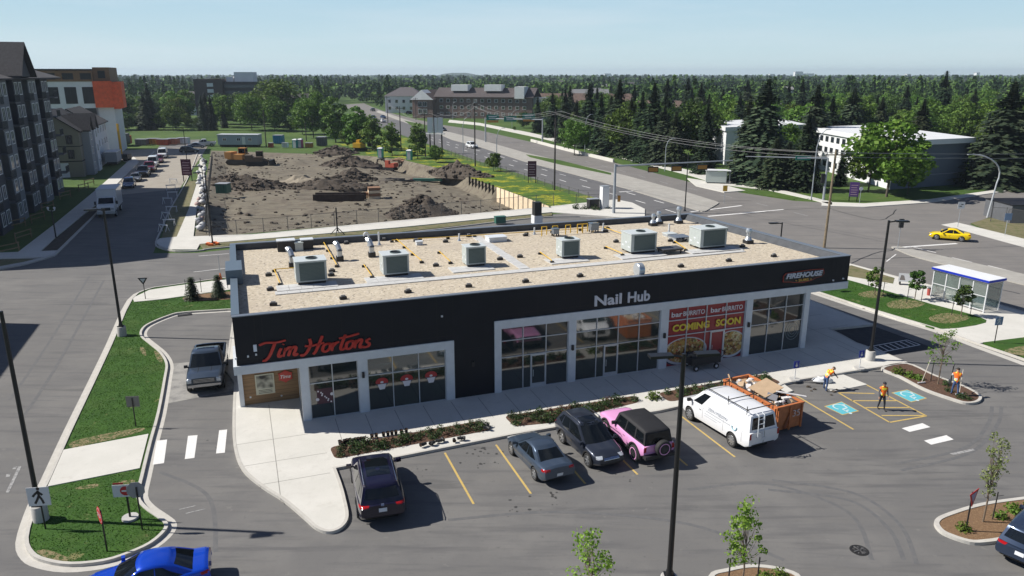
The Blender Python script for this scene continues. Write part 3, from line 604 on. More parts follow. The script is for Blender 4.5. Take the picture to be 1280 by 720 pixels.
# parapet cap and inner faces
q = MB()
q.bx(-.03, 42.43, -.04, .33, 6.8, 6.85)
q.hexa([(42.02, .331, 6.8), (42.43, .331, 6.8), (41.05, 18.95, 6.8), (40.6, 18.95, 6.8), (42.02, .331, 6.85), (42.43, .331, 6.85), (41.05, 18.95, 6.85), (40.6, 18.95, 6.85)])
q.hexa([(-.03, 19.25, 6.8), (40.599, 18.55, 6.8), (40.599, 18.95, 6.8), (-.03, 19.65, 6.8), (-.03, 19.25, 6.85), (40.599, 18.55, 6.85), (40.599, 18.95, 6.85), (-.03, 19.65, 6.85)])
q.build('parapet_cap', CAPM, T)
q = MB(); q.bx(-.05, .38, .331, 19.249, 6.8, 6.86); q.bx(-.3, .72, 8.6, 11.4, 6.4, 7.35); q.build('parapet_cap', CLADB, T)
q = MB(); q.bx(.301, .36, .34, 19.24, 6.36, 6.8); q.hexa([(.36, 19.2, 6.36), (40.69, 18.5, 6.36), (40.69, 18.6, 6.36), (.36, 19.3, 6.36), (.36, 19.2, 6.8), (40.69, 18.5, 6.8), (40.69, 18.6, 6.8), (.36, 19.3, 6.8)])
q.hexa([(41.55, .34, 6.35), (42.1, .34, 6.35), (40.7, 18.5, 6.35), (40.1, 18.5, 6.35), (41.9, .34, 6.8), (42.1, .34, 6.8), (40.7, 18.5, 6.8), (40.5, 18.5, 6.8)]); q.build('parapet_lining', INNER, T)
# white frames
q = MB()
q.bx(-.2, 12.4, -.1, .34, 3.47, 3.979); q.bx(11.88, 12.4, -.099, .34, .12, 3.469); q.bx(3.3, 3.75, -.08, .34, .12, 3.469); q.bx(6.58, 7.12, -.08, .34, .12, 3.469)
q.bx(15.001, 42.4, -.1, .34, 4.37, 4.899); q.bx(15.002, 15.44, -.099, .34, .12, 4.369)
for a, b in ((20.03, 20.55), (26.77, 27.38), (33.6, 34.13), (38.66, 39.08)): q.bx(a, b, -.08, .34, .12, 4.369)
q.hexa([(42.0, .341, 4.37), (42.42, .341, 4.37), (41.02, 18.9, 4.37), (40.7, 18.9, 4.37), (42.0, .341, 4.899), (42.42, .341, 4.899), (41.02, 18.9, 4.899), (40.7, 18.9, 4.899)])
q.bx(-.2, .2, .341, 3.5, 3.47, 3.979); q.bx(-.12, .14, 3.2, 3.39, .12, 3.469); q.build('white_frame', WHT, T)
q = MB(); q.bx(.141, 3.35, 3.4, 3.6, .13, 3.47); q.build('wood_wall', WOOD, T)
q = MB(); q.bx(.2, 11.8, .341, 3.8, 3.38, 3.469); q.build('soffit', WHT, T)
q = MB()
for k in range(1, 14): q.bx(.15, 3.3, 3.396, 3.401, .13+k*.24, .14+k*.24)
q.build('board_joint', mat('wood_joint', (.08, .045, .022), .8), T)
def bay(a0, a1, top, cols, rows, door=None, glass=GL, upper=None, label=None):
    q = MB(); w = .055
    xs = [a0+w/2]+cols+[a1-w/2]; zs = [.12+w/2]+rows+[top-w/2]
    for z in zs:
        if z in rows and door and z < door[2]-.05: continue
        if z < .2 and door: q.bx(a0, door[0], .02, .16, z-w/2, z+w/2); q.bx(door[1], a1, .02, .16, z-w/2, z+w/2)
        else: q.bx(a0, a1, .02, .16, z-w/2, z+w/2)
    for x in xs:
        z0 = .12
        if door and door[0] < x < door[1]: z0 = door[2]
        q.bx(x-w/2, x+w/2, .018, .162, z0, top)
    f = q.build('window_frame', ALU, T)
    ix = xs; iz = zs
    for j in range(len(iz)-1):
        for i in range(len(ix)-1):
            x0, x1, z0, z1 = ix[i]+w/2, ix[i+1]-w/2, iz[j]+w/2, iz[j+1]-w/2
            m = upper if (upper and j == len(iz)-2) else glass
            segs = [(x0, x1)]
            if door and z1 < door[2]+.02:
                segs = []
                if x0 < door[0]-.03: segs.append((x0, min(x1, door[0])))
                if x1 > door[1]+.03: segs.append((max(x0, door[1]), x1))
            for s0, s1 in segs:
                if s1-s0 < .04: continue
                g = MB(); g.bx(s0, s1, .08, .1, z0, z1); g.build('pane', m[(i+j) % len(m)] if isinstance(m, list) else m, f)
    if door:
        d = MB(); d0, d1, dz = door; t = .1
        d.bx(d0, d0+t, .0, .14, .14, dz); d.bx(d1-t, d1, .0, .14, .14, dz); d.bx(d0+t, d1-t, .0, .14, dz-.14, dz); d.bx(d0+t, d1-t, .0, .14, .14, .4)
        do = d.build('door', ALU, T); g = MB(); g.bx(d0+t, d1-t, .05, .08, .4, dz-.14); g.build('pane', glass, do)
        h = MB(); h.tube([(d0+.16, -.05, .9), (d0+.16, -.05, 1.35)], .02); h.tube([(d0+.16, 0, .92), (d0+.16, -.05, .92)], .015); h.tube([(d0+.16, 0, 1.33), (d0+.16, -.05, 1.33)], .015); h.build('handle', ALU, do)
    return f
GL2 = mat('lit_interior_glass', (.03, .042, .034), .06, spec=.8, ior=1.65, col2=(.012, .016, .016), nscale=1.1)
RED = mat('banner_red', (.30, .02, .025), .35)
bay(3.75, 6.58, 3.47, [5.1], [2.34], upper=GL)
bay(7.12, 11.88, 3.47, [8.62, 10.2], [2.38], upper=GLG, glass=GL2)
bay(15.44, 20.03, 4.37, [16.93, 18.5], [2.4, 3.5], (17.44, 18.52, 2.42))
bay(20.55, 26.77, 4.37, [22.07, 23.64, 25.2], [2.36, 3.48], (22.62, 23.68, 2.38), upper=GLG, glass=GL2)
bay(27.38, 33.6, 4.37, [28.88, 30.4, 32.0], [2.38, 3.48], (30.84, 31.98, 2.4), glass=RED)
bay(34.13, 38.66, 4.37, [35.62, 37.1], [2.36, 3.48])
# side glazing of the left entrance
q = MB(); q.bx(3.32, 3.38, .35, 3.4, .12, .2); q.bx(3.32, 3.38, .35, 3.4, 3.38, 3.469); q.bx(3.32, 3.38, 1.3, 1.36, .2, 3.38); q.bx(3.32, 3.38, 2.4, 2.46, .2, 3.38); f = q.build('window_frame', ALU, T)
for a, b in ((.35, 1.3), (1.36, 2.4), (2.46, 3.4)): g = MB(); g.bx(3.34, 3.36, a, b, .2, 3.38); g.build('pane', GL, f)
# wall lamps
for a, z in [(13.6, 2.3), (20.29, 2.55), (27.07, 2.55), (33.86, 2.55), (6.85, 2.55)]:
    q = MB(); b0 = -.08 if a != 13.6 else 0; q.bx(a-.07, a+.07, b0-.14, b0-.001, z-.17, z+.17); l = q.build('wall_lamp', DK, T)
for a, z in [(.62, 4.5), (1.05, 4.55), (41.0, 5.1), (41.9, 5.15), (11.7, 5.6), (-.02, 4.45)]:
    q = MB(); q.box((a, -.06, z), (.1, .1, .1)); q.build('camera_dome', mat('fitting_white', (.7, .72, .74), .4), T)
q = MB(); q.bx(.94, 1.12, -.06, -.001, 4.72, 5.12); q.build('wall_light', mat('lamp_white', (.65, .7, .78), .3), T)
for x_, z_ in ((2.3, .45), (.5, .62)): q = MB(); q.cyl((x_, 3.38, z_), (x_, 3.398, z_), .06); q.build('wall_fitting', ALU, T)

# ------------------------------------------------------------ signs on the walls
def sgn(name, label, cat, a, b, z, group=None): return thing(name, label, cat, B(a, b, z), BA, group)
def W2(m): return m
LREDM = mat('letter_red', (.50, .03, .02), .35)
# brush script lettering drawn as strokes
def stroke_word(strokes, w, m, name, parent, sx, sz, th=.08, shear=.22):
    q = MB()
    for pts in strokes:
        P = catmull(pts, 6) if len(pts) > 2 else [Vector(p) for p in pts]
        n = len(P)
        L = [(p.x+shear*p.y) for p in P]; Z = [p.y for p in P]
        vs = []
        for i in range(n):
            a = Vector((L[max(0, i-1)], Z[max(0, i-1)])); b_ = Vector((L[min(n-1, i+1)], Z[min(n-1, i+1)])); d = (b_-a)
            d = d.normalized() if d.length > 1e-6 else Vector((1, 0)); nn = Vector((-d.y, d.x))
            k = w*(.78+.3*abs(d.y))*(.75 if i in (0, n-1) else 1)/2
            for s in (1, -1):
                e = Vector((L[i], Z[i]))+nn*k*s; vs += [(e.x*sx, -th, e.y*sz), (e.x*sx, 0, e.y*sz)]
        fs = []
        for i in range(n-1):
            o = i*4; fs += [(o, o+2, o+6, o+4), (o, o+4, o+5, o+1), (o+2, o+3, o+7, o+6)]
        fs += [(0, 1, 3, 2), (4*n-4, 4*n-2, 4*n-1, 4*n-3)]
        q.add(vs, fs)
    return q.build(name, m, parent)
TH = sgn('shop_sign', 'red brush script Tim Hortons letters on the black fascia at the left end', 'shop sign', 1.0, -.03, 4.25)
tim = [[(-.30, .93), (.0, 1.05), (.5, 1.0), (.95, 1.08)], [(.45, 1.0), (.38, .5), (.30, .1), (.15, -.12), (.02, -.1)],
       [(.80, .58), (.74, .2), (.80, .02), (.95, .1)], [(.86, .80), (.88, .84)],
       [(1.02, .56), (1.0, .0)], [(1.0, .35), (1.18, .58), (1.28, .5), (1.24, .0)], [(1.26, .38), (1.42, .58), (1.54, .48), (1.50, .1), (1.58, .0), (1.7, .1)]]
hort = [[(.0, 1.0), (.12, .6), (.02, .1), (-.16, -.1), (-.25, .02)], [(-.15, .55), (.1, .5), (.5, .56), (.8, .62)], [(.62, 1.1), (.55, .6), (.46, .1), (.36, -.08)],
        [(.98, .54), (.80, .42), (.80, .12), (.96, .0), (1.12, .14), (1.14, .42), (.98, .54), (1.2, .48)],
        [(1.28, .56), (1.28, .0)], [(1.28, .3), (1.42, .52), (1.56, .55)],
        [(1.80, 1.0), (1.72, .5), (1.70, .12), (1.80, .0), (1.92, .08)], [(1.50, .80), (1.9, .84), (2.5, .98)],
        [(2.14, .54), (1.98, .42), (1.98, .12), (2.12, .0), (2.28, .14), (2.30, .42), (2.14, .54), (2.34, .48)],
        [(2.44, .56), (2.44, .0)], [(2.44, .32), (2.60, .56), (2.72, .48), (2.68, .08), (2.78, .0), (2.88, .08)],
        [(3.16, .54), (3.0, .46), (3.02, .32), (3.16, .2), (3.14, .04), (2.96, -.02), (2.86, .06)]]
stroke_word([[(x+.32, z) for x, z in s] for s in tim], .145, LREDM, 'script_word', TH, 1.12, .88)
w_ = stroke_word(hort, .145, LREDM, 'script_word', TH, 1.12, .88); w_.location = (2.72, 0, 0)
NH = sgn('shop_sign', 'silver Nail Hub letters on the black fascia above the middle windows', 'shop sign', 21.8, -.03, 5.13)
SIL = mat('letter_silver', (.56, .60, .68), .3, .2)
text('Nail', 1, SIL, 'word', NH, (0, 0, 0), width=1.95, height=.72, off=.025); text('Hub', 1, SIL, 'word', NH, (2.4, 0, 0), width=1.65, height=.72, off=.025)
FS = sgn('shop_sign', 'red outlined emblem sign reading FIREHOUSE SUBS on the black fascia at the right end', 'shop sign', 36.5, -.02, 5.2)
q = MB(); ol = [(0, .18), (.0, .62), (.2, .82), (1.2, .86), (2.4, .9), (3.5, .86), (3.6, .5), (3.4, .30), (2.9, .22), (2.5, .06), (1.8, -.02), (1.0, .04), (.6, .12)]
q.add([(x, z_, 0) for x, z_ in ol]+[(x, z_, .06) for x, z_ in ol], [tuple(range(12, -1, -1)), tuple(range(13, 26))]+[(i, (i+1) % 13, 13+(i+1) % 13, 13+i) for i in range(13)])
o = q.build('backing', mat('sign_red', (.30, .035, .02), .4), FS); o.rotation_euler = (R(90), 0, 0)
q = MB(); cx_ = sum(p[0] for p in ol)/13; cz_ = .45
il = [(cx_+(x-cx_)*.965, cz_+(z_-cz_)*.86) for x, z_ in ol]
q.add([(x, z_, .062) for x, z_ in il]+[(x, z_, .075) for x, z_ in il], [tuple(range(12, -1, -1)), tuple(range(13, 26))]+[(i, (i+1) % 13, 13+(i+1) % 13, 13+i) for i in range(13)])
o = q.build('panel', DK, FS); o.rotation_euler = (R(90), 0, 0)
text('FIREHOUSE', 1, SIL, 'word', FS, (.2, -.1, .40), width=3.2, height=.38, shear=.25, off=.03); text('• SUBS •', 1, mat('gold', (.55, .32, .06), .5), 'word', FS, (1.05, -.1, .12), width=1.4, height=.18, off=.02)
# red window posters
def wz(a, z): return (a-27.4, -.075, z)
BR = sgn('window_banner', 'red vinyl window banner reading barBURRITO twice and COMING SOON with two bowls of food', 'banner', 27.4, .075, 0)
WL = mat('vinyl_white', (.70, .66, .68), .5); YL = mat('vinyl_yellow', (.72, .52, .04), .5)
for a0 in (27.62, 30.72):
    text('bar', 1, WL, 'word', BR, wz(a0, 3.72), width=.85, height=.36, off=.02, ext=.004); text('BURRITO', 1, WL, 'word', BR, wz(a0+.92, 3.72), width=1.7, height=.34, off=.015, ext=.004)
text('COMING', 1, YL, 'word', BR, wz(27.75, 2.66), width=2.95, height=.52, off=.045, ext=.004); text('SOON', 1, YL, 'word', BR, wz(31.2, 2.66), width=2.05, height=.52, off=.045, ext=.004)
FOOD = layered('food', (.50, .30, .08), [(2.6, (.12, .05, .02), .45, .58, (1, 1, 1), 1), (3.4, (.66, .55, .30), .53, .60, (1, 1, 1), 1), (4.2, (.45, .06, .03), .57, .62, (1, 1, 1), 1), (5, (.12, .25, .04), .60, .66, (1, 1, 1), 1)], bump=0, rough=.5)
def disc(c, rx, rzz, y, m, name, par, clip=(27.42, 33.56, .2, 2.36)):
    q = MB(); P = []
    for i in range(40):
        t = 2*math.pi*i/40; P.append((min(max(c[0]+rx*math.cos(t), clip[0]), clip[1])-27.4, y, min(max(c[1]+rzz*math.sin(t), clip[2]), clip[3])))
    q.add(P, [tuple(range(40))]); return q.build(name, m, par)
BOWL = mat('bowl_rim', (.55, .55, .58), .4); BLK = mat('bowl_dark', (.03, .035, .07), .4)
for (cx, cz, rx, rzz) in ((28.9, 1.15, 1.75, 1.0), (32.6, 1.2, 1.25, 1.0)):
    disc((cx, cz-.28), rx*.95, rzz*.8, -.004, BLK, 'bowl_picture', BR); disc((cx, cz), rx, rzz, -.007, BOWL, 'bowl_picture', BR); disc((cx, cz+.05), rx*.92, rzz*.88, -.010, FOOD, 'food_picture', BR)
# the aluminium bars are seen over the banner
q = MB()
for x in (28.88, 30.4, 32.0): q.bx(x-.028, x+.028, -.02, .06, .15 if x != 30.4 and x != 32 else 2.4, 4.35)
for z in (2.38, 3.48): q.bx(27.4, 33.58, -.018, .055, z-.028, z+.028)
for v in range(0): pass
q2 = q.build('window_frame', ALU, T)
q = MB(); q.bx(.85, 1.95, -.05, -.002, .72, 2.02); pz = sgn('wall_poster', 'framed black and cream poster on the brown wood wall at the left entrance', 'poster', 0, 3.39, 0)
q.build('frame', mat('cream', (.55, .54, .42), .5), pz)
q = MB(); q.bx(.92, 1.88, -.055, -.0505, 1.1, 1.95); q.build('picture', mat('poster_print', (.015, .015, .015), .5, col2=(.50, .49, .40), nscale=2.5, detail=1), pz)
q = MB(); [q.bx(1.0, 1.8, -.055, -.0505, .80+.09*i, .83+.09*i) for i in range(3)]; q.build('text_line', DK, pz)
TM = sgn('wall_sign', 'round red leaf shaped sign with white script Tims on the brown wood wall', 'sign', 2.62, 3.39, 1.72)
q = MB(); P = []
for i in range(24):
    t = 2*math.pi*i/24; r = .42 if i % 4 == 2 else .34; P.append((r*math.cos(t)*1.15, r*math.sin(t), 0))
q.add([(x, -.08, y) for x, y, _ in P]+[(x, -.01, y) for x, y, _ in P], [tuple(range(24))]+[(i, (i+1) % 24, 24+(i+1) % 24, 24+i) for i in range(24)])
q.build('leaf_panel', LREDM, TM); text('Tims', 1, mat('vinyl_white2', (.75, .72, .72), .5), 'word', TM, (-.3, -.085, -.12), width=.62, height=.22, shear=.3, off=.02, ext=.005)
for i, a in enumerate((7.95, 9.45, 10.95)):
    s_ = sgn('window_sticker', 'red and white cup sticker in the %s pane of the left shopfront' % ('left', 'middle', 'right')[i], 'sticker', a, .07, 1.75, 'red and white stickers in the left shopfront')
    q = MB(); q.add([(.36*math.cos(t)*1.05, 0, .12+.26*math.sin(t)) for t in [2*math.pi*k/20 for k in range(20)]], [tuple(range(20))]); q.build('red_dome', mat('sticker_red', (.42, .03, .03), .5), s_)
    q = MB(); q.add([(-.26, -.003, -.02), (.26, -.003, -.02), (.15, -.003, -.36), (-.15, -.003, -.36)], [(0, 3, 2, 1)]); q.add([(.1*math.cos(t), -.004, .1+.07*math.sin(t)) for t in [2*math.pi*k/10 for k in range(10)]], [tuple(range(10))]); q.build('white_cup', WL, s_)
    q = MB(); q.add([(-.36, -.002, .02), (.36, -.002, .02), (.3, -.002, -.09), (-.3, -.002, -.09)], [(0, 3, 2, 1)]); q.build('dark_band', BLK, s_)
ps = sgn('window_poster', 'dark poster with pale rounds in the leftmost shopfront window', 'poster', 4.05, .07, 0)
q = MB(); q.bx(.1, 1.0, -.004, 0, 1.0, 1.95); q.build('sheet', mat('poster_plum', (.07, .02, .035), .5), ps)
q = MB()
for i in range(9): x, z = .25+.1*i*.7+random.uniform(-.08, .08), 1.8-.09*i; q.add([(x+.05*math.cos(t), -.006, z+.05*math.sin(t)) for t in [2*math.pi*k/8 for k in range(8)]], [tuple(range(8))])
for x, z in ((.12, 1.3), (.95, 1.55)): q.add([(x+.1*math.cos(t), -.006, z+.1*math.sin(t)) for t in [2*math.pi*k/10 for k in range(10)]], [tuple(range(10))])
q.build('round_print', WL, ps)
wd = sgn('window_decal', 'pale ring shaped decal low in the right shopfront glass', 'decal', 37.9, .07, 1.6)
q = MB()
for r in (.25, .42, .6): 
    pts = [(r*math.cos(R(t)), 0, r*math.sin(R(t))*1.2) for t in range(0, 375, 15)]; q.tube(pts, .012, 4)
q.build('ring', mat('decal_pale', (.30, .34, .34), .6), wd)

# ------------------------------------------------------------ things on the roof
RZ = 6.35
PAVER = layered('roof_paver', (.46, .46, .45), [(3, (.55, .55, .54), .4, .7, (1, 1, 1), .9)], bump=.1)
pv = MB()
def rp(px, py): 
    g = G(px, py, RZ); d = g-BO; return (d.x*BC+d.y*BS, -d.x*BS+d.y*BC)
n_ = 46
for i in range(n_):
    a = 2.9+i*.755
    if a > 37: break
    pv.box((a, 5.62+.0*random.random(), RZ+.03), (.74, .74, .05), rz(R(random.uniform(-1.5, 1.5))))
for i in range(15): pv.box((19.4+random.uniform(-.03, .03), 6.5+i*.77, RZ+.03), (.74, .74, .05), rz(R(random.uniform(-2, 2))))
AC = [(3.95, 7.0, 1.95, 1.5), (9.6, 7.05, 1.75, 1.4), (15.6, 7.8, 1.45, 1.1), (22.9, 7.75, 1.45, 1.1), (28.4, 7.35, 2.2, 1.6), (34.2, 6.9, 2.4, 1.6)]
for a, b, l, w_ in AC:
    for i in range(int(l/.75)+3):
        for j in range(2): pv.box((a-.9+i*.76, b-.95+j*.77+.2, RZ+.03), (.74, .74, .05), rz(R(random.uniform(-2, 2))))
pv.build('paver_walkway', PAVER, label='grey paver walkway laid across the gravel roof with spurs to the units', cat='walkway').matrix_world = Matrix.Translation(BO) @ Matrix.Rotation(BA, 4, 'Z')
ACM = mat('unit_casing', (.40, .44, .43), .45, noise=.06, nscale=3); ACD = mat('unit_louvre', (.07, .10, .098), .5); ACT = mat('unit_top', (.52, .56, .56), .4)
def acunit(label, a, b, l, w, h):
    o = thing('rooftop_unit', label, 'air conditioner', B(a, b, RZ), BA, 'grey rooftop air conditioning units')
    q = MB(); q.bx(0, l, 0, w, .22, h); q.build('casing', ACM, o)
    q = MB(); q.bx(-.04, l+.04, -.04, w+.04, h, h+.05); q.build('top_panel', ACT, o)
    q = MB(); q.bx(.1, l-.1, .05, .15, .06, .22); q.bx(.1, l-.1, w-.15, w-.05, .06, .22); q.build('base_rail', DK, o)
    q = MB(); q.bx(l*.12, l*.93, -.015, 0, .3, h-.08)
    q.build('louvre_panel', ACD, o)
    q = MB(); [q.bx(l*.12, l*.93, -.03, -.015, .33+k*.085, .35+k*.085) for k in range(int((h-.45)/.085))]; q.build('louvre', mat('louvre_slat', (.12, .165, .16), .5), o)
    q = MB(); q.lathe([(.36, h+.05), (.36, h+.12), (.33, h+.12), (.33, h+.0)], 20, c=(l*.55, w*.5, 0)); q.build('fan_ring', ACD, o)
    q = MB(); q.lathe([(.0, h+.055), (.33, h+.055)], 20, c=(l*.55, w*.5, 0)); q.build('fan_opening', DK, o)
    q = MB()
    for k in range(3): q.bx(-.004, 0, w*(.12+.3*k), w*(.3+.3*k), .5+.3*(k % 2), .62+.3*(k % 2)); q.bx(-.02, -.004, w*(.2+.27*k), w*(.23+.27*k), .9-.2*k, .98-.2*k)
    q.build('hatch_label', WHT, o)
    return o
hs = [1.55, 1.5, 1.45, 1.4, 1.55, 1.6]
lb = ['large grey rooftop unit nearest the left parapet', 'grey rooftop unit second from the left, behind the walkway', 'narrow grey rooftop unit just left of the paver cross path', 'narrow grey rooftop unit just right of the paver cross path', 'large grey rooftop unit behind the Nail Hub sign', 'largest grey rooftop unit nearest the right parapet']
for (a, b, l, w_), h, s_ in zip(AC, hs, lb): acunit(s_, a, b, l, w_, h)
GALV = mat('galvanised', (.48, .52, .56), .3, .55)
def rthing(name, label, cat, px, py, parts, group=None):
    a, b = rp(px, py); o = thing(name, label, cat, B(a, b, RZ), BA, group)
    for nm, q, m in parts: q.build(nm, m, o, smooth=30)
    return o
def stack_vent(px, py, label, h=1.0, r=.16, lean=0):
    q = MB(); q.box((0, 0, .14), (.62, .62, .28)); c = MB(); c.lathe([(.30, .28), (.2, .5), (r, .55), (r, h)], 14)
    t = MB(); t.lathe([(r*1.5, h-.1), (r*1.6, h+.05), (r*1.2, h+.22), (.01, h+.25)], 14)
    return rthing('roof_vent', label, 'vent', px, py, [('curb', q, DK), ('flue', c, GALV), ('cowl', t, GALV)], 'metal flue vents on the gravel roof')
stack_vent(935, 304, 'shiny flue vent standing alone near the right parapet'); stack_vent(848, 279, 'tallest flue vent by the rear parapet corner', 1.3)
stack_vent(816, 282, 'small flue vent at the rear, left one of a pair', .85, .12); stack_vent(823, 280, 'small flue vent at the rear, right one of a pair', .95, .14)
def elbow(px, py, label, s=1):
    q = MB(); q.box((0, 0, .18), (.5, .5, .36)); c = MB(); c.tube([(0, 0, .36), (0, 0, .8), (-.1, .25, 1.15), (-.2, .5, 1.25)], .2, 10)
    d = MB(); d.lathe([(.21, 0), (.24, .02), (.21, .05)], 12, c=(0, 0, .75))
    return rthing('exhaust_vent', label, 'vent', px, py, [('curb', q, DK), ('duct', c, GALV), ('band', d, DK)], 'elbow exhaust vents on the gravel roof')
elbow(366, 334, 'elbow exhaust vent right behind the leftmost large rooftop unit'); elbow(425, 326, 'elbow exhaust vent between the two left rooftop units'); elbow(465, 321, 'stubby exhaust vent behind the second rooftop unit')
def goose(px, py, label, h=.9, hook=True):
    q = MB(); pts = [(0, 0, 0), (0, 0, h)]+([(-.08, 0, h+.14), (-.22, 0, h+.17), (-.33, 0, h+.05), (-.33, 0, h-.1)] if hook else [(0, 0, h+.1)])
    q.tube(pts, .07, 8); t = MB(); t.lathe([(.16, 0), (.1, .12), (.08, .2)], 10)
    return rthing('vent_pipe', label, 'vent pipe', px, py, [('pipe', q, WHT), ('flashing', t, GALV)], 'pipes through the gravel roof')
goose(461, 307, 'white gooseneck pipe left of the capped pipe at the rear'); goose(474, 306, 'white capped pipe beside the gooseneck pipe', .95, False)
goose(574, 301, 'short white pipe by the rear parapet, left of the hatch', .5, False); goose(668, 293, 'short white pipe right of the roof hatch', .5, False); goose(754, 288, 'short white pipe right of the grey fan box', .55, False); goose(836, 291, 'thin pipe beside the flat hatch near the rear right', .7, False)
def rbox(px, py, label, cat, name, l, w, h, m, top=None, leg=.0):
    q = MB(); q.bx(-l/2, l/2, -w/2, w/2, leg, h); t = MB(); t.bx(-l/2-.04, l/2+.04, -w/2-.04, w/2+.04, h, h+.07)
    P_ = [('body', q, m), ('lid', t, top or WHT)]
    if leg:
        for sx in (-1, 1):
            for sy in (-1, 1): k = MB(); k.box((sx*l*.42, sy*w*.42, leg/2), (.08, .08, leg)); P_.append(('leg', k, DK))
    return rthing(name, label, cat, px, py, P_)
rbox(358, 313, 'white topped dark box at the rear left, the larger of two', 'equipment box', 'condenser_box', 1.3, .8, .8, DK)
rbox(384, 311, 'white topped dark box at the rear left, the smaller of two', 'equipment box', 'condenser_box', .9, .7, .75, DK)
rbox(374, 313, 'low grey box between the two white topped dark boxes', 'equipment box', 'junction_box', .6, .5, .6, ACM, ACM)
rbox(620, 301, 'white roof hatch at the rear end of the paver cross path', 'hatch', 'roof_hatch', 1.5, 1.1, .35, WHT)
rbox(837, 295, 'small grey hatch near the rear right vents', 'hatch', 'roof_hatch', .9, .8, .2, GALV, ACT); rbox(849, 299, 'wide flat grey hatch in front of the rear right vents', 'hatch', 'roof_hatch', 1.4, 1.2, .22, GALV, CAPM)
rbox(837, 316, 'dark solar panel like tray between the two right rooftop units', 'tray', 'equipment_tray', 1.7, 1.0, .35, DK, mat('tray', (.07, .07, .075), .5), .25)
rbox(742, 290, 'blue grey fan box near the rear parapet on dark feet', 'fan', 'fan_box', .7, .6, .75, CAPM, CLADB, .2); rbox(694, 295, 'small blue grey fan box left of the yellow pipe row', 'fan', 'fan_box', .5, .5, .6, CAPM, CLADB, .2)
rbox(524, 306, 'small white box at the rear where the yellow gas pipe starts', 'equipment box', 'junction_box', .5, .4, .25, WHT)
rbox(910, 288, 'low white box against the right parapet', 'equipment box', 'junction_box', 1.0, .5, .2, WHT)
o = thing('turbine_vent', 'half round galvanised vent cap behind the front parapet above Nail Hub', 'vent', B(25.4, .75, RZ), BA)
q = MB(); q.lathe([(.01, -.25), (.42, -.22), (.46, -.18), (.46, .18), (.42, .22), (.01, .25)], 24, axis='x', c=(0, 0, .72)); q.build('drum', GALV, o, smooth=True)
q = MB(); q.bx(-.24, .24, -.2, .2, 0, .5); q.build('base', GALV, o)
YEL = mat('gas_yellow', (.62, .38, .03), .5)
def pipeline(pxs, label, r=.035):
    P = [rp(*p) for p in pxs]; o = thing('gas_pipe', label, 'pipe', B(P[0][0], P[0][1], RZ), BA, 'yellow gas pipes on the gravel roof')
    q = MB(); pts = [(p[0]-P[0][0], p[1]-P[0][1], .2) for p in P]; q.tube(pts, r, 6); q.build('pipe', YEL, o)
    k = MB()
    for a_, b_ in zip(pts, pts[1:]):
        n = max(1, int((Vector(b_)-Vector(a_)).length/2.2))
        for i in range(n+1): t = i/n; k.box((a_[0]+(b_[0]-a_[0])*t, a_[1]+(b_[1]-a_[1])*t, .08), (.28, .14, .15))
    k.build('support_block', DK, o)
pipeline([(343, 340), (350, 357)], 'yellow gas pipe left of the leftmost rooftop unit'); pipeline([(343, 340), (370, 338)], 'short yellow gas pipe running into the leftmost rooftop unit')
pipeline([(405, 306), (421, 334)], 'long diagonal yellow gas pipe between the two left units'); pipeline([(455, 334), (465, 348)], 'yellow gas pipe left of the second rooftop unit')
pipeline([(496, 302), (527, 329)], 'diagonal yellow gas pipe right of the gooseneck pipe'); pipeline([(549, 317), (563, 330)], 'yellow gas pipe left of the third rooftop unit')
pipeline([(675, 318), (690, 329)], 'yellow gas pipe left of the fourth rooftop unit'); pipeline([(757, 311), (778, 320)], 'yellow gas pipe left of the fifth rooftop unit'); pipeline([(755, 287), (781, 296)], 'yellow gas pipe behind the fifth rooftop unit')
pipeline([(843, 304), (857, 314)], 'yellow gas pipe left of the largest rooftop unit')
pipeline([(490, 303), (560, 299), (690, 291), (760, 286)], 'longest yellow gas pipe along the rear parapet')
o = thing('gas_manifold', 'row of yellow gas pipe loops standing at the rear parapet', 'gas pipes', B(*rp(707, 293), RZ), BA); q = MB()
for x in (-2.2, -1.2, .0, 1.1, 1.6, 2.6): q.tube([(x, 0, 0), (x, 0, .8), (x+.45, 0, .8), (x+.45, 0, .1)], .045, 6)
q.build('loop', YEL, o)
blk = []
for px, py in [(336, 345), (338, 363), (342, 382), (429, 374), (510, 366), (586, 359), (657, 353), (725, 346), (625, 325), (650, 322), (545, 333), (414, 345), (415, 340), (851, 334), (911, 327), (967, 321), (928, 309), (838, 302), (657, 295), (433, 305), (586, 296), (557, 303), (757, 290), (770, 303), (480, 301), (520, 302)]:
    a, b = rp(px, py); o = thing('support_block', 'x', 'block', B(a, b, RZ), BA+random.uniform(-.3, .3))
    q = MB(); q.box((0, 0, .09), (.42, .22, .16)); q.build('foot', DK, o); q = MB(); q.box((0, 0, .22), (.26, .12, .1)); q.build('cradle', mat('zinc', (.3, .3, .3), .5, .5), o); blk.append(o)
number(blk, 'small black rubber support block on the gravel roof, #', 'loose black support blocks on the gravel roof')
cv = thing('cable_heap', 'dark coil of cable on the gravel left of the largest rooftop unit', 'cable', B(*rp(851, 302), RZ), BA); q = MB()
for k in range(5): q.tube([(.35*math.cos(t)+.05*k, .3*math.sin(t), .05+.04*k+.02*math.sin(3*t)) for t in [2*math.pi*i/12 for i in range(13)]], .03, 5)
q.build('coil', DK, cv)
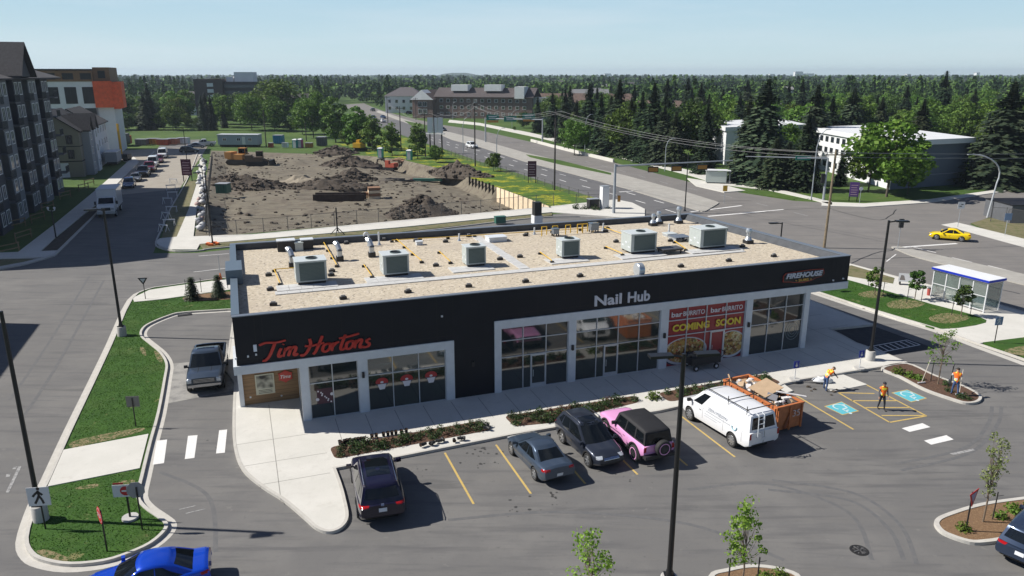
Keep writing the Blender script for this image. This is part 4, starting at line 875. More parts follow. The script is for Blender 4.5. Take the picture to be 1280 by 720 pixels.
# ============================================================ vehicles
TYRE = mat('tyre', (.018, .018, .018), .8); RIM = mat('alloy', (.42, .43, .45), .3, .7); RIMD = mat('dark_alloy', (.05, .05, .055), .4, .5)
CGL = mat('car_glass', (.006, .008, .01), .03, spec=.5, ior=1.5); TL = mat('tail_lamp', (.32, .008, .01), .2, coat=.5); HL = mat('head_lamp', (.55, .58, .62), .1, .3, coat=.8)
TRIM = mat('black_trim', (.02, .02, .021), .6); PLATE = mat('plate', (.62, .64, .68), .5); WELL = mat('wheel_well', (.008, .008, .008), .9); CHR = mat('chrome', (.62, .63, .65), .12, .95)
def paint(name, c, metal=.0, rough=.3): return mat('paint_'+name, c, rough, metal, coat=1.0, spec=.5)
def interp(x, xs, ys): return float(np.interp(x, xs, ys))
def smoothprof(pts, n):
    xs = [p[0] for p in pts]; zs = [p[1] for p in pts]
    return lambda x: interp(x, xs, zs)
def wheel(parent, x, y, r, wd, side, rimm=RIM, spokes=5, name='wheel', bead=None):
    t = MB(); s = side
    t.lathe([(r*.66, -wd/2), (r*.9, -wd/2-.005), (r*.985, -wd/2+.03), (r, 0), (r*.985, wd/2-.03), (r*.9, wd/2+.005), (r*.66, wd/2)], 24, axis='y')
    w_ = t.build(name, TYRE, parent, smooth=True); w_.location = (x, y, r)
    q = MB(); o = s*wd/2
    q.lathe([(r*.67, o*.9), (r*.66, o*1.02), (r*.60, o*1.0), (r*.58, o*.55), (0.01, o*.5)], 24, axis='y')
    q.build('rim', RIMD if rimm is RIM else rimm, w_, smooth=True)
    k = MB()
    for i in range(spokes):
        a = 2*math.pi*i/spokes; d = Vector((math.cos(a), 0, math.sin(a))); e = Vector((-math.sin(a), 0, math.cos(a)))
        P = []
        for yy in (o*.6, o*.98):
            for rr, ww in ((.05, r*.13), (r*.62, r*.085)):
                for sg in (-1, 1): v = d*rr+e*ww*sg; P.append((v.x, yy, v.z))
        k.add(P, [(0, 1, 3, 2), (4, 6, 7, 5), (0, 4, 5, 1), (1, 5, 7, 3), (3, 7, 6, 2), (2, 6, 4, 0)])
    k.lathe([(r*.18, o*.5), (r*.17, o*1.03), (.005, o*1.05)], 12, axis='y'); k.lathe([(r*.67, o*1.0), (r*.655, o*1.04), (r*.61, o*1.02)], 24, axis='y')
    k.build('spoke', rimm, w_)
    if bead: b = MB(); b.lathe([(r*.72, o*1.03), (r*.71, o*1.08), (r*.62, o*1.06)], 24, axis='y'); b.build('rim_ring', bead, w_)
    return w_
def vehicle(name, label, cat, s, loc, rot, group=None, detail=2):
    T_ = thing(name, label, cat, loc, rot, group); T_.scale = s.get('scale', (1, 1, 1)); L, Wd, rw = s['L'], s['W'], s['r']; pm = s['paint']
    top = s['top']; bot = s.get('bot', [(-L/2, .42), (-L/2+.3, .27), (L/2-.4, .24), (L/2, .36)])
    tx, tz = zip(*top); bx_, bz = zip(*bot); n = 44; xs = [-L/2+L*(.5-.5*math.cos(math.pi*i/(n-1))) for i in range(n)]
    ef, er = s.get('ef', .30), s.get('er', .22); box = s.get('boxy', 3.2)
    def hw(x):
        t = x/(L/2); pw = 4.5 if t > 0 else 6; k = s.get('nose', .20) if t > 0 else s.get('tail', .12)
        return Wd/2*(1-k*abs(t)**pw)
    sec = [(0, 1, .035), (.45, 1, .025), (.78, 1, .0), (.90, 1, -.03), (.965, 1, -.085), (.99, .5, .16), (1.0, .5, 0), (.985, 0, .16), (.955, 0, .05), (.86, 0, .0), (0, 0, 0)]
    vs = []
    for x in xs:
        zt, zb, h = interp(x, tx, tz), interp(x, bx_, bz), hw(x)
        ring = []
        for (f, k, dz) in sec:
            if k == 1: z = zt+dz*s.get('crown', 1)
            elif k == .5: z = zb+(zt-zb)*.55+dz
            else: z = zb+dz
            q = f*h; t = (z-zb)/(max(.1, zt-zb)); xx = x
            e = abs(x)/(L/2)
            if e > .8:
                kk = (e-.8)/.2; sl = ef if x > 0 else er
                xx -= math.copysign(1, x)*kk*sl*(max(0, t-.35)**2)*.9; xx -= math.copysign(1, x)*kk*.10*max(0, .25-t)*3
            ring.append((xx, q, z))
        ring += [(a_, -b_, c_) for a_, b_, c_ in ring[-2:0:-1]]
        vs += ring
    m = len(sec)*2-2; fs = [(i*m+j, i*m+(j+1) % m, (i+1)*m+(j+1) % m, (i+1)*m+j) for i in range(n-1) for j in range(m)]
    fs += [tuple(range(m-1, -1, -1)), tuple(range((n-1)*m, n*m))]
    q = MB(); q.add(vs, [f[::-1] for f in fs]); body = q.build('body', [pm, WELL, s.get('bedmat', WELL)], T_, smooth=50, fix=True)
    # wheel arches (and pickup bed) cut out of the body
    cut = MB(); ax = s['axles']
    for x in ax:
        for sd in (-1, 1): cut.cyl((x, sd*(Wd/2-.30), rw*1.02), (x, sd*(Wd/2+.3), rw*1.02), rw*1.17, None, 28, mi=1)
    cb = cut.build('cut', [pm, WELL, s.get('bedmat', WELL)])
    cuts = [cb]
    if s.get('bed'):
        x0, x1, y0, z0 = s['bed']; c2 = MB(); c2.bx(x0, x1, -y0, y0, z0, 2.5, mi=2); cuts.append(c2.build('cut', [pm, WELL, s.get('bedmat', WELL)]))
    for c in cuts:
        c.location = loc; c.rotation_euler = (0, 0, rot); c.scale = s.get('scale', (1, 1, 1))
    bpy.context.view_layer.update()
    for c in cuts:
        md = body.modifiers.new('b', 'BOOLEAN'); md.operation = 'DIFFERENCE'; md.object = c; md.solver = 'EXACT'
        try: md.material_mode = 'INDEX'
        except Exception: pass
    dg = bpy.context.evaluated_depsgraph_get(); nm = bpy.data.meshes.new_from_object(body.evaluated_get(dg)); body.modifiers.clear(); body.data = nm; nm.name = 'body'
    nm.set_sharp_from_angle(angle=R(42))
    for c in cuts: bpy.data.objects.remove(c)
    def bvh(*objs):
        V, F_ = [], []
        for o in objs:
            k = len(V); V += [tuple(v.co) for v in o.data.vertices]; F_ += [tuple(i+k for i in p.vertices) for p in o.data.polygons]
        return BVHTree.FromPolygons(V, F_)
    # cabin
    xr0, xr1, xf1, xf0 = s['cab']; zb = s['belt']; zr = s['roof']; wb, wt = s.get('wb', Wd/2*.93), s.get('wt', Wd/2*.74); bow = s.get('bow', .12); rbow = s.get('rbow', .07)
    rt = s.get('rtaper', .94)
    def Pf(u, t):   # windscreen: u -1..1, t 0..1
        x = xf0+(xf1-xf0)*t-bow*u*u; h = wb+(wt-wb)*t; return Vector((x, u*h, zb+(zr-.05-zb)*t+s.get('fb', 0)*(1-t)))
    def Pr(u, t):
        x = xr0+(xr1-xr0)*t+rbow*u*u; h = (wb+(wt-wb)*t)*rt; return Vector((x, u*h, zb+(zr-.07-zb)*t+s.get('rb', 0)*(1-t)))
    def Ps(u, t, sd):  # u 0 rear .. 1 front
        a, b_ = Pr(sd, t), Pf(sd, t); p = a.lerp(b_, u); p.y += sd*.05*math.sin(math.pi*u)*(1-t*.5); p.z += .035*math.sin(math.pi*u)*t; return p
    V = []; NL = 7; lev = [0, .35, .7, .92, 1.0]
    def ringat(t, ins=0):
        r_ = [Pf(u, t) for u in np.linspace(-1, 1, 7)]+[Ps(u, t, 1) for u in np.linspace(1, 0, 9)[1:-1]]+[Pr(u, t) for u in np.linspace(1, -1, 7)]+[Ps(u, t, -1) for u in np.linspace(0, 1, 9)[1:-1]]
        if ins:
            c = Vector(((xr1+xf1)/2, 0, 0)); out = []
            for p in r_: d = Vector((p.x-c.x, p.y, 0)); out.append(Vector((c.x+d.x*(1-ins*.6), p.y*(1-ins), p.z)))
            r_ = out
        return r_
    rings = [ringat(t) for t in lev[:4]]+[ringat(1.0, .035)]
    r5 = ringat(1.0, .16); [setattr(p, 'z', p.z+.035) for p in r5]; rings.append(r5)
    r6 = ringat(1.0, .45); [setattr(p, 'z', p.z+.055) for p in r6]; rings.append(r6)
    k = len(rings[0]); VS = [p for r_ in rings for p in r_]; FS = [(i*k+j, i*k+(j+1) % k, (i+1)*k+(j+1) % k, (i+1)*k+j) for i in range(len(rings)-1) for j in range(k)]
    VS.append(Vector(((xr1+xf1)/2, 0, zr+.065))); e = len(VS)-1; FS += [((len(rings)-1)*k+j, (len(rings)-1)*k+(j+1) % k, e) for j in range(k)]
    q = MB(); q.add(VS, FS); cabin = q.build(s.get('cabname', 'roof'), s.get('cabmat', pm), T_, smooth=42, fix=True)
    def patch(fn, poly, name, m, par, off=.008, n=6):
        (u0, t0), (u1, t1), (u2, t2), (u3, t3) = poly; g = []
        for j in range(n+1):
            for i in range(n+1):
                a, b_ = i/n, j/n; u = (u0*(1-a)+u1*a)*(1-b_)+(u3*(1-a)+u2*a)*b_; t = (t0*(1-a)+t1*a)*(1-b_)+(t3*(1-a)+t2*a)*b_
                p = fn(u, t); d = (fn(u+.01, t)-p).cross(fn(u, t+.01)-p).normalized()
                c = Vector((p.x*.5+(xr1+xf1)/4, 0, p.z-.5))
                if d.dot(p-c) < 0: d = -d
                g.append(p+d*off)
        q = MB(); q.add(g, [(j*(n+1)+i, j*(n+1)+i+1, (j+1)*(n+1)+i+1, (j+1)*(n+1)+i) for j in range(n) for i in range(n)]); return q.build(name, m, par, smooth=60)
    patch(Pf, [(-.93, .05), (.93, .05), (.90, .93), (-.90, .93)], 'windscreen', CGL, T_)
    if s.get('rearglass', True): patch(Pr, [(-.88, s.get('rg0', .1)), (.88, s.get('rg0', .1)), (.84, .88), (-.84, .88)], 'rear_window', CGL, T_)
    for sd in (-1, 1):
        for wp in s.get('win', [[(.08, .3), (.30, .12), (.32, .88), (.16, .85)], [(.34, .1), (.60, .1), (.60, .9), (.34, .89)], [(.63, .1), (.95, .1), (.93, .88), (.63, .9)]]):
            patch(lambda u, t: Ps(u, t, sd), wp, 'side_window', CGL, T_, n=4)
    BV = bvh(body); BV2 = bvh(body, cabin)
    def decal(o3, ax1, ax2, w1, w2, dirv, name, m, par=None, off=.012, n=5, bv=None, skew=0):
        o3, ax1, ax2, dirv = Vector(o3), Vector(ax1), Vector(ax2), Vector(dirv).normalized(); V_ = []; ok = []
        for j in range(n+1):
            for i in range(n+1):
                p = o3+ax1*w1*(i/n-.5)+ax2*w2*(j/n-.5)+ax1*skew*(j/n-.5)
                h = (bv or BV).ray_cast(p-dirv*1.5, dirv)
                ok.append(h[0] is not None); V_.append((h[0]-dirv*off) if h[0] is not None else p)
        q = MB(); q.add(V_, [f for f in [(j*(n+1)+i, j*(n+1)+i+1, (j+1)*(n+1)+i+1, (j+1)*(n+1)+i) for j in range(n) for i in range(n)] if all(ok[a] for a in f)])
        return q.build(name, m, par or T_, smooth=60) if q.f else None
    X, Y, Z = (1, 0, 0), (0, 1, 0), (0, 0, 1)
    for sd in (-1, 1):
        y = sd*(Wd/2-.26-s.get('lin', 0)); zz = s.get('hz', .68); decal((L/2-.1, y, zz), Y, Z, s.get('hw', .42), s.get('hh', .15), (-1, -sd*.35, -.15), 'headlight', HL, off=.014, skew=0)
        y = sd*(Wd/2-.2-s.get('tin', 0)); zz = s.get('tz', .85); decal((-L/2+.1, y, zz), Y, Z, s.get('tw', .34), s.get('th', .17), (1, -sd*.35, -.1), 'taillight', TL, off=.014)
    gz = s.get('gz', .55); decal((L/2, 0, gz), Y, Z, s.get('gw', 1.0), s.get('gh', .2), (-1, 0, -.05), 'grille', s.get('gmat', TRIM), off=.012, n=6)
    decal((L/2, 0, s.get('bz', .33)), Y, Z, Wd*.72, .12, (-1, 0, 0), 'bumper_trim', TRIM, off=.012, n=6)
    decal((-L/2, 0, s.get('rbz', .38)), Y, Z, Wd*.74, .16, (1, 0, 0), 'bumper_trim', TRIM, off=.012, n=6)
    decal((-L/2, 0, s.get('pz', .72)), Y, Z, .32, .16, (1, 0, -.1), 'number_plate', PLATE, off=.02, n=2)
    if detail > 1:
        for sd in (-1, 1):
            for x in s.get('seams', [-.75, .25, 1.25]): decal((x, 0, (zb+.3)/2+.08), X, Z, .014, zb-.42, (0, -sd, 0), 'door_seam', WELL, off=.003, n=4)
            for x in s.get('handles', [-.6, .42]): decal((x, 0, zb-.16), X, Z, .17, .03, (0, -sd, 0), 'door_handle', s.get('hmat', pm), off=.03, n=2)
            decal((0, 0, .3), X, Z, (ax[0]-ax[1])-rw*2.5, .11, (0, -sd, .25), 'sill', TRIM, off=.01, n=6)
            if s.get('cladding'):
                for x in ax:
                    q = MB(); P = []
                    for i in range(15):
                        t = math.pi*(i/14)*1.06-.09
                        for rr, yy in ((rw*1.14, Wd/2*.985), (rw*1.14, Wd/2*1.02), (rw*1.32, Wd/2*1.02), (rw*1.32, Wd/2*.97)): P.append((x+rr*math.cos(t), sd*yy, rw*1.02+rr*math.sin(t)))
                    q.add(P, [(i*4+j, i*4+(j+1) % 4, i*4+4+(j+1) % 4, i*4+4+j) for i in range(14) for j in range(4)]); q.build('wheel_arch', s['cladding'], T_, smooth=40)
    for sd in (-1, 1):
        mxx = xf0-.28+s.get('mx', 0); q = MB(); q.box((mxx, sd*(wb+.16), zb+.10), (.13, .21, .15), rz(-sd*.15)); q.box((mxx+.02, sd*(wb+.03), zb+.05), (.08, .14, .05)); q.build('side_mirror', s.get('mmat', pm), T_)
        for x in ax: wheel(T_, x, sd*(Wd/2-.115), rw, s.get('ww', .23), sd, s.get('rim', RIM), s.get('spokes', 5), bead=s.get('bead'))
    q = MB(); q.bx(-L/2+.4, L/2-.4, -Wd/2+.35, Wd/2-.35, .2, .4); q.build('underbody', WELL, T_)
    return T_, dict(decal=decal, Ps=Ps, Pf=Pf, Pr=Pr, patch=patch, bv2=BV2)
HB = BA+R(90)          # heading away from the camera, square to the building
def place(px, py, hdg, L, end):
    """origin so that the given end ('rear' / 'front') of a vehicle of length L is over this spot of the photographed ground"""
    g = G(px, py); d = Vector((math.cos(hdg), math.sin(hdg), 0)); return g+d*(L/2 if end == 'rear' else -L/2)
SUVB = paint('black_violet', (.007, .006, .022)); SED = paint('steel_blue', (.055, .078, .115), .35); DSU = paint('slate', (.030, .036, .052), .3); PINK = paint('pink', (.72, .33, .60)); WV = paint('white', (.72, .73, .75), rough=.35)
PU = paint('grey_blue', (.055, .075, .105), .45); BLU = paint('blue', (.003, .05, .45), .2); YT = paint('yellow', (.85, .60, .0)); DBL = paint('navy', (.03, .045, .08), .3)
# black SUV (rear towards the camera)
L = 4.85
suv = dict(scale=(1.13, 1.13, 1.12), L=L, W=1.93, r=.37, paint=SUVB, top=[(-L/2, .98), (-L/2+.25, 1.06), (0, 1.08), (1.0, 1.05), (1.9, .95), (L/2, .76)], bot=[(-L/2, .5), (-L/2+.3, .3), (L/2-.4, .28), (L/2, .42)], axles=[1.45, -1.38], cab=(-2.32, -2.0, .35, 1.15), belt=1.03, roof=1.72, wt=.72, rbow=.1, bow=.16, er=.12, rg0=.28,
           hz=.78, tz=.98, tw=.5, th=.09, pz=.82, gz=.62, gh=.3, seams=[-1.35, -.3, .75], handles=[-.55, .45], cladding=TRIM, win=[[(.05, .25), (.20, .15), (.21, .86), (.09, .82)], [(.23, .1), (.53, .1), (.53, .9), (.23, .88)], [(.555, .1), (.94, .1), (.93, .87), (.555, .9)]])
v, f = vehicle('parked_suv', 'glossy black violet SUV parked nose in by the planting strip at the left end', 'car', suv, place(480, 660, R(106), L*1.13, 'rear'), R(106))
f['decal']((-.55, 0, 1.7), (1, 0, 0), (0, 1, 0), 1.5, .95, (0, 0, -1), 'sunroof', CGL, off=.006, bv=f['bv2'])
for sd in (-1, 1): q = MB(); q.tube([(-1.9, sd*.64, 1.72), (-1.7, sd*.64, 1.765), (.1, sd*.64, 1.775), (.3, sd*.63, 1.72)], .02, 6); q.build('roof_rail', CHR, v)
f['decal']((-L/2, 0, 1.02), (0, 1, 0), (0, 0, 1), .12, .07, (1, 0, 0), 'badge', CHR, off=.02, n=2)
# blue grey sedan
L = 4.65
sed = dict(scale=(1.04, 1.03, 1.06), L=L, W=1.80, r=.33, paint=SED, top=[(-L/2, .92), (-L/2+.15, .99), (-1.4, .99), (0, .93), (1.0, .88), (1.8, .78), (L/2, .62)], axles=[1.42, -1.3], cab=(-1.78, -.85, .28, 1.12), belt=.88, roof=1.42, wt=.62, wb=.82, bow=.14, er=.18, rg0=.10, rt=.9, tz=.88, tw=.46, th=.11, pz=.62, hz=.66, gz=.45, gh=.2, seams=[-1.0, .0, .95], handles=[-.85, .15], spokes=7,
           win=[[(.14, .1), (.5, .1), (.5, .9), (.30, .84)], [(.525, .1), (.93, .1), (.91, .86), (.525, .9)]])
v, f = vehicle('parked_sedan', 'steel blue sedan parked nose in with its boot towards the camera', 'car', sed, place(700, 608, R(114), L*1.04, 'rear'), R(114))
# slate SUV facing the camera
L = 4.55
su2 = dict(scale=(1.06, 1.05, 1.06), L=L, W=1.82, r=.35, paint=DSU, top=[(-L/2, .95), (-L/2+.2, 1.02), (0, 1.0), (.9, 1.0), (1.7, .88), (L/2, .70)], axles=[1.4, -1.25], cab=(-2.22, -1.75, .2, 1.2), belt=.95, roof=1.66, wt=.66, wb=.84, bow=.18, nose=.26, hz=.74, hw=.34, hh=.13, tz=1.1, tw=.2, th=.5, gz=.66, gw=.85, gh=.12, gmat=CHR, bz=.4, cladding=TRIM, seams=[-1.1, -.15, .8], handles=[-.5, .4], spokes=6,
           win=[[(.05, .35), (.19, .18), (.21, .84), (.12, .8)], [(.23, .1), (.51, .08), (.51, .9), (.25, .87)], [(.535, .08), (.94, .06), (.91, .86), (.535, .9)]])
v, f = vehicle('parked_suv', 'dark slate SUV parked facing outwards beside the pink four by four', 'car', su2, place(765, 589, R(-66), L*1.06, 'front'), R(-66))
f['decal']((-.15, 0, 1.7), (1, 0, 0), (0, 1, 0), .75, .85, (0, 0, -1), 'sunroof', CGL, off=.006, bv=f['bv2']); f['decal']((L/2, 0, .56), (0, 1, 0), (0, 0, 1), .8, .07, (-1, 0, 0), 'grille', TRIM, off=.014); f['decal']((L/2, 0, .68), (0, 1, 0), (0, 0, 1), .16, .1, (-1, 0, 0), 'badge', CHR, off=.03, n=2)
for sd in (-1, 1): q = MB(); q.tube([(-1.7, sd*.62, 1.70), (-1.5, sd*.64, 1.75), (0, sd*.64, 1.76), (.15, sd*.62, 1.70)], .02, 6); q.build('roof_rail', CHR, v)
# pink four by four with black soft top
L = 4.45; SOFT = mat('soft_top', (.011, .011, .013), .75, noise=.15, nscale=4)
bro = dict(scale=(1.09, 1.04, 1.05), L=L, W=1.88, r=.43, paint=PINK, top=[(-L/2, 1.12), (-L/2+.1, 1.15), (.7, 1.16), (.9, 1.15), (2.0, 1.10), (L/2, 1.02)], bot=[(-L/2, .62), (-L/2+.3, .48), (L/2-.4, .46), (L/2, .6)], axles=[1.42, -1.42], cab=(-2.18, -2.05, .45, .78), belt=1.12, roof=1.86, wb=.84, wt=.74, bow=.05, rbow=.03, rt=.99, nose=.08, tail=.06, ef=.06, er=.03, crown=.6, cabmat=SOFT, cabname='soft_top', rearglass=True, rg0=.15,
           tz=.98, tw=.14, th=.34, tin=-.02, hz=.9, hw=.26, hh=.24, gz=.9, gw=1.1, gh=.24, pz=.62, seams=[-.75, .05, .82], handles=[-.45, .32], hmat=TRIM, cladding=TRIM, ww=.28, bead=PINK, rim=RIMD, spokes=8, mmat=TRIM, bz=.56, rbz=.58,
           win=[[(.04, .14), (.28, .14), (.28, .84), (.05, .84)], [(.32, .1), (.60, .1), (.60, .87), (.32, .87)], [(.64, .1), (.95, .1), (.93, .87), (.64, .87)]])
v, f = vehicle('parked_offroader', 'pink four by four with a black soft top and a spare wheel on its tailgate', 'car', bro, place(823, 582, R(111), L*1.09+.15, 'rear')-Vector((math.cos(R(111)), math.sin(R(111)), 0))*.05, R(111))
w_ = wheel(v, 0, 0, .42, .27, 1, RIMD, 8, 'spare_wheel', PINK); w_.rotation_euler = (0, 0, R(90)); w_.location = (-L/2-.17, -.12, 1.0)
q = MB(); q.bx(-L/2-.18, -L/2+.1, -.85, .85, .5, .68); q.bx(L/2-.1, L/2+.18, -.85, .85, .5, .7); q.build('bumper', TRIM, v)
for sd in (-1, 1): q = MB(); q.bx(-.95, .95, sd*.9-.07, sd*.9+.07, .40, .47); q.build('side_step', TRIM, v)
# white work van
L = 5.7
van = dict(scale=(1.05, 1.04, 1.12), L=L, W=2.02, r=.37, paint=WV, top=[(-L/2, 1.2), (-L/2+.05, 1.22), (1.2, 1.22), (1.6, 1.18), (2.3, 1.08), (L/2, .92)], bot=[(-L/2, .5), (-L/2+.3, .36), (L/2-.4, .3), (L/2, .42)], axles=[1.85, -1.6], cab=(-2.80, -2.66, 1.1, 2.05), belt=1.15, roof=2.06, wb=.98, wt=.82, bow=.15, rbow=.04, rt=.98, nose=.14, tail=.03, ef=.25, er=.03, crown=.5, rearglass=False, win=[[(.80, .12), (.955, .1), (.93, .84), (.80, .86)]],
           tz=1.05, tw=.12, th=.36, tin=-.06, hz=.85, gz=.75, gh=.3, pz=.8, seams=[-2.3, -.9, .75, 1.72], handles=[.95], hmat=TRIM, mmat=TRIM, spokes=8, rbz=.48)
v, f = vehicle('work_van', 'white work van with a ladder rack and rear door ladder beside the orange dumpster', 'van', van, place(953, 567, R(115), L*1.05, 'rear'), R(115))
for u0, u1 in ((-.86, -.06), (.06, .86)): f['patch'](f['Pr'], [(u0, .2), (u1, .2), (u1*.97, .86), (u0*.97, .86)], 'rear_window', CGL, v)
f['decal']((-L/2, 0, 1.3), (0, 1, 0), (0, 0, 1), .02, 1.5, (1, 0, 0), 'door_seam', WELL, off=.012, bv=f['bv2'])
q = MB()
for sd in (-1, 1): q.tube([(-2.55, sd*.86, 2.24), (1.2, sd*.86, 2.24)], .025, 6)
for x in (-2.4, -1.0, .9):
    q.tube([(x, -.86, 2.24), (x, .86, 2.24)], .025, 6)
    for sd in (-1, 1): q.tube([(x, sd*.86, 2.0), (x, sd*.86, 2.42)], .022, 6)
q.build('ladder_rack', TRIM, v)
q = MB()
for y in (.15, .52): q.tube([(-L/2-.02, y, .95), (-L/2-.10, y, 1.0), (-L/2-.06, y, 2.05), (-L/2+.2, y, 2.16)], .025, 6)
for z in (1.15, 1.4, 1.65, 1.9): q.tube([(-L/2-.09, .15, z), (-L/2-.09, .52, z)], .02, 6)
q.build('rear_ladder', WHT, v)
tt = mat('lettering_grey', (.30, .33, .38), .5)
text('ZEN MEDIN', 1, tt, 'lettering', v, (.35, 1.025, 1.2), rot=(R(90), 0, R(180)), width=1.5, height=.17, ext=.002)
for z, x, w in [(1.08, .5, 1.9), (.92, .6, 1.3), (.8, .6, 1.0)]: q = MB(); q.bx(x-w, x, 1.02, 1.026, z, z+.04); q.build('lettering_line', mat('lettering_pale', (.5, .52, .55), .5), v)
q = MB(); q.tube([(.17*math.cos(t), 0, .15*math.sin(t)) for t in [R(160)+i*.3 for i in range(13)]], .022, 5); o = q.build('emblem', mat('emblem_blue', (.25, .5, .6), .5), v); o.location = (-1.75, 1.022, 1.12)
# pickup in the drive lane, facing the camera
L = 5.75
pk = dict(scale=(1.06, 1.12, 1.08), L=L, W=2.0, r=.40, paint=PU, top=[(-L/2, 1.28), (-.75, 1.28), (-.7, 1.22), (1.1, 1.22), (2.2, 1.17), (L/2, 1.06)], bot=[(-L/2, .58), (-L/2+.3, .44), (L/2-.4, .40), (L/2, .5)], axles=[1.95, -1.75], cab=(-.75, -.55, .65, 1.45), belt=1.18, roof=1.93, wb=.9, wt=.76, bow=.12, rbow=.02, rt=.99, nose=.08, tail=.04, ef=.10, er=.02, crown=.8, bed=(-L/2+.12, -.9, .82, .78), bedmat=TRIM,
          hz=.93, hw=.34, hh=.26, lin=-.06, gz=.92, gw=1.15, gh=.34, gmat=mat('grille_grey', (.07, .075, .08), .4, .5), bz=.5, tz=1.05, tw=.14, th=.4, tin=-.04, seams=[-.68, .3, 1.3], handles=[-.3, .6], mmat=TRIM, mx=.02, spokes=6,
          win=[[(.06, .12), (.44, .1), (.44, .88), (.08, .86)], [(.48, .1), (.94, .1), (.91, .86), (.48, .9)]])
v, f = vehicle('pickup_truck', 'grey blue crew cab pickup coming down the drive lane beside the black building', 'pickup truck', pk, place(257, 494, R(-73), L*1.06, 'front'), R(-73))
f['decal']((L/2, 0, .62), (0, 1, 0), (0, 0, 1), 1.75, .17, (-1, 0, 0), 'bumper', CHR, off=.05, n=6); f['decal']((0, 0, 1.9), (1, 0, 0), (0, 1, 0), .35, .95, (0, 0, -1), 'sunroof', CGL, off=.006, bv=f['bv2'])
for zz in (.84, .92, 1.0): f['decal']((L/2, 0, zz), (0, 1, 0), (0, 0, 1), 1.1, .03, (-1, 0, 0), 'grille_bar', CHR, off=.03)
for yy in (-.35, .35): f['decal']((1.75, yy, 1.2), (1, 0, 0), (0, 1, 0), .8, .03, (0, 0, -1), 'bonnet_crease', WELL, off=.003)
# blue car at the bottom left, cut by the frame
hb = dict(sed); hb.update(L=4.5, paint=BLU, wb=.84, wt=.64, cab=(-1.9, -.95, .25, 1.15)); hb['top'] = [(-2.25, .96), (-2.1, 1.0), (-1.4, .98), (0, .93), (1.0, .9), (1.8, .8), (2.25, .64)]
p_ = G(262, 724); hd = R(200); v, f = vehicle('moving_car', 'bright blue car rounding the grass island at the bottom left corner', 'car', hb, p_+Vector((math.cos(hd), math.sin(hd), 0))*2.2, hd)
# dark car at the right edge
rb_ = dict(suv); rb_.update(paint=DBL, scale=(1.03, 1.03, 1.0)); rb_['top'] = [(x, z-.05) for x, z in suv['top']]
hd = R(38); p_ = G(1270, 714); v, f = vehicle('moving_suv', 'dark navy SUV driving out of the right edge beside the mulch island', 'car', rb_, p_+Vector((math.cos(hd), math.sin(hd), 0))*2.45, hd)
# yellow taxi
tx_ = dict(sed); tx_.update(paint=YT, L=4.65, W=1.84, scale=(.97, .98, 1.0))
p1, p2 = G(1171, 299), G(1212, 304); d = p1-p2; hd = math.atan2(d.y, d.x)
v, f = vehicle('yellow_taxi', 'bright yellow sedan crossing the wide junction', 'car', tx_, (p1+p2)/2+Vector((0, .9, 0)), R(152))
# white SUV on the highway and other distant cars
def simple(kind, name, label, c, px, py, hd, group=None, sc_=1): 
    s = dict(su2 if kind == 'suv' else sed if kind == 'sedan' else pk if kind == 'pickup' else van); s['paint'] = c; return vehicle(name, label, 'pickup truck' if kind == 'pickup' else 'van' if kind == 'van' else 'car', s, G(px, py), hd, group, 1)[0]
WP = paint('plain_white', (.7, .71, .72)); RP = paint('dark_red', (.16, .015, .025)); GP = paint('mid_grey', (.14, .15, .17), .3); KP = paint('black', (.012, .013, .016)); BP = paint('dark_blue', (.02, .045, .12))
simple('suv', 'white_car', 'small white SUV driving on the near lanes of the highway', WP, 590, 185, R(-62))
gl = 'cars far along the highway'
simple('suv', 'distant_car', 'dark car furthest left on the distant highway', KP, 467, 149, R(-65), gl); simple('sedan', 'distant_car', 'blue car in the middle of the distant highway group', BP, 479, 148, R(-65), gl); simple('sedan', 'distant_car', 'pale car nearest in the distant highway group', WP, 478, 153, R(115), gl); simple('suv', 'distant_car', 'dark car by the far parking lot of the gabled residence', KP, 513, 143, R(10), gl); simple('sedan', 'distant_car', 'white car by the far parking lot of the gabled residence', WP, 521, 143, R(10), gl); simple('suv', 'distant_car', 'black car far beyond the billboard on the highway', KP, 466, 139, R(115), gl)
simple('sedan', 'distant_car', 'dark car just right of the billboard on the far lanes', KP, 553, 164, R(-60), gl)
ga = 'vehicles parked along the side street'; hs = BA+R(90)
simple('suv', 'parked_car', 'dark blue car parked just beyond the white box truck', BP, 162, 234, hs+math.pi, ga); simple('sedan', 'parked_car', 'grey blue car parked second beyond the white box truck', GP, 170, 226, hs+math.pi, ga)
simple('pickup', 'parked_car', 'dark red pickup nearest in the row by the yellow boom', RP, 188, 214, hs+math.pi, ga); simple('van', 'parked_van', 'white van behind the nearest dark red pickup', WP, 192, 208, hs+math.pi, ga); simple('suv', 'parked_car', 'dark red car furthest in the row by the yellow boom', RP, 199, 203, hs+math.pi, ga)
simple('van', 'parked_van', 'white van at the far end of the parked row', WP, 204, 197, hs+math.pi, ga); simple('pickup', 'parked_car', 'black pickup in the shade just before the dark red pickup', KP, 180, 220, hs+math.pi, ga)
simple('suv', 'parked_car', 'black car parked at the far end of the site fence', KP, 237, 191, R(20), ga); simple('sedan', 'parked_car', 'grey car parked behind the black car at the fence end', GP, 246, 185, R(20), ga); simple('pickup', 'parked_car', 'pale grey pickup parked left of the site trailer', mat('paint_pale', (.4, .42, .45), .3), 256, 183, R(200), ga)
simple('sedan', 'parked_car', 'white car parked at the far right edge under the trees', WP, 1274, 233, R(10), ga)
